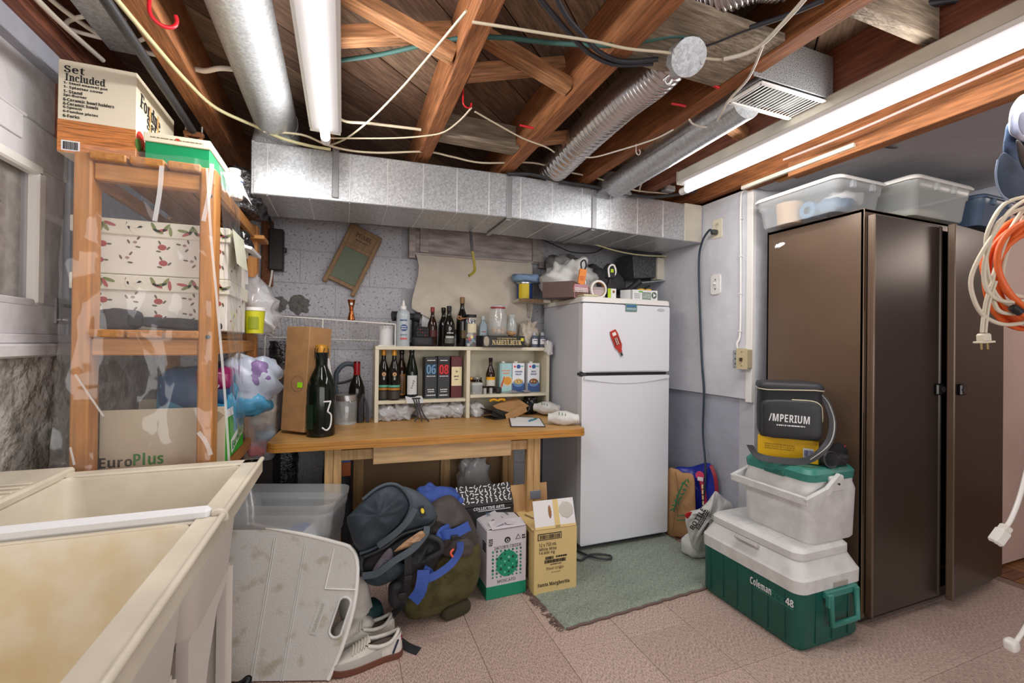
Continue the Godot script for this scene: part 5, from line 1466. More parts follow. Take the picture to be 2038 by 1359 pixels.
func bench_top_shelf(y0: float):
	var st := S()
	var at := func(x: float, z: float) -> Vector3: return Vector3(Z(x, 690, z).x, y0, z)
	# wire rack with copper jigger and paper roll
	var wr = T("wire_rack", "white coated wire shelf rack between the shelves and the bookcase", "rack", Vector3(-0.15, 1.30, -2.80))
	var A: Vector3 = Z(528, 627, -2.74) - wr.position
	var B: Vector3 = Z(787, 645, -2.72) - wr.position
	tube("front_wire", [A, B], 0.004, "white_enamel", wr, 8, 0)
	tube("rear_wire", [A + Vector3(0, -0.12, -0.15), B + Vector3(0, -0.10, -0.15)], 0.004, "white_enamel", wr, 8, 0)
	for s in [[A, -0.24], [B, -0.145], [A.lerp(B, 0.42), -0.2]]: tube("leg_wire", [s[0], s[0] + Vector3(0, s[1], 0)], 0.004, "white_enamel", wr, 8, 0)
	st = S()
	for k in 34:
		var p: Vector3 = A.lerp(B, (k + 0.5) / 34.0)
		tb(st, [p + Vector3(0, 0.004, 0), p + Vector3(0, -0.11, -0.15)], 0.0018, 5, false)
	ob("deck_wires", st, "white_enamel", wr)
	var jg = T("copper_jigger", "polished copper jigger standing on the white wire rack", "jigger", Z(699, 637, -2.78))
	turned("cup", [Vector2(0.0, 0.03), Vector2(0.02, 0.0), Vector2(0.022, 0.002), Vector2(0.016, 0.03), Vector2(0.009, 0.062), Vector2(0.016, 0.09), Vector2(0.023, 0.12), Vector2(0.021, 0.118), Vector2(0.0, 0.09)], mat("copper", "b8683c", 0.22, 0.9), jg)
	turned("collar", [Vector2(0.0095, 0.056), Vector2(0.0125, 0.06), Vector2(0.0125, 0.066), Vector2(0.0095, 0.07)], "copper", jg)
	plate("price_tag", Vector3(0, 0.095, 0.0195), 0.014, 0.014, "paper", jg, Basis(Vector3.RIGHT, -0.2))
	var pr = T("paper_roll", "white paper roll standing at the right end of the wire rack", "paper roll", Vector3(Z(769, 690, -2.80).x, 1.235, -2.80))
	turned("roll", [Vector2(0.012, 0.0), Vector2(0.042, 0.0), Vector2(0.043, 0.003), Vector2(0.043, 0.112), Vector2(0.042, 0.115), Vector2(0.012, 0.115)], "paper", pr)
	turned("core", [Vector2(0.012, 0.0), Vector2(0.0125, 0.116), Vector2(0.0105, 0.116), Vector2(0.0105, 0.0)], "cardboard", pr)
	box("base_board", Vector3(0, -0.006, 0), Vector3(0.1, 0.01, 0.1), "white_enamel", pr, 0.002)
	# squeeze bottle
	var iso = T("squeeze_bottle", "tall clear squeeze bottle with white nozzle and blue printing", "bottle", at.call(802, -2.73))
	turned("body", [Vector2(0, 0), Vector2(0.038, 0), Vector2(0.04, 0.006), Vector2(0.04, 0.185), Vector2(0.036, 0.205), Vector2(0.018, 0.222), Vector2(0.016, 0.226), Vector2(0, 0.226)], "#b8c2c8,0.25", iso)
	turned("nozzle", [Vector2(0.018, 0.222), Vector2(0.018, 0.24), Vector2(0.01, 0.246), Vector2(0.005, 0.275), Vector2(0.0, 0.278)], "white_enamel", iso)
	disc("blue_disc", Vector3(0.0, 0.11, 0.0402), 0.021, "#24487f,0.4", iso)
	plate("red_bar", Vector3(-0.002, 0.045, 0.0404), 0.04, 0.009, "#c8424a,0.5", iso)
	fp(Vector3(-0.002, 0.155, 0.0402), 0.046, 0.014, "#24487f,0.5", iso)
	fp(Vector3(0.0, 0.116, 0.0412), 0.032, 0.007, "paper", iso)
	fp(Vector3(0.0, 0.104, 0.0412), 0.032, 0.007, "paper", iso)
	fp(Vector3(-0.002, 0.068, 0.0404), 0.04, 0.009, "#4a6f7a,0.5", iso)
	# label maker and binocular-like black lenses behind it
	var bn = T("black_lens_pair", "black double lens instrument behind the clear squeeze bottle", "instrument", at.call(806, -2.84))
	for s in [-1, 1]: tube("lens", [Vector3(s * 0.05, 0.185, 0.04), Vector3(s * 0.085, 0.182, 0.045)], 0.03, "nylon_black", bn, 16, 0)
	box("bridge", Vector3(0.0, 0.185, 0.02), Vector3(0.14, 0.04, 0.05), "nylon_black", bn, 0.01)
	tube("post", [Vector3(0.06, 0.0, 0.02), Vector3(0.06, 0.17, 0.02)], 0.025, "ink", bn, 12, 0)
	box("foot", Vector3(0.05, 0.012, 0.02), Vector3(0.1, 0.024, 0.08), "nylon_black", bn, 0.008)
	var lm = T("label_maker", "black handheld label printer with keypad lying on the bookcase", "label printer", at.call(840, -2.735))
	lump("body", Vector3(0.0, 0.03, 0.0), Vector3(0.062, 0.03, 0.05), "nylon_black", lm, Basis.IDENTITY, 0.4, 0.002, 9.0, 3, null)
	box("keypad", Vector3(0.0, 0.085, 0.0), Vector3(0.085, 0.075, 0.025), "#1b1b1e,0.4", lm, 0.006, Basis(Vector3.RIGHT, -0.35) * Basis(Vector3.BACK, -0.1))
	for i in 5:
		for j in 3: box("key", Vector3(-0.03 + 0.015 * i, 0.066 + 0.018 * j, 0.02 - 0.006 * j), Vector3(0.009, 0.009, 0.006), "#3a3a3e,0.5" if i + j != 3 else "#8a3038,0.5", lm, 0.001, Basis(Vector3.RIGHT, -0.35))
	# bottles on top
	var r1 = bottle("beer_bottle", "brown bottle with red cap on the bookcase beside the label printer", at.call(860, -2.76), 0.245, 0.03, "bottle_brown", "#8a2a2c,0.4", 0)
	band(r1, "red_label", 0.0304, 0.06, 0.10, "#4a1616,0.5", -1.2, 1.2)
	plate("white_mark", Vector3(0, 0.155, 0.021), 0.015, 0.02, "#8a3a34,0.5", r1, Basis(Vector3.RIGHT, -0.4))
	bottle("beer_bottle", "plain black bottle partly hidden behind the labelled black bottle", at.call(882, -2.82), 0.25, 0.034, "bottle_dark", "bottle_dark", 0)
	var k2 = bottle("beer_bottle", "black bottle with round emblem and grey label on the bookcase", at.call(893, -2.745), 0.255, 0.036, "bottle_dark", "nylon_black", 0)
	band(k2, "grey_label", 0.0364, 0.02, 0.05, "#5c5f58,0.5", -1.0, 1.0)
	band(k2, "white_label", 0.0365, 0.052, 0.066, "#b8b8b4,0.5", -0.8, 0.8)
	disc("emblem", Vector3(0, 0.112, 0.0364), 0.009, "#c8c8c4,0.4", k2)
	disc("emblem_core", Vector3(0, 0.112, 0.0376), 0.0055, "bottle_dark", k2)
	fp(Vector3(0, 0.085, 0.0368), 0.04, 0.009, "paper", k2)
	var tall = bottle("beer_bottle", "tall corked dark bottle towering over the other bookcase bottles", at.call(919, -2.79), 0.32, 0.037, "bottle_dark", "#8a6a44,0.5", 0)
	band(tall, "twine", 0.0345, 0.178, 0.186, "#a87a50,0.7")
	plate("gold_script", Vector3(0.004, 0.08, 0.0376), 0.03, 0.05, "#6a5430,0.5", tall)
	tube("bow", [Vector3(-0.01, 0.182, 0.036), Vector3(-0.035, 0.195, 0.04), Vector3(-0.03, 0.175, 0.04), Vector3(0.02, 0.185, 0.04), Vector3(0.035, 0.195, 0.038), Vector3(0.01, 0.18, 0.037)], 0.004, "#a87a50,0.7", tall)
	var cj = T("cap_jar", "small jar of coloured bottle caps with black lid and cream label", "jar", at.call(937, -2.735))
	turned("glass", [Vector2(0, 0), Vector2(0.034, 0), Vector2(0.036, 0.006), Vector2(0.036, 0.165), Vector2(0.03, 0.178), Vector2(0.03, 0.186), Vector2(0.0, 0.186)], "glass", cj)
	turned("lid", [Vector2(0.031, 0.186), Vector2(0.034, 0.188), Vector2(0.034, 0.205), Vector2(0, 0.207)], "ink", cj)
	band(cj, "cream_label", 0.0364, 0.09, 0.145, "#ddd4b4,0.6", -0.9, 0.9)
	var cols := ["#c8323a", "#d8d8d4", "#3a5f9a", "#4a4a4c", "#7fb0c8", "#e0c050", "#8a8a8c"]
	for k in 30:
		var a := k * 2.4
		disc("cap", Vector3(cos(a) * 0.026, 0.01 + 0.0028 * k + (0.085 if k > 22 else 0.0), sin(a) * 0.026), 0.011, cols[k % 7] + ",0.4", cj, face(Vector3(cos(a), 0.4 * sin(k), sin(a))), 0.003, 10)
	var sz = T("sanitizer_bottle", "clear flat sanitizer bottle with blue label behind the board game", "bottle", at.call(961, -2.83))
	st = S()
	tub(st, [[0, 0.05, 0.03, 0.01], [0.006, 0.056, 0.034, 0.012], [0.14, 0.056, 0.034, 0.012], [0.165, 0.03, 0.026, 0.012], [0.18, 0.022, 0.022, 0.0105]])
	ob("body", st, "#a9bcc8,0.25", sz)
	turned("cap", [Vector2(0.013, 0.18), Vector2(0.013, 0.205), Vector2(0, 0.206)], "#c8d0d4,0.4", sz)
	plate("blue_print", Vector3(0, 0.06, 0.0176), 0.04, 0.02, "#2f74b8,0.4", sz)
	plate("red_print", Vector3(0, 0.10, 0.0176), 0.03, 0.006, "#b85a60,0.4", sz)
	# board game box, clip jars
	var gm = T("board_game", "black board game box with gold lettering on the bookcase right side", "game box", at.call(995, -2.74))
	box("box", Vector3(0, 0.036, 0), Vector3(0.285, 0.072, 0.16), "#1b1816,0.35", gm, 0.002)
	tx("LE DONJON DE", Vector3(0.02, 0.054, 0.0805), 0.13, 0.012, "#d8c48c,0.5", gm, Basis.IDENTITY, true)
	tx("NAHEULBEUK", Vector3(0.02, 0.03, 0.0805), 0.20, 0.03, "#e4cf94,0.5", gm, Basis.IDENTITY, true)
	lump("figure_print", Vector3(-0.118, 0.036, 0.08), Vector3(0.018, 0.03, 0.003), "#a8a090,0.6", gm, Basis.IDENTITY, 0.8, 0.004, 30.0, 2)
	plate("yellow_sticker", Vector3(0.125, 0.05, 0.0805), 0.02, 0.02, "#d8c820,0.5", gm)
	var kj = T("clip_jar", "large clear jar with red clip lid holding a few corks on the board game", "jar", at.call(990, -2.76) + Vector3(0, 0.072, 0))
	turned("glass", [Vector2(0, 0.003), Vector2(0.055, 0), Vector2(0.06, 0.008), Vector2(0.06, 0.135), Vector2(0.05, 0.16), Vector2(0.042, 0.17), Vector2(0.042, 0.182), Vector2(0.04, 0.17), Vector2(0.057, 0.134), Vector2(0.057, 0.012), Vector2(0, 0.009)], "glass", kj)
	turned("seal", [Vector2(0.043, 0.181), Vector2(0.05, 0.183), Vector2(0.05, 0.189), Vector2(0.043, 0.19)], "#a8242c,0.4", kj)
	turned("lid", [Vector2(0.044, 0.189), Vector2(0.047, 0.191), Vector2(0.045, 0.2), Vector2(0.03, 0.206), Vector2(0, 0.207)], "glass_edge", kj)
	for s in [-1, 1]: tube("clip_wire", [Vector3(s * 0.05, 0.17, 0), Vector3(s * 0.062, 0.18, 0.0), Vector3(s * 0.058, 0.2, 0.0), Vector3(s * 0.046, 0.198, 0)], 0.002, "steel", kj, 6)
	for k in 6: tube("cork", [Vector3(cos(k * 1.2) * 0.03, 0.02 + 0.008 * (k % 2), sin(k * 1.2) * 0.03), Vector3(cos(k * 1.2 + 0.8) * 0.034, 0.028 + 0.01 * (k % 3), sin(k * 1.2 + 0.8) * 0.034)], 0.0115, "#c8a078,0.8", kj, 10, 0)
	var kj2 = T("round_jar", "small crackled glass jar beside the red clip jar on the board game", "jar", at.call(1018, -2.77) + Vector3(0, 0.072, 0))
	turned("glass", [Vector2(0, 0), Vector2(0.028, 0), Vector2(0.034, 0.03), Vector2(0.034, 0.08), Vector2(0.02, 0.11), Vector2(0.02, 0.125), Vector2(0.017, 0.12), Vector2(0.031, 0.08), Vector2(0.0, 0.008)], "glass_edge", kj2, Vector3.ZERO, 12)
	turned("stopper", [Vector2(0.019, 0.12), Vector2(0.024, 0.13), Vector2(0.018, 0.145), Vector2(0, 0.148)], "glass_edge", kj2)
	tag(lump("cork_pile", at.call(1016, -2.74) + Vector3(0.0, 0.09, 0.01), Vector3(0.025, 0.016, 0.018), "#b08a64,0.85", null, Basis.IDENTITY, 0.8, 0.01, 30.0, 2), "few brown corks at the foot of the crackled jar", "corks")
	tag(lump("gauze_bag", at.call(1052, -2.80) + Vector3(0, 0.085, 0), Vector3(0.06, 0.085, 0.05), "cloth_cream", null, Basis.IDENTITY, 0.8, 0.035, 16.0, 7, y0), "crumpled cream gauze bag behind the two grey bottles", "bag")
	for k in 2:
		var gb = T("dropper_bottle", ["left one of two dark little bottles with white labels at the bookcase end", "right one of two dark little bottles with white labels at the bookcase end"][k], "bottle", at.call([1063.0, 1079.0][k], -2.735), 0.0, "little dark bottles with white labels")
		turned("body", [Vector2(0, 0), Vector2(0.023, 0), Vector2(0.024, 0.004), Vector2(0.024, 0.068), Vector2(0.013, 0.08), Vector2(0.0, 0.08)], "#5a6474,0.3", gb, Vector3.ZERO, 18)
		turned("cap", [Vector2(0.013, 0.078), Vector2(0.013, 0.1), Vector2(0.011, 0.102), Vector2(0, 0.102)], "#b8bcc4,0.4", gb, Vector3.ZERO, 14)
		band(gb, "label", 0.0243, 0.022, 0.056, "#e6e6ea,0.6", -1.0, 1.0)
		fp(Vector3(0, 0.046, 0.0246), 0.026, 0.007, "ink", gb)
	tag(lump("mesh_ball", Z(1092, 692, -2.68), Vector3(0.026, 0.05, 0.026), "bag_white", null, Basis.IDENTITY, 0.8, 0.012, 22.0, 3), "white knotted mesh hanging over the bookcase right corner", "mesh")
	for k in 2: tag(box("paper_sheet", at.call([850.0, 872.0][k], -2.885 + 0.008 * k) + Vector3(0, 0.13, 0), Vector3([0.075, 0.08][k], 0.24, 0.002), "paper", null, 0.0, Basis(Vector3.BACK, [-0.06, -0.3][k]) * Basis(Vector3.RIGHT, -0.05)), ["white paper sheet propped upright behind the red capped bottle", "tilted white paper sheet propped behind the black bottles"][k], "paper")

# ---------- fridge and the clutter on it, wall fittings ----------
func build_fridge():
	var x0 := 1.336
	var x1 := 1.98
	var f = T("fridge", "white two-door fridge freezer standing between the bench and the right wall", "fridge", Vector3((x0 + x1) / 2, 0, -2.6))
	var hw := (x1 - x0) / 2
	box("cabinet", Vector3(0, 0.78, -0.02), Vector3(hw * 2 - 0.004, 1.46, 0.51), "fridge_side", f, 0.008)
	var st := S()
	tub(st, [[1.508, hw * 2 + 0.004, 0.57, 0.02], [1.532, hw * 2 + 0.004, 0.57, 0.02], [1.54, hw * 2 - 0.012, 0.554, 0.02]], true)
	ob("top_cap", st, "white_enamel", f).position = Vector3(0, 0, 0.0)
	for d in [["freezer_door", 1.083, 1.502], ["fridge_door", 0.045, 1.062]]:
		st = S()
		var h: float = d[2] - d[1]
		prism(st, rr2(hw * 2, h, 0.012, 3), -0.03, 0.018)
		surf(st, 20, 2, func(u, v):
			var x: float = (u - 0.5) * (hw * 2 - 0.016)
			return Vector3(x, (v - 0.5) * (h - 0.016), 0.018 + 0.009 * (1.0 - pow(absf(u - 0.5) * 2, 4.0))))
		var o := ob(d[0], st, "fridge", f)
		o.position = Vector3(0, (d[1] + d[2]) / 2, 0.262)
		box("gasket", Vector3(0, 0, -0.036), Vector3(hw * 2 - 0.02, h - 0.01, 0.012), "#8a8d94,0.6", o, 0.002)
		if d[0] == "fridge_door":
			st = S()
			var pts := []
			for i in 15: pts.append(Vector2(-hw + 0.01 + (hw * 2 - 0.02) * i / 14.0, h / 2 - 0.018 - 0.03 * sin(PI * i / 14.0)))
			pts.append(Vector2(hw - 0.01, h / 2 - 0.002)); pts.append(Vector2(-hw + 0.01, h / 2 - 0.002))
			prism(st, pts, 0.012, 0.032)
			ob("grip", st, "fridge", o)
	box("hinge_strip", Vector3(-hw + 0.01, 1.072, 0.26), Vector3(0.04, 0.016, 0.05), "iron", f, 0.003)
	box("door_gap_shade", Vector3(0, 1.0725, 0.25), Vector3(hw * 2 - 0.03, 0.02, 0.04), "ink", f, 0.0)  # black strip standing for the shade between the two doors
	box("base_grille", Vector3(0, 0.03, 0.23), Vector3(hw * 2 - 0.02, 0.05, 0.02), "#3a3a3c,0.6", f, 0.002)
	for s in [-1, 1]: turned("foot", [Vector2(0, 0), Vector2(0.02, 0), Vector2(0.02, 0.02), Vector2(0, 0.02)], "ink", f, Vector3(s * (hw - 0.05), 0.012, 0.22), 12)
	disc("logo", Vector3(1.905 - (x0 + x1) / 2, 1.478, 0.2865), 0.03, "#b8bcc2,0.3", f, Basis(Vector3.UP, 0.06), 0.0012, 20, 0.32)
	var fp_ := Vector3(0, 0, -2.31)
	var sk = T("door_sticker", "small blue-green printed sticker near the top of the freezer door", "sticker", Vector3(1.674, 1.484, -2.308))
	plate("base", Vector3.ZERO, 0.085, 0.05, "#6e8c86,0.4", sk, Basis.IDENTITY, 0.0008, 0.006)
	plate("stripe", Vector3(0, 0.01, 0.001), 0.07, 0.012, "#3a6ca0,0.4", sk)
	plate("stripe", Vector3(0, -0.008, 0.001), 0.07, 0.008, "#a8bcc8,0.4", sk)
	var bo = T("bottle_opener", "red bottle-shaped opener magnet stuck tilted on the freezer door", "bottle opener", Vector3(1.568, 1.27, -2.304))
	bo.rotation.z = 0.42
	st = S()
	prism(st, [Vector2(-0.026, 0.05), Vector2(-0.02, 0.075), Vector2(0.02, 0.075), Vector2(0.026, 0.05), Vector2(0.026, -0.03), Vector2(0.012, -0.055), Vector2(0.011, -0.07), Vector2(-0.011, -0.07), Vector2(-0.012, -0.055), Vector2(-0.026, -0.03)], -0.003, 0.003)
	ob("body", st, "#b8382c,0.4", bo)
	plate("opening", Vector3(0, 0.052, 0.0034), 0.026, 0.02, "white_enamel", bo)
	plate("dark_label", Vector3(0, 0.005, 0.0034), 0.036, 0.05, "#7a1f20,0.4", bo)
	fp(Vector3(0, 0.005, 0.0045), 0.045, 0.025, "#d8b8a8,0.5", bo, Basis(Vector3.BACK, PI / 2))
	box("neck", Vector3(0, -0.082, 0), Vector3(0.02, 0.026, 0.006), "steel", bo, 0.002)
	plate("cap_mark", Vector3(0, -0.082, 0.0036), 0.008, 0.02, "ink", bo)
	# power cord on the floor by the fridge
	tag(tube("floor_cable", [Vector3(1.31, 0.02, -2.36), Vector3(1.36, 0.026, -2.22), Vector3(1.44, 0.024, -2.17), Vector3(1.47, 0.024, -2.2), Vector3(1.42, 0.024, -2.24), Vector3(1.36, 0.024, -2.25), Vector3(1.28, 0.02, -2.22), Vector3(1.25, 0.016, -2.3)], 0.006, "cable_black"), "black cord looping out on the floor under the fridge front corner", "cord")
	# shelf plank and cleat behind the fridge
	var pk = T("shelf_plank", "short wooden wall plank behind the left edge of the fridge top", "shelf", Vector3(1.22, 1.545, -2.86))
	box("plank", Vector3(0, 0, 0), Vector3(0.24, 0.022, 0.2), "#c9c2b0,0.5", pk, 0.002)
	box("edge", Vector3(-0.03, 0, 0.102), Vector3(0.18, 0.024, 0.006), "washboard_wood", pk, 0.001)
	box("bracket", Vector3(0, -0.06, -0.05), Vector3(0.02, 0.1, 0.08), "old_board", pk, 0.002)
	var fy := 1.541
	var at := func(x: float, z: float) -> Vector3: return Vector3(Z(x, 585, z).x, fy, z)
	tag(box("tray", Vector3(1.40, fy + 0.008, -2.58), Vector3(0.10, 0.014, 0.5), "#c8c4a0,0.5", null, 0.003), "long pale yellow tray edge along the left of the fridge top", "tray")
	tag(lump("grey_bag", Vector3(1.43, 1.68, -2.70), Vector3(0.17, 0.13, 0.13), "bag_white", null, Basis(Vector3.BACK, 0.5), 0.75, 0.05, 8.0, 3, 1.56), "large pale grey crumpled bag slumping at the left of the fridge top", "bag")
	tag(lump("grey_bag", Vector3(1.47, 1.80, -2.78), Vector3(0.15, 0.055, 0.1), "#8a8888,0.7", null, Basis(Vector3.BACK, -0.15), 0.7, 0.04, 9.0, 6), "darker grey cloth bag heaped against the window board", "bag")
	tag(lump("black_bag", Vector3(1.72, 1.66, -2.72), Vector3(0.16, 0.13, 0.11), "dark_cloth", null, Basis.IDENTITY, 0.75, 0.04, 8.0, 9, 1.55), "dark grey cloth bag at the middle of the fridge top", "bag")
	var cn = T("blue_can", "dark blue can with yellow label beside the fridge on the plank", "can", Vector3(1.17, 1.556, -2.83))
	turned("body", [Vector2(0, 0), Vector2(0.055, 0), Vector2(0.055, 0.11), Vector2(0, 0.11)], "#24407c,0.4", cn)
	band(cn, "yellow_label", 0.0556, 0.005, 0.105, "#d8c020,0.5", -1.2, 0.2)
	turned("rim", [Vector2(0.05, 0.108), Vector2(0.057, 0.108), Vector2(0.057, 0.116), Vector2(0.05, 0.116)], "steel", cn)
	tag(lump("blue_cloth", Vector3(1.17, 1.70, -2.83), Vector3(0.09, 0.03, 0.07), "#7f9cbc,0.8", null, Basis.IDENTITY, 0.7, 0.015, 10.0, 2), "folded light blue cloth lying on the blue can", "cloth")
	var bb = carton("brown_box", "brown printed carton on the left front of the fridge top", at.call(1118, -2.52), 0.16, 0.10, 0.2, "#5d4640,0.5", 0.75)
	fp(Vector3(-0.02, 0.05, 0.1008), 0.1, 0.035, "#c8b8a8,0.5", bb)
	plate("red_mark", Vector3(-0.07, 0.06, 0.1008), 0.012, 0.03, "#b83838,0.5", bb)
	plate("cameo", Vector3(0.02, 0.05, 0.1006), 0.025, 0.06, "#a88a88,0.5", bb)
	var pbx = carton("floral_packet", "pinkish floral packet standing next to the brown carton on the fridge", at.call(1150, -2.44), 0.13, 0.085, 0.05, "#b88a94,0.5", 0.1)
	plate("brown_base", Vector3(0.01, 0.025, 0.0256), 0.1, 0.04, "#6a4c40,0.5", pbx)
	fp(Vector3(0.01, 0.05, 0.0266), 0.1, 0.03, "#eee4e4,0.5", pbx)
	var p2 = carton("clear_packet", "clear packet with dark label left of the tape roll on the fridge", at.call(1187, -2.44), 0.10, 0.075, 0.05, "#a89c9c,0.35", 0.0)
	fp(Vector3(0, 0.035, 0.0262), 0.085, 0.04, "#d8c4c8,0.5", p2)
	for k in 3:
		tag(turned("small_jar", [Vector2(0, 0), Vector2(0.04, 0), Vector2(0.042, 0.06), Vector2(0.036, 0.075), Vector2(0, 0.078)], "glass_edge", null, at.call([1128.0, 1162.0, 1175.0][k], -2.6) + Vector3(0, 0.05 + 0.02 * (k % 2), 0)), ["clear bowl behind the brown carton", "clear bowl behind the orange box", "clear bowl behind the clear packet"][k], "bowl")
	var og = carton("orange_box", "small upright orange box with black loop among the fridge clutter", at.call(1155, -2.50) + Vector3(0, 0.085, 0), 0.045, 0.11, 0.03, "#f08a1c,0.4", -0.3)
	og.rotation.z = -0.15
	tube("loop", [Vector3(-0.01, 0.11, 0), Vector3(-0.02, 0.15, 0), Vector3(0.0, 0.17, 0), Vector3(0.015, 0.14, 0), Vector3(0.01, 0.11, 0)], 0.005, "ink", og)
	fp(Vector3(0, 0.05, 0.0155), 0.03, 0.03, "#c85a10,0.5", og)
	var tr = T("tape_roll", "white roll of tape standing on edge on the fridge top", "tape", at.call(1190, -2.42) + Vector3(0, 0.06, 0))
	var rb := Basis(Vector3.RIGHT, PI / 2)
	turned("tape", [Vector2(0.046, -0.012), Vector2(0.058, -0.012), Vector2(0.058, 0.012), Vector2(0.046, 0.012), Vector2(0.046, -0.012)], "white_enamel", tr, Vector3.ZERO, 28, rb)
	turned("core", [Vector2(0.043, -0.012), Vector2(0.0462, -0.012), Vector2(0.0462, 0.012), Vector2(0.043, 0.012), Vector2(0.043, -0.012)], "cardboard", tr, Vector3.ZERO, 28, rb)
	var sp = T("spray_bottle", "black trigger sprayer with lime and white label on the fridge top", "spray bottle", at.call(1214, -2.42))
	st = S()
	tub(st, [[0, 0.062, 0.045, 0.01], [0.085, 0.062, 0.045, 0.01], [0.11, 0.035, 0.03, 0.012], [0.14, 0.026, 0.026, 0.012]])
	ob("bottle", st, "ink", sp)
	plate("lime_label", Vector3(-0.02, 0.035, 0.0232), 0.022, 0.065, "#b8d020,0.5", sp)
	plate("white_label", Vector3(0.011, 0.035, 0.0232), 0.038, 0.065, "paper", sp)
	disc("label_mark", Vector3(0.011, 0.048, 0.0245), 0.009, "#8a6a20,0.5", sp)
	lump("trigger_head", Vector3(0, 0.165, 0.0), Vector3(0.035, 0.035, 0.025), "nylon_black", sp, Basis.IDENTITY, 0.6, 0.004, 12.0, 2)
	tube("white_guard", [Vector3(-0.02, 0.14, 0.02), Vector3(-0.026, 0.19, 0.02), Vector3(-0.01, 0.215, 0.02), Vector3(0.015, 0.215, 0.02), Vector3(0.028, 0.18, 0.02), Vector3(0.018, 0.15, 0.02)], 0.006, "white_enamel", sp)
	plate("lime_badge", Vector3(-0.004, 0.18, 0.028), 0.02, 0.022, "#b8d020,0.5", sp)
	for k in 2:
		var lb = carton("bulb_box", ["small white bulb box with round emblem beside the sprayer", "wide white bulb box with green print at the right of the fridge top"][k], at.call([1250.0, 1278.0][k], [-2.47, -2.42][k]), [0.09, 0.19][k], [0.072, 0.07][k], 0.07, "#e2e4e4,0.5", [0.5, -0.05][k])
		var w: float = [0.09, 0.19][k]
		disc("emblem", Vector3(w / 2 - 0.028, 0.038, 0.0356), 0.02, "#5a6460,0.5", lb, Basis.IDENTITY, 0.0008, 18, 1.1)
		disc("emblem_face", Vector3(w / 2 - 0.028, 0.038, 0.0364), 0.015, "#e2e4e4,0.5", lb, Basis.IDENTITY, 0.0008, 3)
		if k == 1:
			plate("green_panel", Vector3(0.01, 0.032, 0.0356), 0.065, 0.045, "#54685c,0.5", lb)
			fp(Vector3(0.01, 0.032, 0.0366), 0.06, 0.036, "#d8e0d8,0.5", lb)
			plate("leaf_mark", Vector3(-0.035, 0.058, 0.0356), 0.03, 0.01, "#6ab04c,0.5", lb)
			fp(Vector3(-0.06, 0.03, 0.0356), 0.045, 0.035, "#a8aeb0,0.5", lb)
		else:
			fp(Vector3(-0.02, 0.035, 0.0356), 0.04, 0.05, "#6a7a80,0.5", lb)
	var yt = T("yellow_tape", "two bits of yellow tape roll lying on the wide bulb box", "tape", at.call(1282, -2.45) + Vector3(0, 0.071, 0))
	for k in 2: turned("roll", [Vector2(0.008, 0), Vector2(0.024, 0), Vector2(0.024, 0.014), Vector2(0.008, 0.014)], "#e8b020,0.5", yt, Vector3(-0.028 + 0.058 * k, 0, 0), 16)
	var bt = T("black_tube", "black ribbed hose piece lying behind the bulb boxes", "hose", at.call(1250, -2.58))
	tube("hose", [Vector3(-0.08, 0.07, 0), Vector3(0.0, 0.09, 0.0), Vector3(0.06, 0.14, 0.02), Vector3(0.08, 0.155, 0.03)], 0.022, "nylon_black", bt, 14)
	tube("strap", [Vector3(-0.1, 0.03, 0.05), Vector3(-0.06, 0.08, 0.05), Vector3(0.06, 0.09, 0.05), Vector3(0.18, 0.13, 0.0)], 0.007, "ink", bt)
	box("foot_rest", Vector3(0.0, 0.025, 0), Vector3(0.18, 0.05, 0.06), "#5a5a60,0.5", bt, 0.004)
	tag(box("blue_folder", Vector3(1.83, 1.665, -2.80), Vector3(0.1, 0.25, 0.04), "#1c2c44,0.5", null, 0.004), "dark blue binder standing at the back of the fridge top", "binder")
	# galvanised vent box at the wall
	var vb = T("vent_box", "galvanized duct elbow box under the duct at the right wall above the fridge", "vent", Vector3(2.06, 1.83, -2.74))
	box("body", Vector3(0, 0, 0), Vector3(0.26, 0.18, 0.2), "vent_mesh", vb, 0.004, Basis(Vector3.BACK, 0.1))
	box("flange", Vector3(0.10, -0.02, 0.08), Vector3(0.07, 0.16, 0.08), "cream_enamel", vb, 0.004)
	box("plate", Vector3(-0.02, -0.125, 0.04), Vector3(0.32, 0.006, 0.2), "galv", vb, 0.001, Basis(Vector3.BACK, 0.14))
	# wall fittings on the right wall (facing -x)
	var fx := XR - 0.018
	var L := face(Vector3.LEFT)
	var oc = T("wall_outlet", "cream duplex outlet with black plug high on the white wall panel", "outlet", Vector3(fx - 0.002, 1.986, -2.127))
	plate("plate", Vector3(0, 0, 0), 0.072, 0.118, "#e6dfc8,0.4", oc, L, 0.003, 0.006)
	for s in [-1, 1]:
		var so := disc("socket", Vector3(-0.004, s * 0.022, 0), 0.017, "#d8d0b4,0.4", oc, L, 0.0015, 16)
		for k in [-1, 1]: box("slot", Vector3(k * 0.006, 0.003, 0.0016), Vector3(0.0025, 0.008, 0.001), "ink", so, 0.0)
	var pc = T("power_plug", "black plug and long blue-black cord hanging from the high wall outlet to the floor", "cord", Vector3(fx - 0.006, 1.964, -2.127))
	lump("plug", Vector3(-0.022, -0.002, 0.0), Vector3(0.022, 0.016, 0.016), "#3c3f3c,0.5", pc, Basis.IDENTITY, 0.6, 0.001, 9.0, 2)
	var o0: Vector3 = pc.position
	tube("cord", [Vector3(-0.04, -0.004, 0.0), X(1412, 458, fx - 0.06) - o0, X(1398, 480, fx - 0.05) - o0, X(1391, 520, fx - 0.03) - o0, X(1393, 620, fx - 0.02) - o0, X(1397, 720, fx - 0.015) - o0, X(1401, 780, fx - 0.012) - o0, X(1399, 860, fx - 0.012) - o0, X(1404, 950, fx - 0.05) - o0, Vector3(2.12, 0.02, -2.2) - o0], 0.0068, "#2c3c48,0.5", pc)
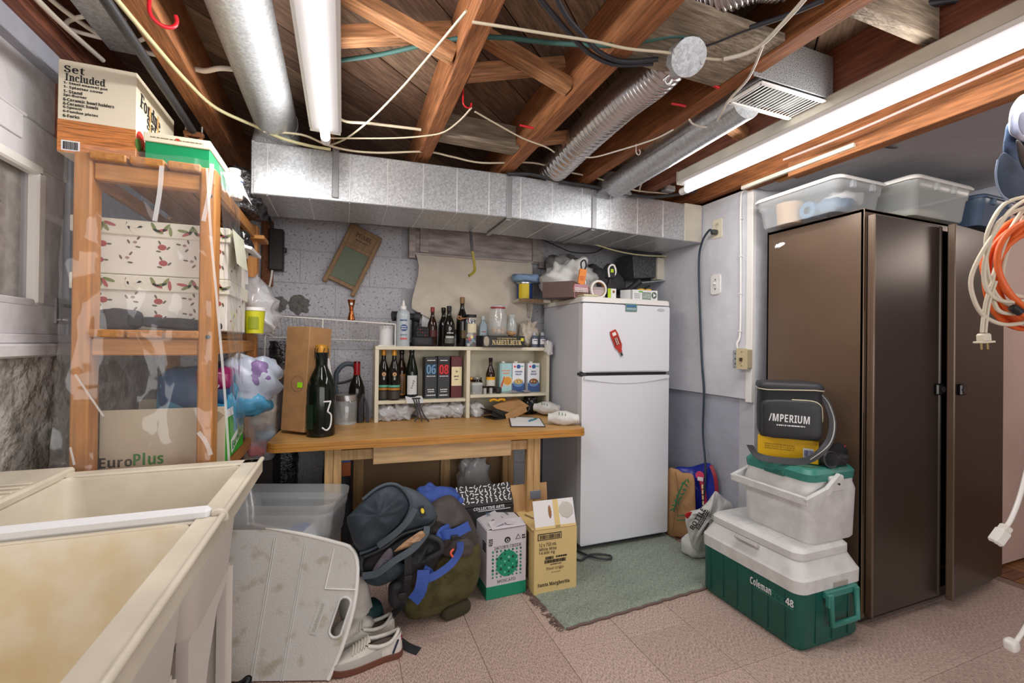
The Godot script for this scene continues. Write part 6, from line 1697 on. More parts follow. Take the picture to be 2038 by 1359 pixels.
	var s1 = T("light_switch", "white toggle switch plate on the panel below the outlet", "switch", Vector3(fx - 0.002, 1.638, -2.134))
	plate("plate", Vector3.ZERO, 0.075, 0.125, "white_enamel", s1, L, 0.006, 0.018)
	box("toggle_bed", Vector3(-0.007, 0, 0), Vector3(0.003, 0.05, 0.03), "#dcdcdc,0.4", s1, 0.001)
	box("toggle", Vector3(-0.014, 0.006, 0), Vector3(0.016, 0.012, 0.009), "white_enamel", s1, 0.002)
	for s in [-1, 1]: disc("screw", Vector3(-0.0075, s * 0.03, 0), 0.004, "iron", s1, L, 0.001, 8)
	var s2 = T("light_switch", "brass-coloured toggle switch box at the wall corner beside the cabinet", "switch", Vector3(fx - 0.022, 1.18, -1.90))
	box("box", Vector3(0.002, 0, 0), Vector3(0.04, 0.11, 0.07), "#b9ad90,0.4", s2, 0.004)
	plate("plate", Vector3(-0.02, 0, 0), 0.074, 0.118, "#c8b890,0.35", s2, L, 0.003, 0.004)
	box("toggle", Vector3(-0.03, -0.004, 0), Vector3(0.018, 0.02, 0.01), "#3a2c1c,0.4", s2, 0.002)
	for s in [-1, 1]: disc("screw", Vector3(-0.0236, s * 0.04, 0), 0.004, "#8a7a50,0.4", s2, L, 0.001, 8)
	var mp = T("metal_bracket", "perforated galvanized bracket plate left of the brass-coloured switch", "bracket", Vector3(fx - 0.004, 1.178, -1.967))
	box("plate", Vector3.ZERO, Vector3(0.006, 0.1, 0.06), "galv_dirty", mp, 0.002)
	for i in 5: disc("hole", Vector3(-0.0035, -0.03 + 0.015 * i, 0.012 * (1 if i % 2 else -1)), 0.004, "ink", mp, L, 0.0004, 8)
	var rc = T("cable_raceway", "white cable strip running down the wall corner to the brass-coloured switch", "raceway", Vector3(fx - 0.008, 1.7, -1.945))
	tube("cable", [Vector3(0.004, 0.46, 0.01), Vector3(0, 0.40, -0.004), Vector3(0.0, 0.0, 0.0), Vector3(0.0, -0.36, 0.0), Vector3(-0.01, -0.43, -0.012), Vector3(-0.004, -0.47, -0.01)], 0.006, "white_enamel", rc)
	for k in 4: box("clip", Vector3(-0.002, 0.3 - 0.22 * k, 0.0), Vector3(0.012, 0.008, 0.02), "white_enamel", rc, 0.002)

# ---------- things on the floor ----------
func build_floor_things():
	var st := S()
	# rug
	var rg = T("rug", "sage green woven rug with brown fringes in front of the fridge", "rug", Vector3(1.45, 0, -2.03))
	var lf := func(v: float) -> float: return 0.925 - 0.05 * v
	surf(st, 150, 84, func(u, v):
		var x: float = lerpf(lf.call(v), 1.99 + 0.03 * v, u)
		var z: float = lerpf(-1.725 - 0.06 * u, -2.40, v)
		var e: float = minf(minf(u, 1 - u) * 60, minf(v, 1 - v) * 36)
		return Vector3(x - 1.45 + 0.003 * sin(v * 90), clampf(e, 0, 1) * (0.011 + 0.0035 * sin(u * 460) * sin(v * 250) + 0.002 * noise(Vector3(u * 30, v * 20, 0), 2)) + 0.001, z + 2.03 + 0.004 * sin(u * 70)))
	ob("pile", st, "rug", rg)
	st = S()
	for s in 2:
		for k in 90:
			var v := rng.randf()
			var x: float = lf.call(v) if s == 0 else 1.99 + 0.03 * v
			var z := lerpf(-1.725 - 0.06 * s, -2.40, v)
			var d := (-1.0 if s == 0 else 1.0) * rng.randf_range(0.02, 0.045)
			tb(st, [Vector3(x, 0.006, z) - rg.position, Vector3(x + d * 0.5, 0.005, z + rng.randf_range(-0.015, 0.015)) - rg.position, Vector3(x + d, 0.002, z + rng.randf_range(-0.02, 0.02)) - rg.position], 0.0022, 4, false)
	stuff(ob("fringe", st, "fringe", rg))
	st = S()
	var eg := []
	for i in 30: eg.append(Vector3(lerpf(0.93, 1.99, i / 29.0) - 1.45, 0.006, lerpf(-1.722, -1.783, i / 29.0) + 2.03 + 0.004 * sin(i * 2.4)))
	tb(st, eg, 0.005, 6)
	ob("edge_binding", st, "fringe", rg)
	# wine cartons
	carton_wine()
	# black patterned carton
	var ca = T("black_carton", "black carton with white squiggle pattern behind the wine boxes under the bench", "box", Vector3(0.70, 0, -2.33))
	box("carton", Vector3(0, 0.195, 0), Vector3(0.34, 0.39, 0.22), "#1a1a1c,0.5", ca)
	var tl := Basis(Vector3.RIGHT, -0.55)
	box("lid", Vector3(0, 0.435, 0.06), Vector3(0.35, 0.11, 0.01), "#1a1a1c,0.5", ca, 0.002, tl)
	var r := RandomNumberGenerator.new()
	r.seed = 3
	st = S()
	for i in 13:
		for j in 5:
			var c := Vector3(-0.155 + i * 0.026, -0.03 + j * 0.019, 0.0055)
			var a := r.randf() * TAU
			var l := r.randf_range(0.007, 0.011)
			if (i + j) % 3 == 0: tb(st, [c + Vector3(cos(a), sin(a), 0) * l, c + Vector3(cos(a + 1.5), sin(a + 1.5), 0) * l, c + Vector3(cos(a + 3), sin(a + 3), 0) * l, c + Vector3(cos(a + 4.2), sin(a + 4.2), 0) * l], 0.0032, 5)
			else: bx(st, c, Vector3(l * 2.1, 0.0055, 0.002), 0.0, Basis(Vector3.BACK, [0.0, 0.9, 1.57, -0.8][r.randi() % 4]))
	var pt := ob("white_pattern", st, "paper", ca)
	pt.transform = Transform3D(tl, Vector3(0, 0.435, 0.06))
	tx("COLLECTIVE ARTS", Vector3(0.03, 0.386, 0.1115), 0.17, 0.016, "paper", ca)
	box("underline", Vector3(0.06, 0.372, 0.111), Vector3(0.18, 0.003, 0.001), "paper", ca, 0.0)
	totes_left()
	packs()
	coolers()
	wall_bags()

func carton_wine():
	var j = T("wine_carton", "white and green Moscato wine carton with dotted circle before the bench", "box", Vector3(0.768, 0, -2.19), 0.02)
	var w := 0.21
	var h := 0.335
	var d := 0.27
	box("carton", Vector3(0, h / 2, 0), Vector3(w, h, d), "#d3ced4,0.55", j)
	box("green_base", Vector3(0, 0.032, 0), Vector3(w + 0.002, 0.064, d + 0.002), "#0f8a68,0.5", j)
	box("inner_shade", Vector3(0.0, h + 0.001, 0), Vector3(w - 0.02, 0.003, d - 0.02), "cab_dark", j, 0.0)  # dark sheet on the solid carton, painted as its shaded inside
	for s in [[-1, 0.30], [1, -0.12]]:
		box("top_flap", Vector3(s[0] * 0.052, h + 0.012 + 0.012 * absf(s[1]), -0.005), Vector3(0.1, 0.004, d - 0.01), "#d3ced4,0.55", j, 0.001, Basis(Vector3.BACK, s[1]))
	box("front_flap", Vector3(0.01, h + 0.013, d / 2 - 0.03), Vector3(w - 0.03, 0.004, 0.07), "#d3ced4,0.55", j, 0.001, Basis(Vector3.RIGHT, 0.2))
	box("back_flap", Vector3(-0.05, h + 0.045, -0.09), Vector3(0.13, 0.004, 0.08), "cardboard", j, 0.001, Basis(Vector3.RIGHT, 0.4))
	var torn := lump("torn_patch", Vector3(-0.03, h + 0.019, 0.06), Vector3(0.045, 0.002, 0.016), "#8d7354,0.85", j, Basis(Vector3.BACK, 0.1) * Basis(Vector3.UP, 0.4), 1.0, 0.004, 40.0, 2)
	var z := d / 2 + 0.0012
	tx("JACOB'S CREEK", Vector3(0.006, 0.245, z), 0.145, 0.02, "ink", j, Basis.IDENTITY, true, false)
	tx("MOSCATO", Vector3(0.0, 0.082, z), 0.095, 0.014, "#4a4a4c,0.6", j, Basis.IDENTITY, false, false)
	disc("green_globe", Vector3(0.003, 0.165, z), 0.058, "#10906c,0.5", j, Basis.IDENTITY, 0.0006, 28, 1.1)
	for a in 8:
		for b in 8:
			var c := Vector3(-0.073 + a * 0.021, 0.105 + b * 0.0178, z + 0.0008)
			var inn: bool = Vector2(c.x - 0.003, c.y - 0.165).length() < 0.055
			disc("dot", c, 0.0042 + 0.0012 * ((a * 3 + b) % 3), ["#0d3f38,0.5", "#10906c,0.5", "#7cc8b0,0.5"][(a + b * 2) % 3] if inn else ["#1d5a4c,0.5", "#10906c,0.5"][(a + b) % 2], j, Basis.IDENTITY, 0.0005, 8)
	disc("flame_emblem", Vector3(0.003, 0.28, z), 0.016, "ink", j, Basis.IDENTITY, 0.0006, 14, 0.9)
	disc("flame_core", Vector3(0.003, 0.278, z + 0.0008), 0.009, "#d3ced4,0.55", j, Basis.IDENTITY, 0.0006, 10, 0.9)
	disc("flame_core", Vector3(0.003, 0.278, z + 0.0015), 0.005, "ink", j, Basis.IDENTITY, 0.0006, 8)
	disc("recycle_mark", Vector3(0.06, 0.285, z), 0.017, "#4a4a4c,0.6", j, Basis(Vector3.BACK, PI / 2), 0.0006, 3)
	disc("recycle_core", Vector3(0.06, 0.285, z + 0.0008), 0.011, "#d3ced4,0.55", j, Basis(Vector3.BACK, PI / 2), 0.0006, 3)
	fp(Vector3(0.09, 0.285, z), 0.018, 0.024, "ink", j)
	fp(Vector3(-0.085, 0.278, z), 0.02, 0.036, "ink", j)
	var up := Basis(Vector3.RIGHT, -PI / 2)
	tx("JACOB'S", Vector3(0.05, h + 0.017, -0.03), 0.09, 0.02, "#4a5a6a,0.6", j, up * Basis(Vector3.BACK, -PI / 2), true, false)
	fp(Vector3(-0.05, h + 0.026, -0.03), 0.07, 0.02, "#5a7a8a,0.6", j, up * Basis(Vector3.BACK, -PI / 2))
	fp(Vector3(-w / 2 - 0.001, 0.25, 0.1), 0.05, 0.05, "ink", j, face(Vector3.LEFT))
	var s = T("wine_carton", "open yellow Pinot Grigio wine carton with torn white flap by the rug", "box", Vector3(1.018, 0, -2.13), -0.03)
	w = 0.235
	h = 0.325
	d = 0.26
	box("carton", Vector3(0, h / 2, 0), Vector3(w, h, d), "#dfc487,0.6", s)
	box("inner_shade", Vector3(0.0, h + 0.001, 0), Vector3(w - 0.02, 0.003, d - 0.02), "#8d7350,0.8", s, 0.0)  # darker brown sheet standing for the shade inside the open carton
	var fl := Basis(Vector3.RIGHT, -0.32)
	var ff := box("front_flap", Vector3(0, h + 0.066, d / 2 - 0.024), Vector3(w - 0.01, 0.135, 0.004), "#e6e4e4,0.6", s, 0.001, fl)
	box("tape", Vector3(0.01, 0, 0.003), Vector3(0.028, 0.134, 0.002), "#dfc487,0.5", ff, 0.0)
	box("flap_border", Vector3(0, -0.062, 0.003), Vector3(w - 0.01, 0.012, 0.002), "#dfc487,0.6", ff, 0.0)
	lump("torn_patch", Vector3(-0.025, 0.01, 0.002), Vector3(0.009, 0.032, 0.002), "#9a6c4c,0.9", ff, Basis.IDENTITY, 1.0, 0.002, 40.0, 3)
	lump("torn_patch", Vector3(0.066, 0.012, 0.002), Vector3(0.04, 0.04, 0.0018), "#c9c4bc,0.9", ff, Basis.IDENTITY, 1.0, 0.003, 40.0, 5)
	box("back_flap", Vector3(-0.045, h + 0.075, -d / 2 + 0.0), Vector3(w - 0.02, 0.145, 0.004), "cardboard_in", s, 0.001, Basis(Vector3.RIGHT, -0.12))
	box("side_flap", Vector3(-w / 2 + 0.04, h + 0.008, 0), Vector3(0.10, 0.004, d - 0.02), "#dfc487,0.6", s, 0.001, Basis(Vector3.BACK, 0.14))
	box("side_flap", Vector3(w / 2 - 0.03, h + 0.03, -0.02), Vector3(0.08, 0.004, d - 0.08), "cardboard", s, 0.001, Basis(Vector3.BACK, 0.75))
	z = d / 2 + 0.0012
	var fr := plate("barcode_frame", Vector3(-0.035, 0.29, z), 0.13, 0.032, "ink", s)
	plate("frame_field", Vector3(0, 0, 0.001), 0.122, 0.024, "#dfc487,0.6", fr)
	barcode(Vector3(-0.035, 0.29, z + 0.002), 0.112, 0.02, "ink", s, Basis.IDENTITY, 40)
	tx("12 x 750 mL", Vector3(-0.045, 0.25, z), 0.095, 0.017, "ink", s, Basis.IDENTITY, false, false)
	tx("White Wine", Vector3(-0.045, 0.229, z), 0.095, 0.016, "ink", s, Basis.IDENTITY, false, false)
	tx("14.600 Kg", Vector3(-0.05, 0.208, z), 0.086, 0.017, "ink", s, Basis.IDENTITY, false, false)
	barcode(Vector3(-0.035, 0.182, z), 0.045, 0.014, "ink", s, Basis.IDENTITY, 12)
	fp(Vector3(0.03, 0.184, z), 0.06, 0.014, "ink", s)
	barcode(Vector3(-0.005, 0.164, z), 0.115, 0.016, "ink", s, Basis.IDENTITY, 40)
	fp(Vector3(0.0, 0.148, z), 0.06, 0.006, "ink", s)
	tx("Pinot Grigio", Vector3(-0.005, 0.127, z), 0.095, 0.018, "#5a4a2c,0.6", s, Basis.IDENTITY, true, false)
	fp(Vector3(0, 0.108, z), 0.05, 0.005, "#8a7a50,0.6", s)
	tx("Santa Margherita", Vector3(-0.01, 0.05, z), 0.175, 0.024, "ink", s, Basis.IDENTITY, true)
	fp(Vector3(-w / 2 - 0.001, 0.17, 0.04), 0.24, 0.03, "ink", s, face(Vector3.LEFT) * Basis(Vector3.BACK, PI / 2))
	fp(Vector3(-w / 2 + 0.04, h + 0.013, 0.0), 0.12, 0.016, "#8a7a50,0.6", s, Basis(Vector3.RIGHT, -PI / 2) * Basis(Vector3.BACK, -1.2))

func totes_left():
	# grey lid leaning on a stack of clear totes
	var a := Vector3(-0.292, 0.0, -1.865)
	var b := Vector3(-0.032, 0.0, -1.776)
	var c := Z(690, 1085, -1.93)
	var pn := Plane(a, c, b)
	var xd := (b - a).normalized()
	var n: Vector3 = pn.normal if pn.normal.z > 0 else -pn.normal
	var yd := n.cross(xd).normalized()
	var org := a.lerp(b, 0.5)
	var bs := Basis(xd, yd, n)
	var hit := func(x: float, y: float) -> Vector2:
		var dd: Vector3 = cam_basis * Vector3((x - 1019.0) / FOC, -(y - 679.5) / FOC, -1.0)
		var q: Vector3 = pn.intersects_ray(EYE, dd) if pn.intersects_ray(EYE, dd) != null else org
		var l := q - org
		return Vector2(l.dot(xd), l.dot(yd))
	var t = T("tote_cover", "large grey plastic storage lid leaning against clear totes beside the laundry tub", "lid", org)
	t.basis = bs
	var out := []
	for q in [[655, 1350], [681, 1290], [700, 1230], [710, 1180], [713, 1130], [709, 1104], [700, 1091], [686, 1084], [620, 1067], [560, 1055], [500, 1044]]: out.append(hit.call(q[0], q[1]))
	out.append(Vector2(out[-1].x - 0.16, out[-1].y + 0.02))
	out.append(Vector2(out[0].x - 0.52, 0.02))
	out.append(Vector2(out[0].x - 0.40, 0.0))
	var csg := CSGPolygon3D.new()
	csg.polygon = PackedVector2Array(out)
	csg.depth = 0.018
	csg.material = M("lid_grey")
	put(t, csg, "panel")
	csg.position = Vector3(0, 0, 0.018)
	var hole := CSGPolygon3D.new()
	var hp := []
	var h0: Vector2 = hit.call(680, 1226)
	var hx: Vector2 = (hit.call(690, 1196) - hit.call(670, 1257)) as Vector2
	var hdir := hx.normalized()
	for i in 24:
		var ca := cos(TAU * i / 24)
		var sa := sin(TAU * i / 24)
		hp.append(h0 + hdir * (ca * 0.022 + signf(ca) * 0.046) + Vector2(hdir.y, -hdir.x) * sa * 0.024)
	hole.polygon = PackedVector2Array(hp)
	hole.depth = 0.2
	hole.operation = CSGShape3D.OPERATION_SUBTRACTION
	hole.material = M("lid_grey")
	hole.name = "hole"
	csg.add_child(hole)
	hole.position.z = 0.1
	var rim := []
	for p in hp: rim.append(Vector3(p.x, p.y, 0.0185))
	rim.append(rim[0])
	tube("handle_rim", rim, 0.005, "cool_white", t, 6, 0)
	var edge := []
	for k in range(0, 11): edge.append(Vector3(out[k].x, out[k].y, 0.012))
	tube("edge_bead", edge, 0.009, "#e4e2de,0.45", t, 8, 2)
	for q in [[[552, 1070], [505, 1352]], [[612, 1082], [565, 1352]]]:
		var p0: Vector2 = hit.call(q[0][0], q[0][1])
		var p1: Vector2 = hit.call(q[1][0], q[1][1])
		for s in [-0.004, 0.004]: tube("ridge", [Vector3(p0.x + s, p0.y, 0.0185), Vector3(p1.x + s, p1.y, 0.0185)], 0.0022, "lid_grey", t, 6, 0)
	var s0: Vector2 = hit.call(668, 1090)
	var s1: Vector2 = hit.call(650, 1170)
	var s2: Vector2 = hit.call(712, 1172)
	tube("step_edge", [Vector3(s0.x, s0.y, 0.0185), Vector3(s1.x, s1.y, 0.0185), Vector3(s2.x, s2.y, 0.0185)], 0.0035, "#e4e2de,0.45", t, 6, 0)
	var lp: Vector2 = hit.call(637, 1226)
	var lb := Basis(Vector3.BACK, atan2(hdir.y, hdir.x))
	plate("raised_label", Vector3(lp.x, lp.y, 0.0185), 0.115, 0.03, "lid_grey", t, lb, 0.0022, 0.008)
	tx("Rubbermaid", Vector3(lp.x, lp.y, 0.0212), 0.095, 0.016, "#b4b2ac,0.5", t, lb)
	var ct = T("clear_tote", "nested clear plastic totes standing behind the leaning grey lid", "tote", Vector3(-0.23, 0, -2.165), -0.33)
	for k in 2:
		var st := S()
		var y := 0.04 * k
		var s := 1.0 + 0.03 * k
		tub(st, [[0.0 + y, 0.36 * s, 0.20, 0.05], [0.012 + y, 0.38 * s, 0.22, 0.05], [0.40 + y, 0.43 * s, 0.25, 0.05], [0.405 + y, 0.45 * s, 0.27, 0.06], [0.51 + y, 0.465 * s, 0.27, 0.06], [0.515 + y, 0.48 * s, 0.28, 0.06], [0.54 + y, 0.485 * s, 0.285, 0.06]], false, true, false)
		ob("shell", st, "bin_clear", ct)
	box("papers", Vector3(0.06, 0.40, 0.06), Vector3(0.18, 0.06, 0.08), "#cfd6e2,0.6", ct, 0.002, Basis(Vector3.BACK, 0.3))
	box("blue_packet", Vector3(0.08, 0.45, 0.05), Vector3(0.07, 0.02, 0.06), "#3a66b0,0.5", ct, 0.002, Basis(Vector3.BACK, 0.3))

func packs():
	# shoes before the pile
	for k in 2:
		var sn = T("sneaker", ["white sneaker with gum sole and navy heel stripe, nearer of the pair", "white sneaker of the pair, the one farther back against the dark straps"][k], "shoe", [Vector3(0.10, 0.0, -1.815), Vector3(0.085, 0.0, -1.925)][k], [0.16, 0.22][k], "pair of white sneakers")
		shoe_parts(sn, 0.285, "leather_white", "gum", "#5c5048,0.9", true)
		if k == 0:
			for i in 3:
				var pts := []
				for j in 5:
					var t := 0.76 + 0.05 * j + i * 0.028 - 0.02 * 0
					pts.append(Vector3((0.26 + 0.035 * i + 0.018 * j) * 0.285 + 0.02, 0.028 + 0.012 * j, 0.0405 - 0.0014 * j * i - 0.0042 * i))
				ribbon("stripe", pts, 0.008, 0.002, Vector3(0.2, 0, 1), ["#23304e,0.5", "paper", "#8a2450,0.5"][i], sn)
	var bt = T("canvas_boot", "worn white and teal canvas boot behind the sneakers under the bags", "shoe", Vector3(0.06, 0, -2.02), 0.5)
	lump("shaft", Vector3(0, 0.14, 0), Vector3(0.06, 0.13, 0.07), "leather_white", bt, Basis(Vector3.BACK, 0.15), 0.7, 0.008, 10.0, 3, 0.0)
	lump("toe", Vector3(-0.04, 0.05, 0.06), Vector3(0.09, 0.05, 0.055), "leather_white", bt, Basis.IDENTITY, 0.7, 0.005, 10.0, 5, 0.0)
	lump("teal_heel", Vector3(0.055, 0.06, 0.03), Vector3(0.055, 0.06, 0.05), "#173c3e,0.6", bt, Basis.IDENTITY, 0.7, 0.004, 10.0, 6, 0.0)
	# olive duffel
	var od = T("olive_duffel", "olive green canvas duffel slumped on the floor at the right of the bag pile", "bag", Vector3(0.40, 0, -2.08))
	var o0: Vector3 = od.position
	pillow("body", [[803, 1205], [808, 1170], [830, 1140], [862, 1110], [905, 1085], [938, 1062], [955, 1085], [957, 1120], [950, 1160], [932, 1186], [895, 1208], [850, 1225], [818, 1232]], -2.03, 0.12, 0.12, "olive", od, o0, 0.022, 12, 6.0)
	lump("base", Vector3(0.02, 0.10, 0.0), Vector3(0.17, 0.10, 0.11), "olive", od, Basis(Vector3.UP, 0.2), 0.6, 0.01, 6.0, 3, 0.0)
	lump("foot", Vector3(0.10, 0.03, 0.09), Vector3(0.075, 0.032, 0.03), "#3e3a26,0.9", od, Basis(Vector3.UP, 0.3), 0.7, 0.004, 10.0, 5, 0.0)
	tube("seam", [Z(905, 1128, -1.93) - o0, Z(925, 1137, -1.935) - o0, Z(948, 1152, -1.95) - o0], 0.003, "olive", od)
	# charcoal holdall with blue webbing
	var hd = T("charcoal_holdall", "charcoal holdall with wide blue webbing straps lying over the olive duffel", "bag", Vector3(0.36, 0.3, -2.10))
	o0 = hd.position
	pillow("body", [[840, 1030], [860, 1000], [895, 985], [920, 1005], [940, 1035], [952, 1070], [945, 1100], [905, 1112], [860, 1110], [840, 1075]], -2.03, 0.12, 0.13, "#453f3d,0.65", hd, o0, 0.016, 3, 9.0)
	pillow("side", [[800, 1110], [830, 1080], [865, 1068], [882, 1090], [876, 1120], [850, 1150], [815, 1172], [792, 1180], [785, 1140]], -1.97, 0.09, 0.1, "nylon_black", hd, o0, 0.018, 7, 10.0)
	pillow("grey_panel", [[878, 1100], [895, 1078], [925, 1068], [942, 1082], [938, 1104], [905, 1112]], -1.95, 0.04, 0.05, "#524a48,0.7", hd, o0, 0.008, 5, 14.0)
	var F := Vector3(-0.1, 0.4, 1)
	ribbon("webbing", [Z(872, 1072, -1.90) - o0, Z(885, 1064, -1.885) - o0, Z(905, 1061, -1.88) - o0, Z(934, 1046, -1.905) - o0], 0.04, 0.003, F, "web_blue", hd)
	ribbon("webbing", [Z(872, 1072, -1.89) - o0, Z(880, 1056, -1.90) - o0, Z(896, 1048, -1.92) - o0], 0.03, 0.003, F, "web_blue", hd)
	ribbon("webbing", [Z(916, 1078, -1.905) - o0, Z(914, 1098, -1.89) - o0, Z(898, 1122, -1.87) - o0, Z(872, 1142, -1.86) - o0, Z(852, 1152, -1.85) - o0], 0.03, 0.003, F, "web_blue", hd)
	ribbon("webbing", [Z(843, 1134, -1.845) - o0, Z(841, 1155, -1.835) - o0, Z(835, 1178, -1.83) - o0, Z(822, 1196, -1.835) - o0], 0.05, 0.003, F, "web_blue", hd)
	ribbon("webbing", [Z(843, 1132, -1.86) - o0, Z(856, 1140, -1.87) - o0, Z(850, 1152, -1.86) - o0], 0.03, 0.003, F, "web_blue", hd)
	tube("red_cord", [Z(903, 1092, -1.88) - o0, Z(897, 1100, -1.875) - o0, Z(901, 1108, -1.875) - o0], 0.005, "#e8604c,0.5", hd)
	ribbon("black_strap", [Z(805, 1170, -1.90) - o0, Z(800, 1200, -1.90) - o0, Vector3(0.19, 0.03, -1.97) - o0, Vector3(0.25, 0.008, -1.86) - o0, Vector3(0.30, 0.006, -1.80) - o0], 0.035, 0.003, Vector3(0.2, 0.9, 0.6), "nylon_black", hd)
	ribbon("black_strap", [Z(812, 1090, -1.86) - o0, Z(812, 1140, -1.86) - o0, Z(810, 1180, -1.88) - o0], 0.03, 0.003, Vector3.BACK, "nylon_black", hd)
	lump("hanging_pouch", Z(792, 1180, -1.93) - o0, Vector3(0.04, 0.06, 0.03), "nylon_black", hd, Basis.IDENTITY, 0.7, 0.006, 10.0, 2)
	for k in 3: box("buckle", Z([812, 905, 800][k], [1150, 1070, 1185][k], -1.855) - o0, Vector3(0.035, 0.02, 0.012), "ink", hd, 0.003)
	var bj = T("blue_jacket", "bundled blue fabric with darker collar behind the teal backpack", "clothing", Z(880, 1010, -2.12))
	lump("bundle", Vector3(0.01, -0.01, 0.03), Vector3(0.075, 0.075, 0.07), "#5a74b4,0.75", bj, Basis.IDENTITY, 0.85, 0.012, 8.0, 2)
	lump("collar", Vector3(-0.02, 0.055, 0.0), Vector3(0.11, 0.04, 0.08), "blue_cloth", bj, Basis(Vector3.BACK, -0.2), 0.75, 0.02, 10.0, 4)
	tube("fold", [Vector3(-0.09, 0.03, 0.07), Vector3(-0.03, 0.05, 0.1), Vector3(0.03, 0.03, 0.11), Vector3(0.08, 0.05, 0.06)], 0.014, "blue_cloth", bj)
	tube("white_piping", [Vector3(-0.1, 0.035, 0.07), Vector3(-0.06, 0.048, 0.09), Vector3(-0.03, 0.055, 0.1)], 0.003, "paper", bj)
	lump("tail", Vector3(-0.0, -0.08, 0.05), Vector3(0.06, 0.03, 0.05), "#2c4a94,0.75", bj, Basis.IDENTITY, 0.75, 0.015, 12.0, 5)
	# teal backpack on top
	var bp = T("backpack", "dark teal backpack with small yellow logo lying open on the bag pile", "backpack", Vector3(0.19, 0.33, -2.0))
	o0 = bp.position
	pillow("main_body", [[700, 1085], [740, 1030], [790, 985], [840, 990], [868, 1030], [850, 1060], [810, 1085], [775, 1110], [730, 1128], [705, 1115]], -2.0, 0.10, 0.14, "nylon_teal", bp, o0, 0.012, 3, 9.0)
	pillow("top_panel", [[775, 970], [805, 968], [838, 982], [862, 1006], [869, 1034], [852, 1048], [820, 1058], [785, 1076], [762, 1080], [800, 1030], [812, 1000]], -1.945, 0.06, 0.09, "nylon_slate", bp, o0, 0.006, 5, 12.0)
	pillow("front_pocket", [[690, 1034], [700, 1020], [722, 997], [750, 974], [775, 965], [796, 972], [812, 994], [814, 1012], [796, 1042], [768, 1070], [742, 1088], [716, 1098], [702, 1074]], -1.90, 0.065, 0.07, "#2c3843,0.6", bp, o0, 0.016, 9, 10.0)
	var z := -1.885
	tube("zip_piping", [Z(722, 994, z) - o0, Z(750, 972, z) - o0, Z(776, 963, z) - o0, Z(798, 970, z) - o0, Z(815, 994, z) - o0, Z(816, 1014, z) - o0, Z(798, 1046, z) - o0, Z(768, 1074, z) - o0, Z(742, 1092, z) - o0, Z(716, 1101, z) - o0], 0.007, "nylon_slate", bp)
	ribbon("edge_flap", [Z(826, 1012, z) - o0, Z(812, 1036, z + 0.012) - o0, Z(786, 1062, z + 0.015) - o0, Z(752, 1086, z + 0.012) - o0], 0.026, 0.008, Vector3(-0.2, 0.3, 1), "nylon_slate", bp)
	tube("zip_piping", [Z(868, 1026, -1.93) - o0, Z(860, 1044, -1.90) - o0, Z(835, 1053, -1.88) - o0, Z(800, 1064, -1.87) - o0, Z(765, 1090, -1.86) - o0, Z(725, 1108, -1.87) - o0], 0.006, "nylon_black", bp)
	var lg := Z(841, 1018, -1.878) - o0
	var lb := face(Vector3(0.05, 0.2, 1)) * Basis(Vector3.BACK, 0.25)
	plate("logo", lg, 0.022, 0.042, "ink", bp, lb, 0.004)
	disc("logo_mark", lg + lb * Vector3(0, 0.004, 0.005), 0.007, "#e8d020,0.5", bp, lb, 0.001, 12, 1.6)
	pillow("dark_mouth", [[728, 1112], [770, 1088], [810, 1066], [845, 1056], [858, 1064], [842, 1090], [800, 1116], [750, 1142], [725, 1138]], -1.89, 0.03, 0.06, "#1c1c1e,0.8", bp, o0, 0.008, 2)
	pillow("tan_lining", [[784, 1098], [800, 1082], [822, 1066], [840, 1056], [846, 1070], [826, 1084], [804, 1092]], -1.855, 0.012, 0.03, "#b08a68,0.4", bp, o0, 0.008, 4, 30.0)
	pillow("grey_lining", [[742, 1138], [752, 1116], [776, 1090], [782, 1110], [768, 1128]], -1.855, 0.012, 0.03, "nylon_grey", bp, o0, 0.006, 6, 24.0)
	ribbon("lip", [Z(722, 1146, -1.87) - o0, Z(752, 1140, -1.845) - o0, Z(785, 1116, -1.835) - o0, Z(822, 1092, -1.84) - o0, Z(846, 1064, -1.86) - o0, Z(850, 1048, -1.88) - o0], 0.026, 0.012, Vector3(-0.2, 0.5, 1), "nylon_slate", bp)
	pillow("lower_pocket", [[722, 1142], [760, 1138], [790, 1118], [806, 1128], [790, 1150], [755, 1166], [730, 1160]], -1.90, 0.05, 0.08, "nylon_teal", bp, o0, 0.01, 8)
	pillow("side_pocket", [[706, 1108], [722, 1100], [735, 1118], [730, 1140], [712, 1148], [702, 1130]], -1.93, 0.04, 0.06, "#3c3c42,0.6", bp, o0, 0.01, 5)
	tube("hanging_strap", [Z(850, 1066, -1.89) - o0, Z(874, 1076, -1.875) - o0, Z(878, 1096, -1.87) - o0, Z(850, 1112, -1.88) - o0], 0.013, "nylon_black", bp)

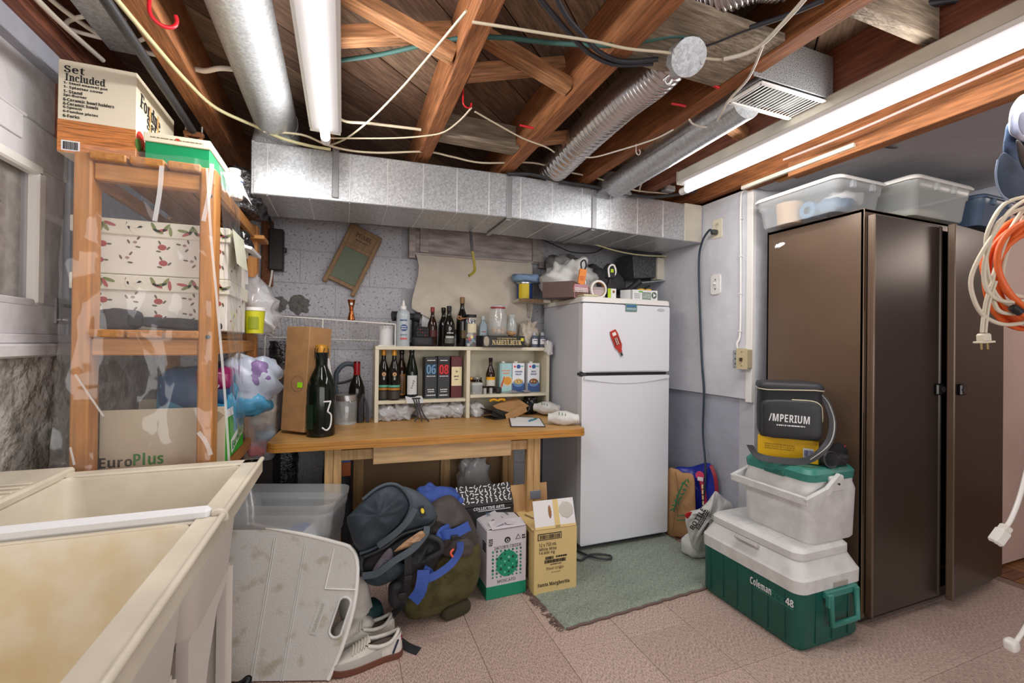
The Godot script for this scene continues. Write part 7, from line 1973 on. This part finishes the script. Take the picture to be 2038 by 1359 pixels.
func coolers():
	var st := S()
	var c = T("large_cooler", "large green chest cooler with white lid on the floor before the cabinet", "cooler", Vector3(1.94, 0, -1.525))
	tub(st, [[0.0, 0.355, 0.50, 0.035], [0.02, 0.385, 0.525, 0.045], [0.24, 0.39, 0.53, 0.045]], false)
	ob("body", st, "cool_green", c)
	st = S()
	tub(st, [[0.238, 0.396, 0.536, 0.045], [0.29, 0.398, 0.538, 0.045], [0.30, 0.385, 0.525, 0.045], [0.352, 0.335, 0.475, 0.045], [0.356, 0.33, 0.47, 0.045]], true)
	ob("lid_skirt", st, "cool_white", c)
	st = S()
	tub(st, [[0.359, 0.335, 0.478, 0.045], [0.388, 0.335, 0.478, 0.045], [0.402, 0.305, 0.448, 0.04]], true)
	ob("lid_top", st, "cool_white", c)
	for k in 6:
		for s in [-1, 1]: box("rib_line", Vector3(s * 0.1945, 0.13, -0.20 + k * 0.08), Vector3(0.002, 0.21, 0.003), "#0a4a41,0.5", c, 0.0)
	for k in 3: box("rib_line", Vector3(-0.10 + k * 0.1, 0.13, 0.2645), Vector3(0.003, 0.21, 0.002), "#0a4a41,0.5", c, 0.0)
	for k in 2: box("lid_line", Vector3(-0.11, 0.4015, -0.05 + 0.16 * k), Vector3(0.05, 0.0015, 0.003), "#b8b6b2,0.5", c, 0.0)
	box("finger_slot", Vector3(-0.186, 0.352, 0.0), Vector3(0.02, 0.018, 0.12), "#b8b6b2,0.5", c, 0.003, Basis(Vector3.BACK, -0.7))
	box("latch_notch", Vector3(0.045, 0.252, 0.269), Vector3(0.09, 0.022, 0.006), "#a8a49c,0.5", c, 0.003)
	var L := face(Vector3.LEFT)
	tx("Coleman", Vector3(-0.1965, 0.193, 0.085), 0.105, 0.034, "paper", c, L)
	tx("Picnic", Vector3(-0.1965, 0.19, 0.170), 0.06, 0.03, "cool_teal", c, L, false, false)
	tx("48", Vector3(-0.1965, 0.192, 0.222), 0.036, 0.03, "paper", c, L)
	box("underline", Vector3(-0.1965, 0.170, 0.15), Vector3(0.001, 0.003, 0.18), "cool_teal", c, 0.0)
	var hd := box("handle_mount", Vector3(0.04, 0.222, 0.272), Vector3(0.2, 0.03, 0.02), "cool_teal", c, 0.004)
	var fr := S()
	tb(fr, [Vector3(-0.085, 0.0, 0.016), Vector3(-0.085, -0.115, 0.022), Vector3(0.075, -0.115, 0.022), Vector3(0.075, 0.0, 0.016)], 0.012, 8)
	ob("handle", fr, "cool_teal", hd)
	box("mount_ear", Vector3(-0.085, -0.02, 0.012), Vector3(0.03, 0.055, 0.02), "cool_teal", hd, 0.004)
	box("mount_ear", Vector3(0.08, -0.01, 0.012), Vector3(0.025, 0.045, 0.02), "cool_teal", hd, 0.004)
	# small cooler
	var s = T("small_cooler", "small white cooler with teal lid standing on the large green cooler", "cooler", Vector3(2.02, 0.402, -1.475))
	st = S()
	tub(st, [[0.0, 0.285, 0.325, 0.035], [0.012, 0.30, 0.34, 0.04], [0.22, 0.318, 0.348, 0.04], [0.25, 0.30, 0.335, 0.04], [0.27, 0.30, 0.335, 0.04]], false)
	ob("body", st, "cool_white", s)
	st = S()
	tub(st, [[0.268, 0.305, 0.34, 0.04], [0.30, 0.31, 0.345, 0.04], [0.318, 0.285, 0.32, 0.04], [0.322, 0.25, 0.29, 0.035], [0.319, 0.24, 0.28, 0.03]], true)
	ob("lid", st, "cool_teal", s)
	box("lid_notch", Vector3(-0.153, 0.275, 0.0), Vector3(0.012, 0.02, 0.1), "#2c6a60,0.5", s, 0.003)
	var hb := S()
	var hp := []
	for q in [[-0.02, 0.285, -0.185], [-0.08, 0.235, -0.19], [-0.195, 0.20, -0.19], [-0.195, 0.20, 0.185], [-0.08, 0.235, 0.19], [0.0, 0.285, 0.185]]: hp.append(Vector3(q[0], q[1], q[2]))
	for i in 5:
		var z: Vector3 = (hp[i + 1] - hp[i]).normalized()
		var up := Vector3.UP if absf(z.y) < 0.9 else Vector3.RIGHT
		var x := up.cross(z).normalized()
		bx(hb, (hp[i] + hp[i + 1]) / 2, Vector3(0.018, 0.036, hp[i].distance_to(hp[i + 1]) + 0.018), 0.004, Basis(x, z.cross(x), z))
	ob("bail_handle", hb, "cool_white", s)
	for k in [-1, 1]:
		box("handle_boss", Vector3(0.0, 0.255, k * 0.172), Vector3(0.09, 0.07, 0.02), "cool_white", s, 0.006)
		disc("pivot", Vector3(-0.02, 0.262, k * 0.2015), 0.005, "ink", s, Basis.IDENTITY, 0.0015, 10)
	# yellow box, black bag, mitt
	var y = T("yellow_box", "yellow food box with barcode under the black bag on the small cooler", "box", Vector3(1.985, 0.725, -1.50), -0.95)
	box("carton", Vector3(0, 0.052, 0), Vector3(0.24, 0.104, 0.15), "#e0b010,0.45", y)
	plate("barcode_label", Vector3(0.082, 0.045, 0.0756), 0.04, 0.045, "paper", y)
	barcode(Vector3(0.082, 0.045, 0.0768), 0.032, 0.03, "#3a4a8a,0.5", y, Basis.IDENTITY, 12)
	fp(Vector3(-0.03, 0.06, 0.0756), 0.12, 0.03, "#a88410,0.5", y)
	tx("DYAD", Vector3(0.1206, 0.06, 0.03), 0.09, 0.03, "#c82a20,0.5", y, face(Vector3.RIGHT) * Basis(Vector3.BACK, 1.2))
	var b = T("black_bag", "black zipped insulated shoulder bag with white lettering on the yellow box", "bag", Vector3(1.985, 0.83, -1.50), -0.80)
	st = S()
	tub(st, [[0.0, 0.235, 0.16, 0.035], [0.02, 0.25, 0.175, 0.04], [0.12, 0.255, 0.185, 0.04], [0.20, 0.25, 0.175, 0.035], [0.225, 0.255, 0.185, 0.035]], false)
	ob("body", st, "nylon_black", b)
	st = S()
	tub(st, [[0.226, 0.262, 0.19, 0.036], [0.236, 0.266, 0.194, 0.036], [0.252, 0.258, 0.186, 0.036], [0.258, 0.2, 0.13, 0.03]], false)
	ob("lid", st, "#2c2d31,0.55", b)
	lump("front_pocket", Vector3(0, 0.092, 0.095), Vector3(0.118, 0.088, 0.035), "#2a2c30,0.5", b, Basis.IDENTITY, 0.32, 0.004, 8.0, 4)
	var pp := []
	for q in rr2(0.262, 0.19, 0.036, 5): pp.append(Vector3(q.x, 0.224 + 0.004 * sin(q.x * 25), q.y))
	pp.append(pp[0])
	tube("piping", pp, 0.0028, "#c8c0a8,0.5", b, 6, 0)
	tube("pocket_piping", [Vector3(0.0, 0.182, 0.118), Vector3(0.08, 0.18, 0.118), Vector3(0.11, 0.16, 0.118), Vector3(0.116, 0.12, 0.116), Vector3(0.116, 0.09, 0.112)], 0.0028, "#c8c0a8,0.5", b)
	tx("/MPERIUM", Vector3(-0.012, 0.098, 0.1305), 0.158, 0.034, "paper", b, Basis(Vector3.BACK, -0.03))
	fp(Vector3(-0.005, 0.066, 0.1305), 0.11, 0.009, "paper", b)
	ribbon("shoulder_strap", [Vector3(0.13, 0.2, -0.02), Vector3(0.15, 0.16, 0.03), Vector3(0.16, 0.08, 0.08), Vector3(0.13, 0.0, 0.14), Vector3(0.06, -0.075, 0.15), Vector3(-0.04, -0.095, 0.13), Vector3(-0.13, -0.09, 0.10), Vector3(-0.16, -0.06, 0.02)], 0.03, 0.004, Vector3(0.3, 0.35, 1), "#3c3e42,0.5", b)
	ribbon("strap_edge", [Vector3(0.133, 0.2, -0.018), Vector3(0.155, 0.16, 0.032), Vector3(0.166, 0.08, 0.084), Vector3(0.136, 0.0, 0.144), Vector3(0.066, -0.072, 0.154)], 0.003, 0.006, Vector3(0.3, 0.35, 1), "#b8b8b0,0.5", b)
	var mt = T("black_mitt", "crumpled black neoprene sleeve with red tag on the small cooler edge", "sleeve", Vector3(2.10, 0.722, -1.385), 0.1)
	tube("sleeve", [Vector3(-0.09, 0.032, 0.05), Vector3(-0.05, 0.034, 0.03), Vector3(0.0, 0.035, 0.01), Vector3(0.08, 0.045, 0.0), Vector3(0.09, 0.04, 0.0)], 0.034, "nylon_black", mt, 14)
	turned("opening", [Vector2(0.035, 0.0), Vector2(0.038, 0.006), Vector2(0.034, 0.012), Vector2(0.02, -0.02)], "#4a4a4e,0.5", mt, Vector3(-0.092, 0.034, 0.052), 16, face(Vector3(-0.3, 0.2, 1)) * Basis(Vector3.RIGHT, PI / 2))
	lump("flap", Vector3(-0.03, 0.03, 0.055), Vector3(0.05, 0.024, 0.03), "nylon_black", mt, Basis.IDENTITY, 0.7, 0.012, 16.0, 3)
	plate("red_tag", Vector3(0.095, 0.05, 0.02), 0.02, 0.045, "#d8283c,0.5", mt, face(Vector3(0.3, 0, 1)) * Basis(Vector3.BACK, 0.15), 0.002)
	fp(Vector3(0.096, 0.05, 0.0225), 0.035, 0.01, "paper", mt, face(Vector3(0.3, 0, 1)) * Basis(Vector3.BACK, -1.4))

func wall_bags():
	var st := S()
	var p = T("paper_bag", "crumpled brown paper bag printed with a green sprig beside the fridge", "bag", Vector3(2.08, 0, -2.32))
	var o0: Vector3 = p.position
	var zz := func(x: float) -> float: return -2.36 + (x - 1328.0) * 0.003
	var pts := []
	for q in [[1326, 1062], [1326, 1000], [1328, 936], [1346, 933], [1358, 940], [1380, 946], [1384, 990], [1385, 1050], [1378, 1070], [1350, 1070]]: pts.append([q[0], q[1], zz.call(q[0])])
	pillow("bag", pts, -2.3, 0.03, 0.04, "#b48a60,0.85", p, o0, 0.01, 4, 12.0)
	tube("crease", [Z(1344, 940, -2.27) - o0, Z(1350, 985, -2.25) - o0, Z(1342, 1030, -2.27) - o0, Z(1338, 1062, -2.29) - o0], 0.004, "#94704c,0.85", p)
	tube("sprig_stem", [Z(1341, 1018, -2.27) - o0, Z(1348, 990, -2.25) - o0, Z(1358, 966, -2.22) - o0, Z(1366, 955, -2.2) - o0], 0.004, "#2f7a50,0.7", p)
	for i in 14: disc("sprig_leaf", Z(1341 + 1.9 * i + (4 if i % 2 else -4), 1014 - 4.4 * i, -2.265 + 0.0055 * i) - o0, 0.015, "#2f7a50,0.7", p, face(Vector3(-0.5, 0, 1)) * Basis(Vector3.BACK, 0.6 + i * 1.3), 0.001, 8, 0.35)
	for i in 2: plate("green_mark", Z(1356, 1026 + 9 * i, -2.235) - o0, 0.05, 0.007, "#3f7a54,0.7", p, face(Vector3(-0.5, 0, 1)) * Basis(Vector3.BACK, 0.15))
	var b = T("blue_bag", "dark blue pet food bag with pink bone print leaning on the right wall", "bag", Vector3(2.1, 0, -2.24))
	o0 = b.position
	var c := Z(1400, 965, -2.17)
	pillow("bag", [[1340, 938, -2.36], [1375, 929, -2.29], [1412, 922, -2.165], [1424, 950, -2.12], [1428, 985, -2.10], [1424, 1030, -2.12], [1385, 1040, -2.25], [1345, 1030, -2.35]], -2.22, 0.02, 0.012, "#22309a,0.3", b, o0, 0.003, 3, 10.0)
	var bf := face(Vector3(-0.85, 0, 0.6))
	ribbon("red_edge", [Z(1415, 926, -2.14) - o0, Z(1424, 952, -2.10) - o0, Z(1427, 990, -2.09) - o0], 0.02, 0.008, Vector3(-0.8, 0, 0.6), "#9a2236,0.35", b)
	tube("bone_print", [Z(1394, 950, -2.195) - o0, Z(1400, 975, -2.175) - o0, Z(1402, 1000, -2.17) - o0, Z(1400, 1020, -2.18) - o0], 0.016, "#c8345c,0.4", b, 10)
	disc("bone_end", Z(1393, 946, -2.185) - o0, 0.026, "#d8446c,0.4", b, bf, 0.006)
	plate("white_word", Z(1394, 953, -2.165) - o0, 0.034, 0.024, "#e8d8e0,0.5", b, bf)
	for i in 4: plate("cream_mark", Z(1398 + i * 0.5, 968 + 11 * i, -2.155) - o0, 0.009, 0.026, "#e8d8a0,0.5", b, bf)
	box("foot", Vector3(0.02, 0.03, -0.06), Vector3(0.16, 0.06, 0.06), "#22309a,0.3", b, 0.01, Basis(Vector3.UP, 0.9))
	var w = T("white_bag", "white plastic carrier bag with black printing slumped behind the large cooler", "bag", Vector3(2.0, 0, -2.05))
	o0 = w.position
	pillow("bag", [[1364, 1032], [1372, 1018], [1392, 1012], [1408, 998], [1418, 984], [1425, 977], [1440, 990], [1458, 1005], [1466, 1030], [1460, 1062], [1436, 1095], [1405, 1102], [1380, 1092], [1370, 1062]], -2.02, 0.085, 0.07, "bag_white", w, o0, 0.022, 5, 10.0)
	pillow("red_corner", [[1363, 1024], [1370, 1019], [1378, 1020], [1368, 1032]], -1.985, 0.006, 0.01, "#c02028,0.5", w, o0, 0.001, 2)
	var tb_ := face(Vector3(-0.35, 0.1, 1)) * Basis(Vector3.BACK, 1.0)
	tx("BOTTLE", Z(1388, 1032, -1.925) - o0, 0.13, 0.026, "ink", w, tb_)
	fp(Z(1398, 1034, -1.922) - o0, 0.12, 0.03, "ink", w, tb_)
	fp(Z(1404, 1052, -1.922) - o0, 0.08, 0.012, "ink", w, tb_)
	lump("base", Vector3(0.02, 0.06, -0.02), Vector3(0.12, 0.06, 0.07), "bag_white", w, Basis.IDENTITY, 0.6, 0.01, 10.0, 3, 0.013)

# ---------- right: cabinet, totes on it, hanging cords and caps ----------
func tote(called, label, at: Vector3, w, h, d, shell, lidm, turn := 0.0):
	var o = T(called, label, "tote", at, turn)
	var st := S()
	tub(st, [[0.0, w * 0.82, d * 0.82, 0.03], [0.008, w * 0.85, d * 0.85, 0.035], [h * 0.6, w * 0.9, d * 0.9, 0.035], [h * 0.62, w * 0.93, d * 0.92, 0.035], [h * 0.9, w * 0.95, d * 0.95, 0.035]], false, true, false)
	ob("shell", st, shell, o)
	st = S()
	tub(st, [[h * 0.88, w, d, 0.04], [h * 0.93, w * 1.01, d * 1.01, 0.04], [h, w * 0.97, d * 0.97, 0.04], [h * 1.0, w * 0.9, d * 0.9, 0.03], [h * 0.97, w * 0.88, d * 0.88, 0.03]])
	ob("lid", st, lidm, o)
	for s in [-1, 1]:
		box("handle_tab", Vector3(s * 0.07, h * 0.8, d * 0.475), Vector3(0.03, h * 0.24, 0.016), shell, o, 0.003)
	return o

func build_right():
	var x0 := 2.196
	var x1 := 3.325
	var zf := -1.30
	var zb := -1.79
	var h := 1.885
	var c = T("metal_cabinet", "tall brown steel storage cabinet with two doors, right one ajar", "cabinet", Vector3((x0 + x1) / 2, 0, (zf + zb) / 2))
	var o0: Vector3 = c.position
	cb("side_panel", Vector3(x0, 0.03, zb) - o0, Vector3(x0 + 0.012, h, zf) - o0, "cab_brown", c, 0.004)
	cb("side_panel", Vector3(x1 - 0.012, 0.03, zb) - o0, Vector3(x1, h, zf) - o0, "cab_brown", c, 0.004)
	cb("top_panel", Vector3(x0, h - 0.02, zb) - o0, Vector3(x1, h, zf) - o0, "cab_brown", c, 0.004)
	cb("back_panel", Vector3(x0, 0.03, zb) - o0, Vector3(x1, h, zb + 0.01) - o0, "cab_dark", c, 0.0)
	cb("header", Vector3(x0, h - 0.045, zf - 0.015) - o0, Vector3(x1, h - 0.002, zf) - o0, "cab_brown", c, 0.003)
	cb("toe_plate", Vector3(x0, 0.01, zf - 0.02) - o0, Vector3(x1, 0.06, zf - 0.006) - o0, "cab_dark", c, 0.002)
	cb("stile", Vector3(x0, 0.03, zf - 0.015) - o0, Vector3(x0 + 0.022, h, zf) - o0, "cab_brown", c, 0.002)
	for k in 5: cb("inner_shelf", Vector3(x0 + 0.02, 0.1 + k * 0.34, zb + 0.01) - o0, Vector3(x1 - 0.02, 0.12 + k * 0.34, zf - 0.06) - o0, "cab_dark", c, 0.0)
	var inx := [["#b8c0c4,0.5", 1.42], ["#8a2c1c,0.5", 1.30], ["#e4e4e0,0.5", 1.60], ["#d0d4d8,0.5", 1.18], ["#3a5058,0.5", 0.84], ["#8a8c94,0.5", 0.98], ["#4a4a50,0.6", 0.36], ["#5a5a5e,0.6", 0.20]]
	for k in inx.size(): box("contents", Vector3(2.75 + 0.05 * (k % 2), inx[k][1], -1.46) - o0, Vector3(0.16, 0.12, 0.14), inx[k][0], c, 0.004)
	var ld := cb("door", Vector3(x0 + 0.014, 0.045, zf + 0.002) - o0, Vector3(2.735, h - 0.03, zf + 0.028) - o0, "cab_door", c, 0.005)
	var lw := (2.735 - x0 - 0.014) / 2
	box("door_fold", Vector3(-lw + 0.006, 0, 0.005), Vector3(0.012, h - 0.08, 0.03), "cab_brown", ld, 0.004)
	box("door_fold", Vector3(lw - 0.012, 0, 0.003), Vector3(0.024, h - 0.08, 0.03), "cab_door", ld, 0.008)
	var la := box("latch", Vector3(lw - 0.03, 0.105, 0.02), Vector3(0.06, 0.055, 0.02), "#101012,0.15", ld, 0.006)
	disc("latch_ring", Vector3(0.012, 0, 0.011), 0.014, "#2c2c30,0.2", la, Basis.IDENTITY, 0.003, 14)
	var rd := box("door", Vector3(3.02, (h + 0.015) / 2, zf + 0.038) - o0, Vector3(0.585, h - 0.075, 0.024), "cab_door", c, 0.005, Basis(Vector3.UP, 0.085))
	box("door_fold", Vector3(-0.287, 0, 0.004), Vector3(0.012, h - 0.076, 0.03), "cab_brown", rd, 0.005)
	la = box("latch", Vector3(-0.22, 0.105, 0.02), Vector3(0.06, 0.055, 0.02), "#101012,0.15", rd, 0.006)
	disc("latch_ring", Vector3(-0.012, 0, 0.011), 0.014, "#2c2c30,0.2", la, Basis.IDENTITY, 0.003, 14)
	var L := face(Vector3.LEFT)
	lump("torn_sticker", Vector3(x0 - 0.0005, 1.80, -1.715) - o0, Vector3(0.0015, 0.011, 0.03), "paper", c, Basis(Vector3.RIGHT, -0.15), 0.8, 0.006, 60.0, 3)
	# totes on top
	var t1 = tote("storage_tote", "clear tote holding beige and blue things at the left of the cabinet top", Vector3(2.27, h + 0.001, -1.57), 0.36, 0.16, 0.46, "bin_clear", "white_enamel")
	lump("blue_item", Vector3(-0.04, 0.05, 0.10), Vector3(0.06, 0.03, 0.09), "#4a7090,0.5", t1, Basis.IDENTITY, 0.6, 0.02, 12.0, 3)
	turned("blue_coil", [Vector2(0.018, -0.03), Vector2(0.042, -0.03), Vector2(0.042, 0.03), Vector2(0.018, 0.03)], "#4f7ca0,0.5", t1, Vector3(-0.08, 0.05, 0.03), 20, Basis(Vector3.BACK, PI / 2))
	turned("beige_tub", [Vector2(0.0, 0.0), Vector2(0.06, 0.0), Vector2(0.065, 0.11), Vector2(0.0, 0.11)], "#d8b48c,0.6", t1, Vector3(-0.07, 0.01, -0.09), 24)
	lump("white_packet", Vector3(0.02, 0.085, 0.12), Vector3(0.08, 0.03, 0.06), "bag_white", t1, Basis.IDENTITY, 0.6, 0.02, 12.0, 6)
	var t2 = tote("storage_tote", "milky clear tote overhanging the middle of the cabinet top front", Vector3(2.715, h + 0.001, -1.45), 0.50, 0.18, 0.42, "bin_clear2", "#ecebe4,0.4")
	lump("inside_cloth", Vector3(0, 0.03, 0), Vector3(0.18, 0.025, 0.15), "#b8b8a0,0.6", t2, Basis.IDENTITY, 0.5, 0.01, 10.0, 3)
	tote("storage_tote", "slate blue tote at the right end of the cabinet top", Vector3(3.16, h + 0.001, -1.44), 0.36, 0.15, 0.44, "#5a7088,0.35", "#50667e,0.4")
	# post just outside the frame that carries the cords and caps
	struct(cb("trim_post_front", Vector3(2.10, 0.0, -0.66), Vector3(2.19, JY, -0.57), "joist1"))
	var cc = T("extension_cord", "coiled thick orange extension cord hanging below the denim cap", "cord", EYE + cam_basis * Vector3((2062 - 1019.0) / FOC, -(540 - 679.5) / FOC, -1.0) * 1.36)
	var s0: Vector3 = cc.position
	var rgt := cam_basis.x
	rgt = Vector3(rgt.x, 0, rgt.z).normalized()
	rgt = Vector3(0.934, 0, 0.357)
	for k in 7:
		var pts := []
		for i in 17:
			var a := TAU * i / 16.0
			var rx := 0.125 + 0.011 * (k % 4) - 0.006 * sin(k * 2.0)
			var ry := 0.125 + 0.012 * ((k * 2) % 5)
			pts.append(rgt * (rx * cos(a) + 0.006 * sin(k * 3.0)) + Vector3.UP * (ry * sin(a) + 0.012 * cos(k * 2.2)) + Vector3(-0.3, 0, 0.9) * (0.012 * (k - 3) + 0.01 * sin(a * 2 + k)))
		tube("loop", pts, 0.0085, "#e8692c,0.45", cc, 8, 3)
	tube("joint_tape", [-rgt * 0.12 + Vector3(-0.02, -0.115, 0.04), -rgt * 0.1 + Vector3(-0.02, -0.132, 0.045)], 0.011, "ink", cc, 10, 0)
	tube("tail", [-rgt * 0.1 + Vector3(-0.02, -0.132, 0.045), -rgt * 0.06 + Vector3(-0.02, -0.155, 0.05), rgt * 0.06 + Vector3(-0.02, -0.16, 0.05)], 0.0085, "#e8692c,0.45", cc)
	tube("hanger", [Vector3(0.0, 0.13, 0.0), Vector3(0.02, 0.2, 0.03), Vector3(0.05, 0.22, 0.08)], 0.006, "iron", cc)
	var bc = T("extension_cord", "beige household cord with plug draped over the orange coil", "cord", Vector3(2.0, 1.5, -0.72))
	s0 = bc.position
	var P := func(x: float, y: float, dd: float) -> Vector3:
		var v: Vector3 = cam_basis * Vector3((x - 1019.0) / FOC, -(y - 679.5) / FOC, -1.0)
		return EYE + v * dd - s0
	var loops := [
		[[2045, 395, 1.36], [2010, 420, 1.34], [1975, 470, 1.33], [1945, 520, 1.33], [1932, 560, 1.33], [1940, 600, 1.32], [1960, 630, 1.32], [2000, 646, 1.32], [2050, 640, 1.33]],
		[[2050, 400, 1.37], [2015, 450, 1.35], [1990, 510, 1.34], [1975, 560, 1.33], [1978, 600, 1.33], [1995, 622, 1.33], [2045, 624, 1.33]],
		[[2045, 410, 1.36], [1990, 440, 1.34], [1965, 500, 1.33], [1958, 550, 1.33], [1970, 585, 1.32], [2000, 600, 1.32], [2045, 598, 1.32]],
		[[2050, 390, 1.38], [2000, 405, 1.35], [1970, 450, 1.34], [1962, 490, 1.34], [1966, 545, 1.335], [1985, 590, 1.33], [2020, 610, 1.33], [2050, 608, 1.33]],
		[[2040, 430, 1.36], [2012, 480, 1.35], [1995, 540, 1.34], [2003, 580, 1.33], [2040, 592, 1.33]]]
	for l in loops:
		var pts := []
		for q in l: pts.append(P.call(q[0], q[1], q[2]))
		tube("strand", pts, 0.0058, "#d8cdb8,0.45", bc, 8, 5)
	for s in [0.0, 7.0]: tube("tail", [P.call(1975 + s, 560, 1.325), P.call(1962 + s, 600, 1.322), P.call(1956 + s, 640, 1.32), P.call(1954 + s, 662, 1.32)], 0.0048, "#d8cdb8,0.45", bc, 8, 5)
	var pg := box("plug", P.call(1958, 672, 1.32), Vector3(0.032, 0.026, 0.022), "#ded4c0,0.4", bc, 0.005, Basis(Vector3.UP, -0.4) * Basis(Vector3.BACK, 0.08))
	box("flange", Vector3(0, -0.013, 0), Vector3(0.042, 0.006, 0.028), "#ded4c0,0.4", pg, 0.002)
	for s in [-1, 1]: box("prong", Vector3(s * 0.009, -0.025, 0), Vector3(0.006, 0.02, 0.0015), "#a8905c,0.3,0.8", pg, 0.0)
	var wp = T("white_cord_end", "white cord connector end hanging at the right picture edge by the pink door", "plug", Vector3(1.98, 1.1, -0.74))
	s0 = wp.position
	var wc := box("connector", P.call(2016, 806, 1.33), Vector3(0.035, 0.05, 0.028), "white_enamel", wp, 0.006, Basis(Vector3.UP, -0.4) * Basis(Vector3.BACK, -0.6))
	box("collar", Vector3(0.0, 0.03, 0), Vector3(0.026, 0.02, 0.024), "#e6e2d8,0.4", wc, 0.004)
	for s in [-1, 1]: box("slot", Vector3(0.006 * s, -0.026, 0), Vector3(0.003, 0.002, 0.01), "ink", wc, 0.0)
	tube("cord", [P.call(2024, 792, 1.33), P.call(2040, 770, 1.33), P.call(2060, 720, 1.36), P.call(2085, 620, 1.4)], 0.006, "white_enamel", wp)
	tube("cord_tail", [P.call(2085, 620, 1.4), P.call(2100, 800, 1.38), P.call(2085, 950, 1.36), P.call(2050, 1020, 1.35)], 0.006, "white_enamel", wp)
	lump("tail_end", P.call(2040, 1027, 1.35), Vector3(0.02, 0.018, 0.015), "white_enamel", wp, Basis.IDENTITY, 0.6, 0.002, 10.0, 2)
	# caps on a hook
	var cp = T("baseball_cap", "washed denim baseball cap hanging brim down under the pale cap at top right", "cap", Vector3(1.96, 1.85, -0.735))
	s0 = cp.position
	pillow("brim", [[1982, 345], [1986, 318], [1999, 303], [2022, 318], [2055, 332], [2062, 402], [2022, 404], [1998, 392], [1986, 372]], -0.735, 0.012, 0.012, "denim_dark", cp, s0, 0.001, 2)
	pillow("crown", [[1996, 302], [1999, 270], [2004, 248], [2018, 242], [2045, 262], [2075, 290], [2072, 335], [2030, 328], [2008, 318]], -0.745, 0.035, 0.05, "denim", cp, s0, 0.005, 3, 18.0)
	pillow("sweat_band", [[2022, 280], [2036, 288], [2052, 330], [2040, 340], [2028, 318]], -0.70, 0.014, 0.014, "ink", cp, s0, 0.001, 2)
	tube("brim_edge", [Z(1986, 318, -0.722) - s0, Z(1982, 345, -0.722) - s0, Z(1986, 372, -0.722) - s0, Z(1998, 392, -0.722) - s0, Z(2022, 404, -0.722) - s0, Z(2052, 404, -0.722) - s0], 0.0028, "#8f9fb8,0.8", cp)
	var c2 = T("baseball_cap", "pale lilac cap stacked over the denim cap at the top right edge", "cap", Vector3(1.98, 1.98, -0.73))
	s0 = c2.position
	pillow("crown", [[2008, 262], [2008, 232], [2016, 208], [2036, 188], [2075, 182], [2085, 240], [2080, 290], [2040, 284], [2020, 274]], -0.72, 0.05, 0.05, "denim_pale", c2, s0, 0.004, 5, 16.0)
	pillow("patch", [[2026, 245], [2034, 222], [2060, 222], [2060, 268], [2036, 268]], -0.672, 0.012, 0.01, "#a8aec8,0.8", c2, s0, 0.001, 4)
	tube("hook", [Z(2050, 190, -0.72) - s0, Z(2052, 150, -0.70) - s0, Vector3(2.10, 2.06, -0.61) - s0], 0.004, "iron", c2)
	tag(tube("pink_cable", [Y(1560, 318, 2.15), Y(1700, 262, 2.14), Y(1850, 196, 2.15), Y(2040, 112, 2.16)], 0.006, "#a8847c,0.5"), "thin pinkish cable along the joist under the right tube light", "cable")
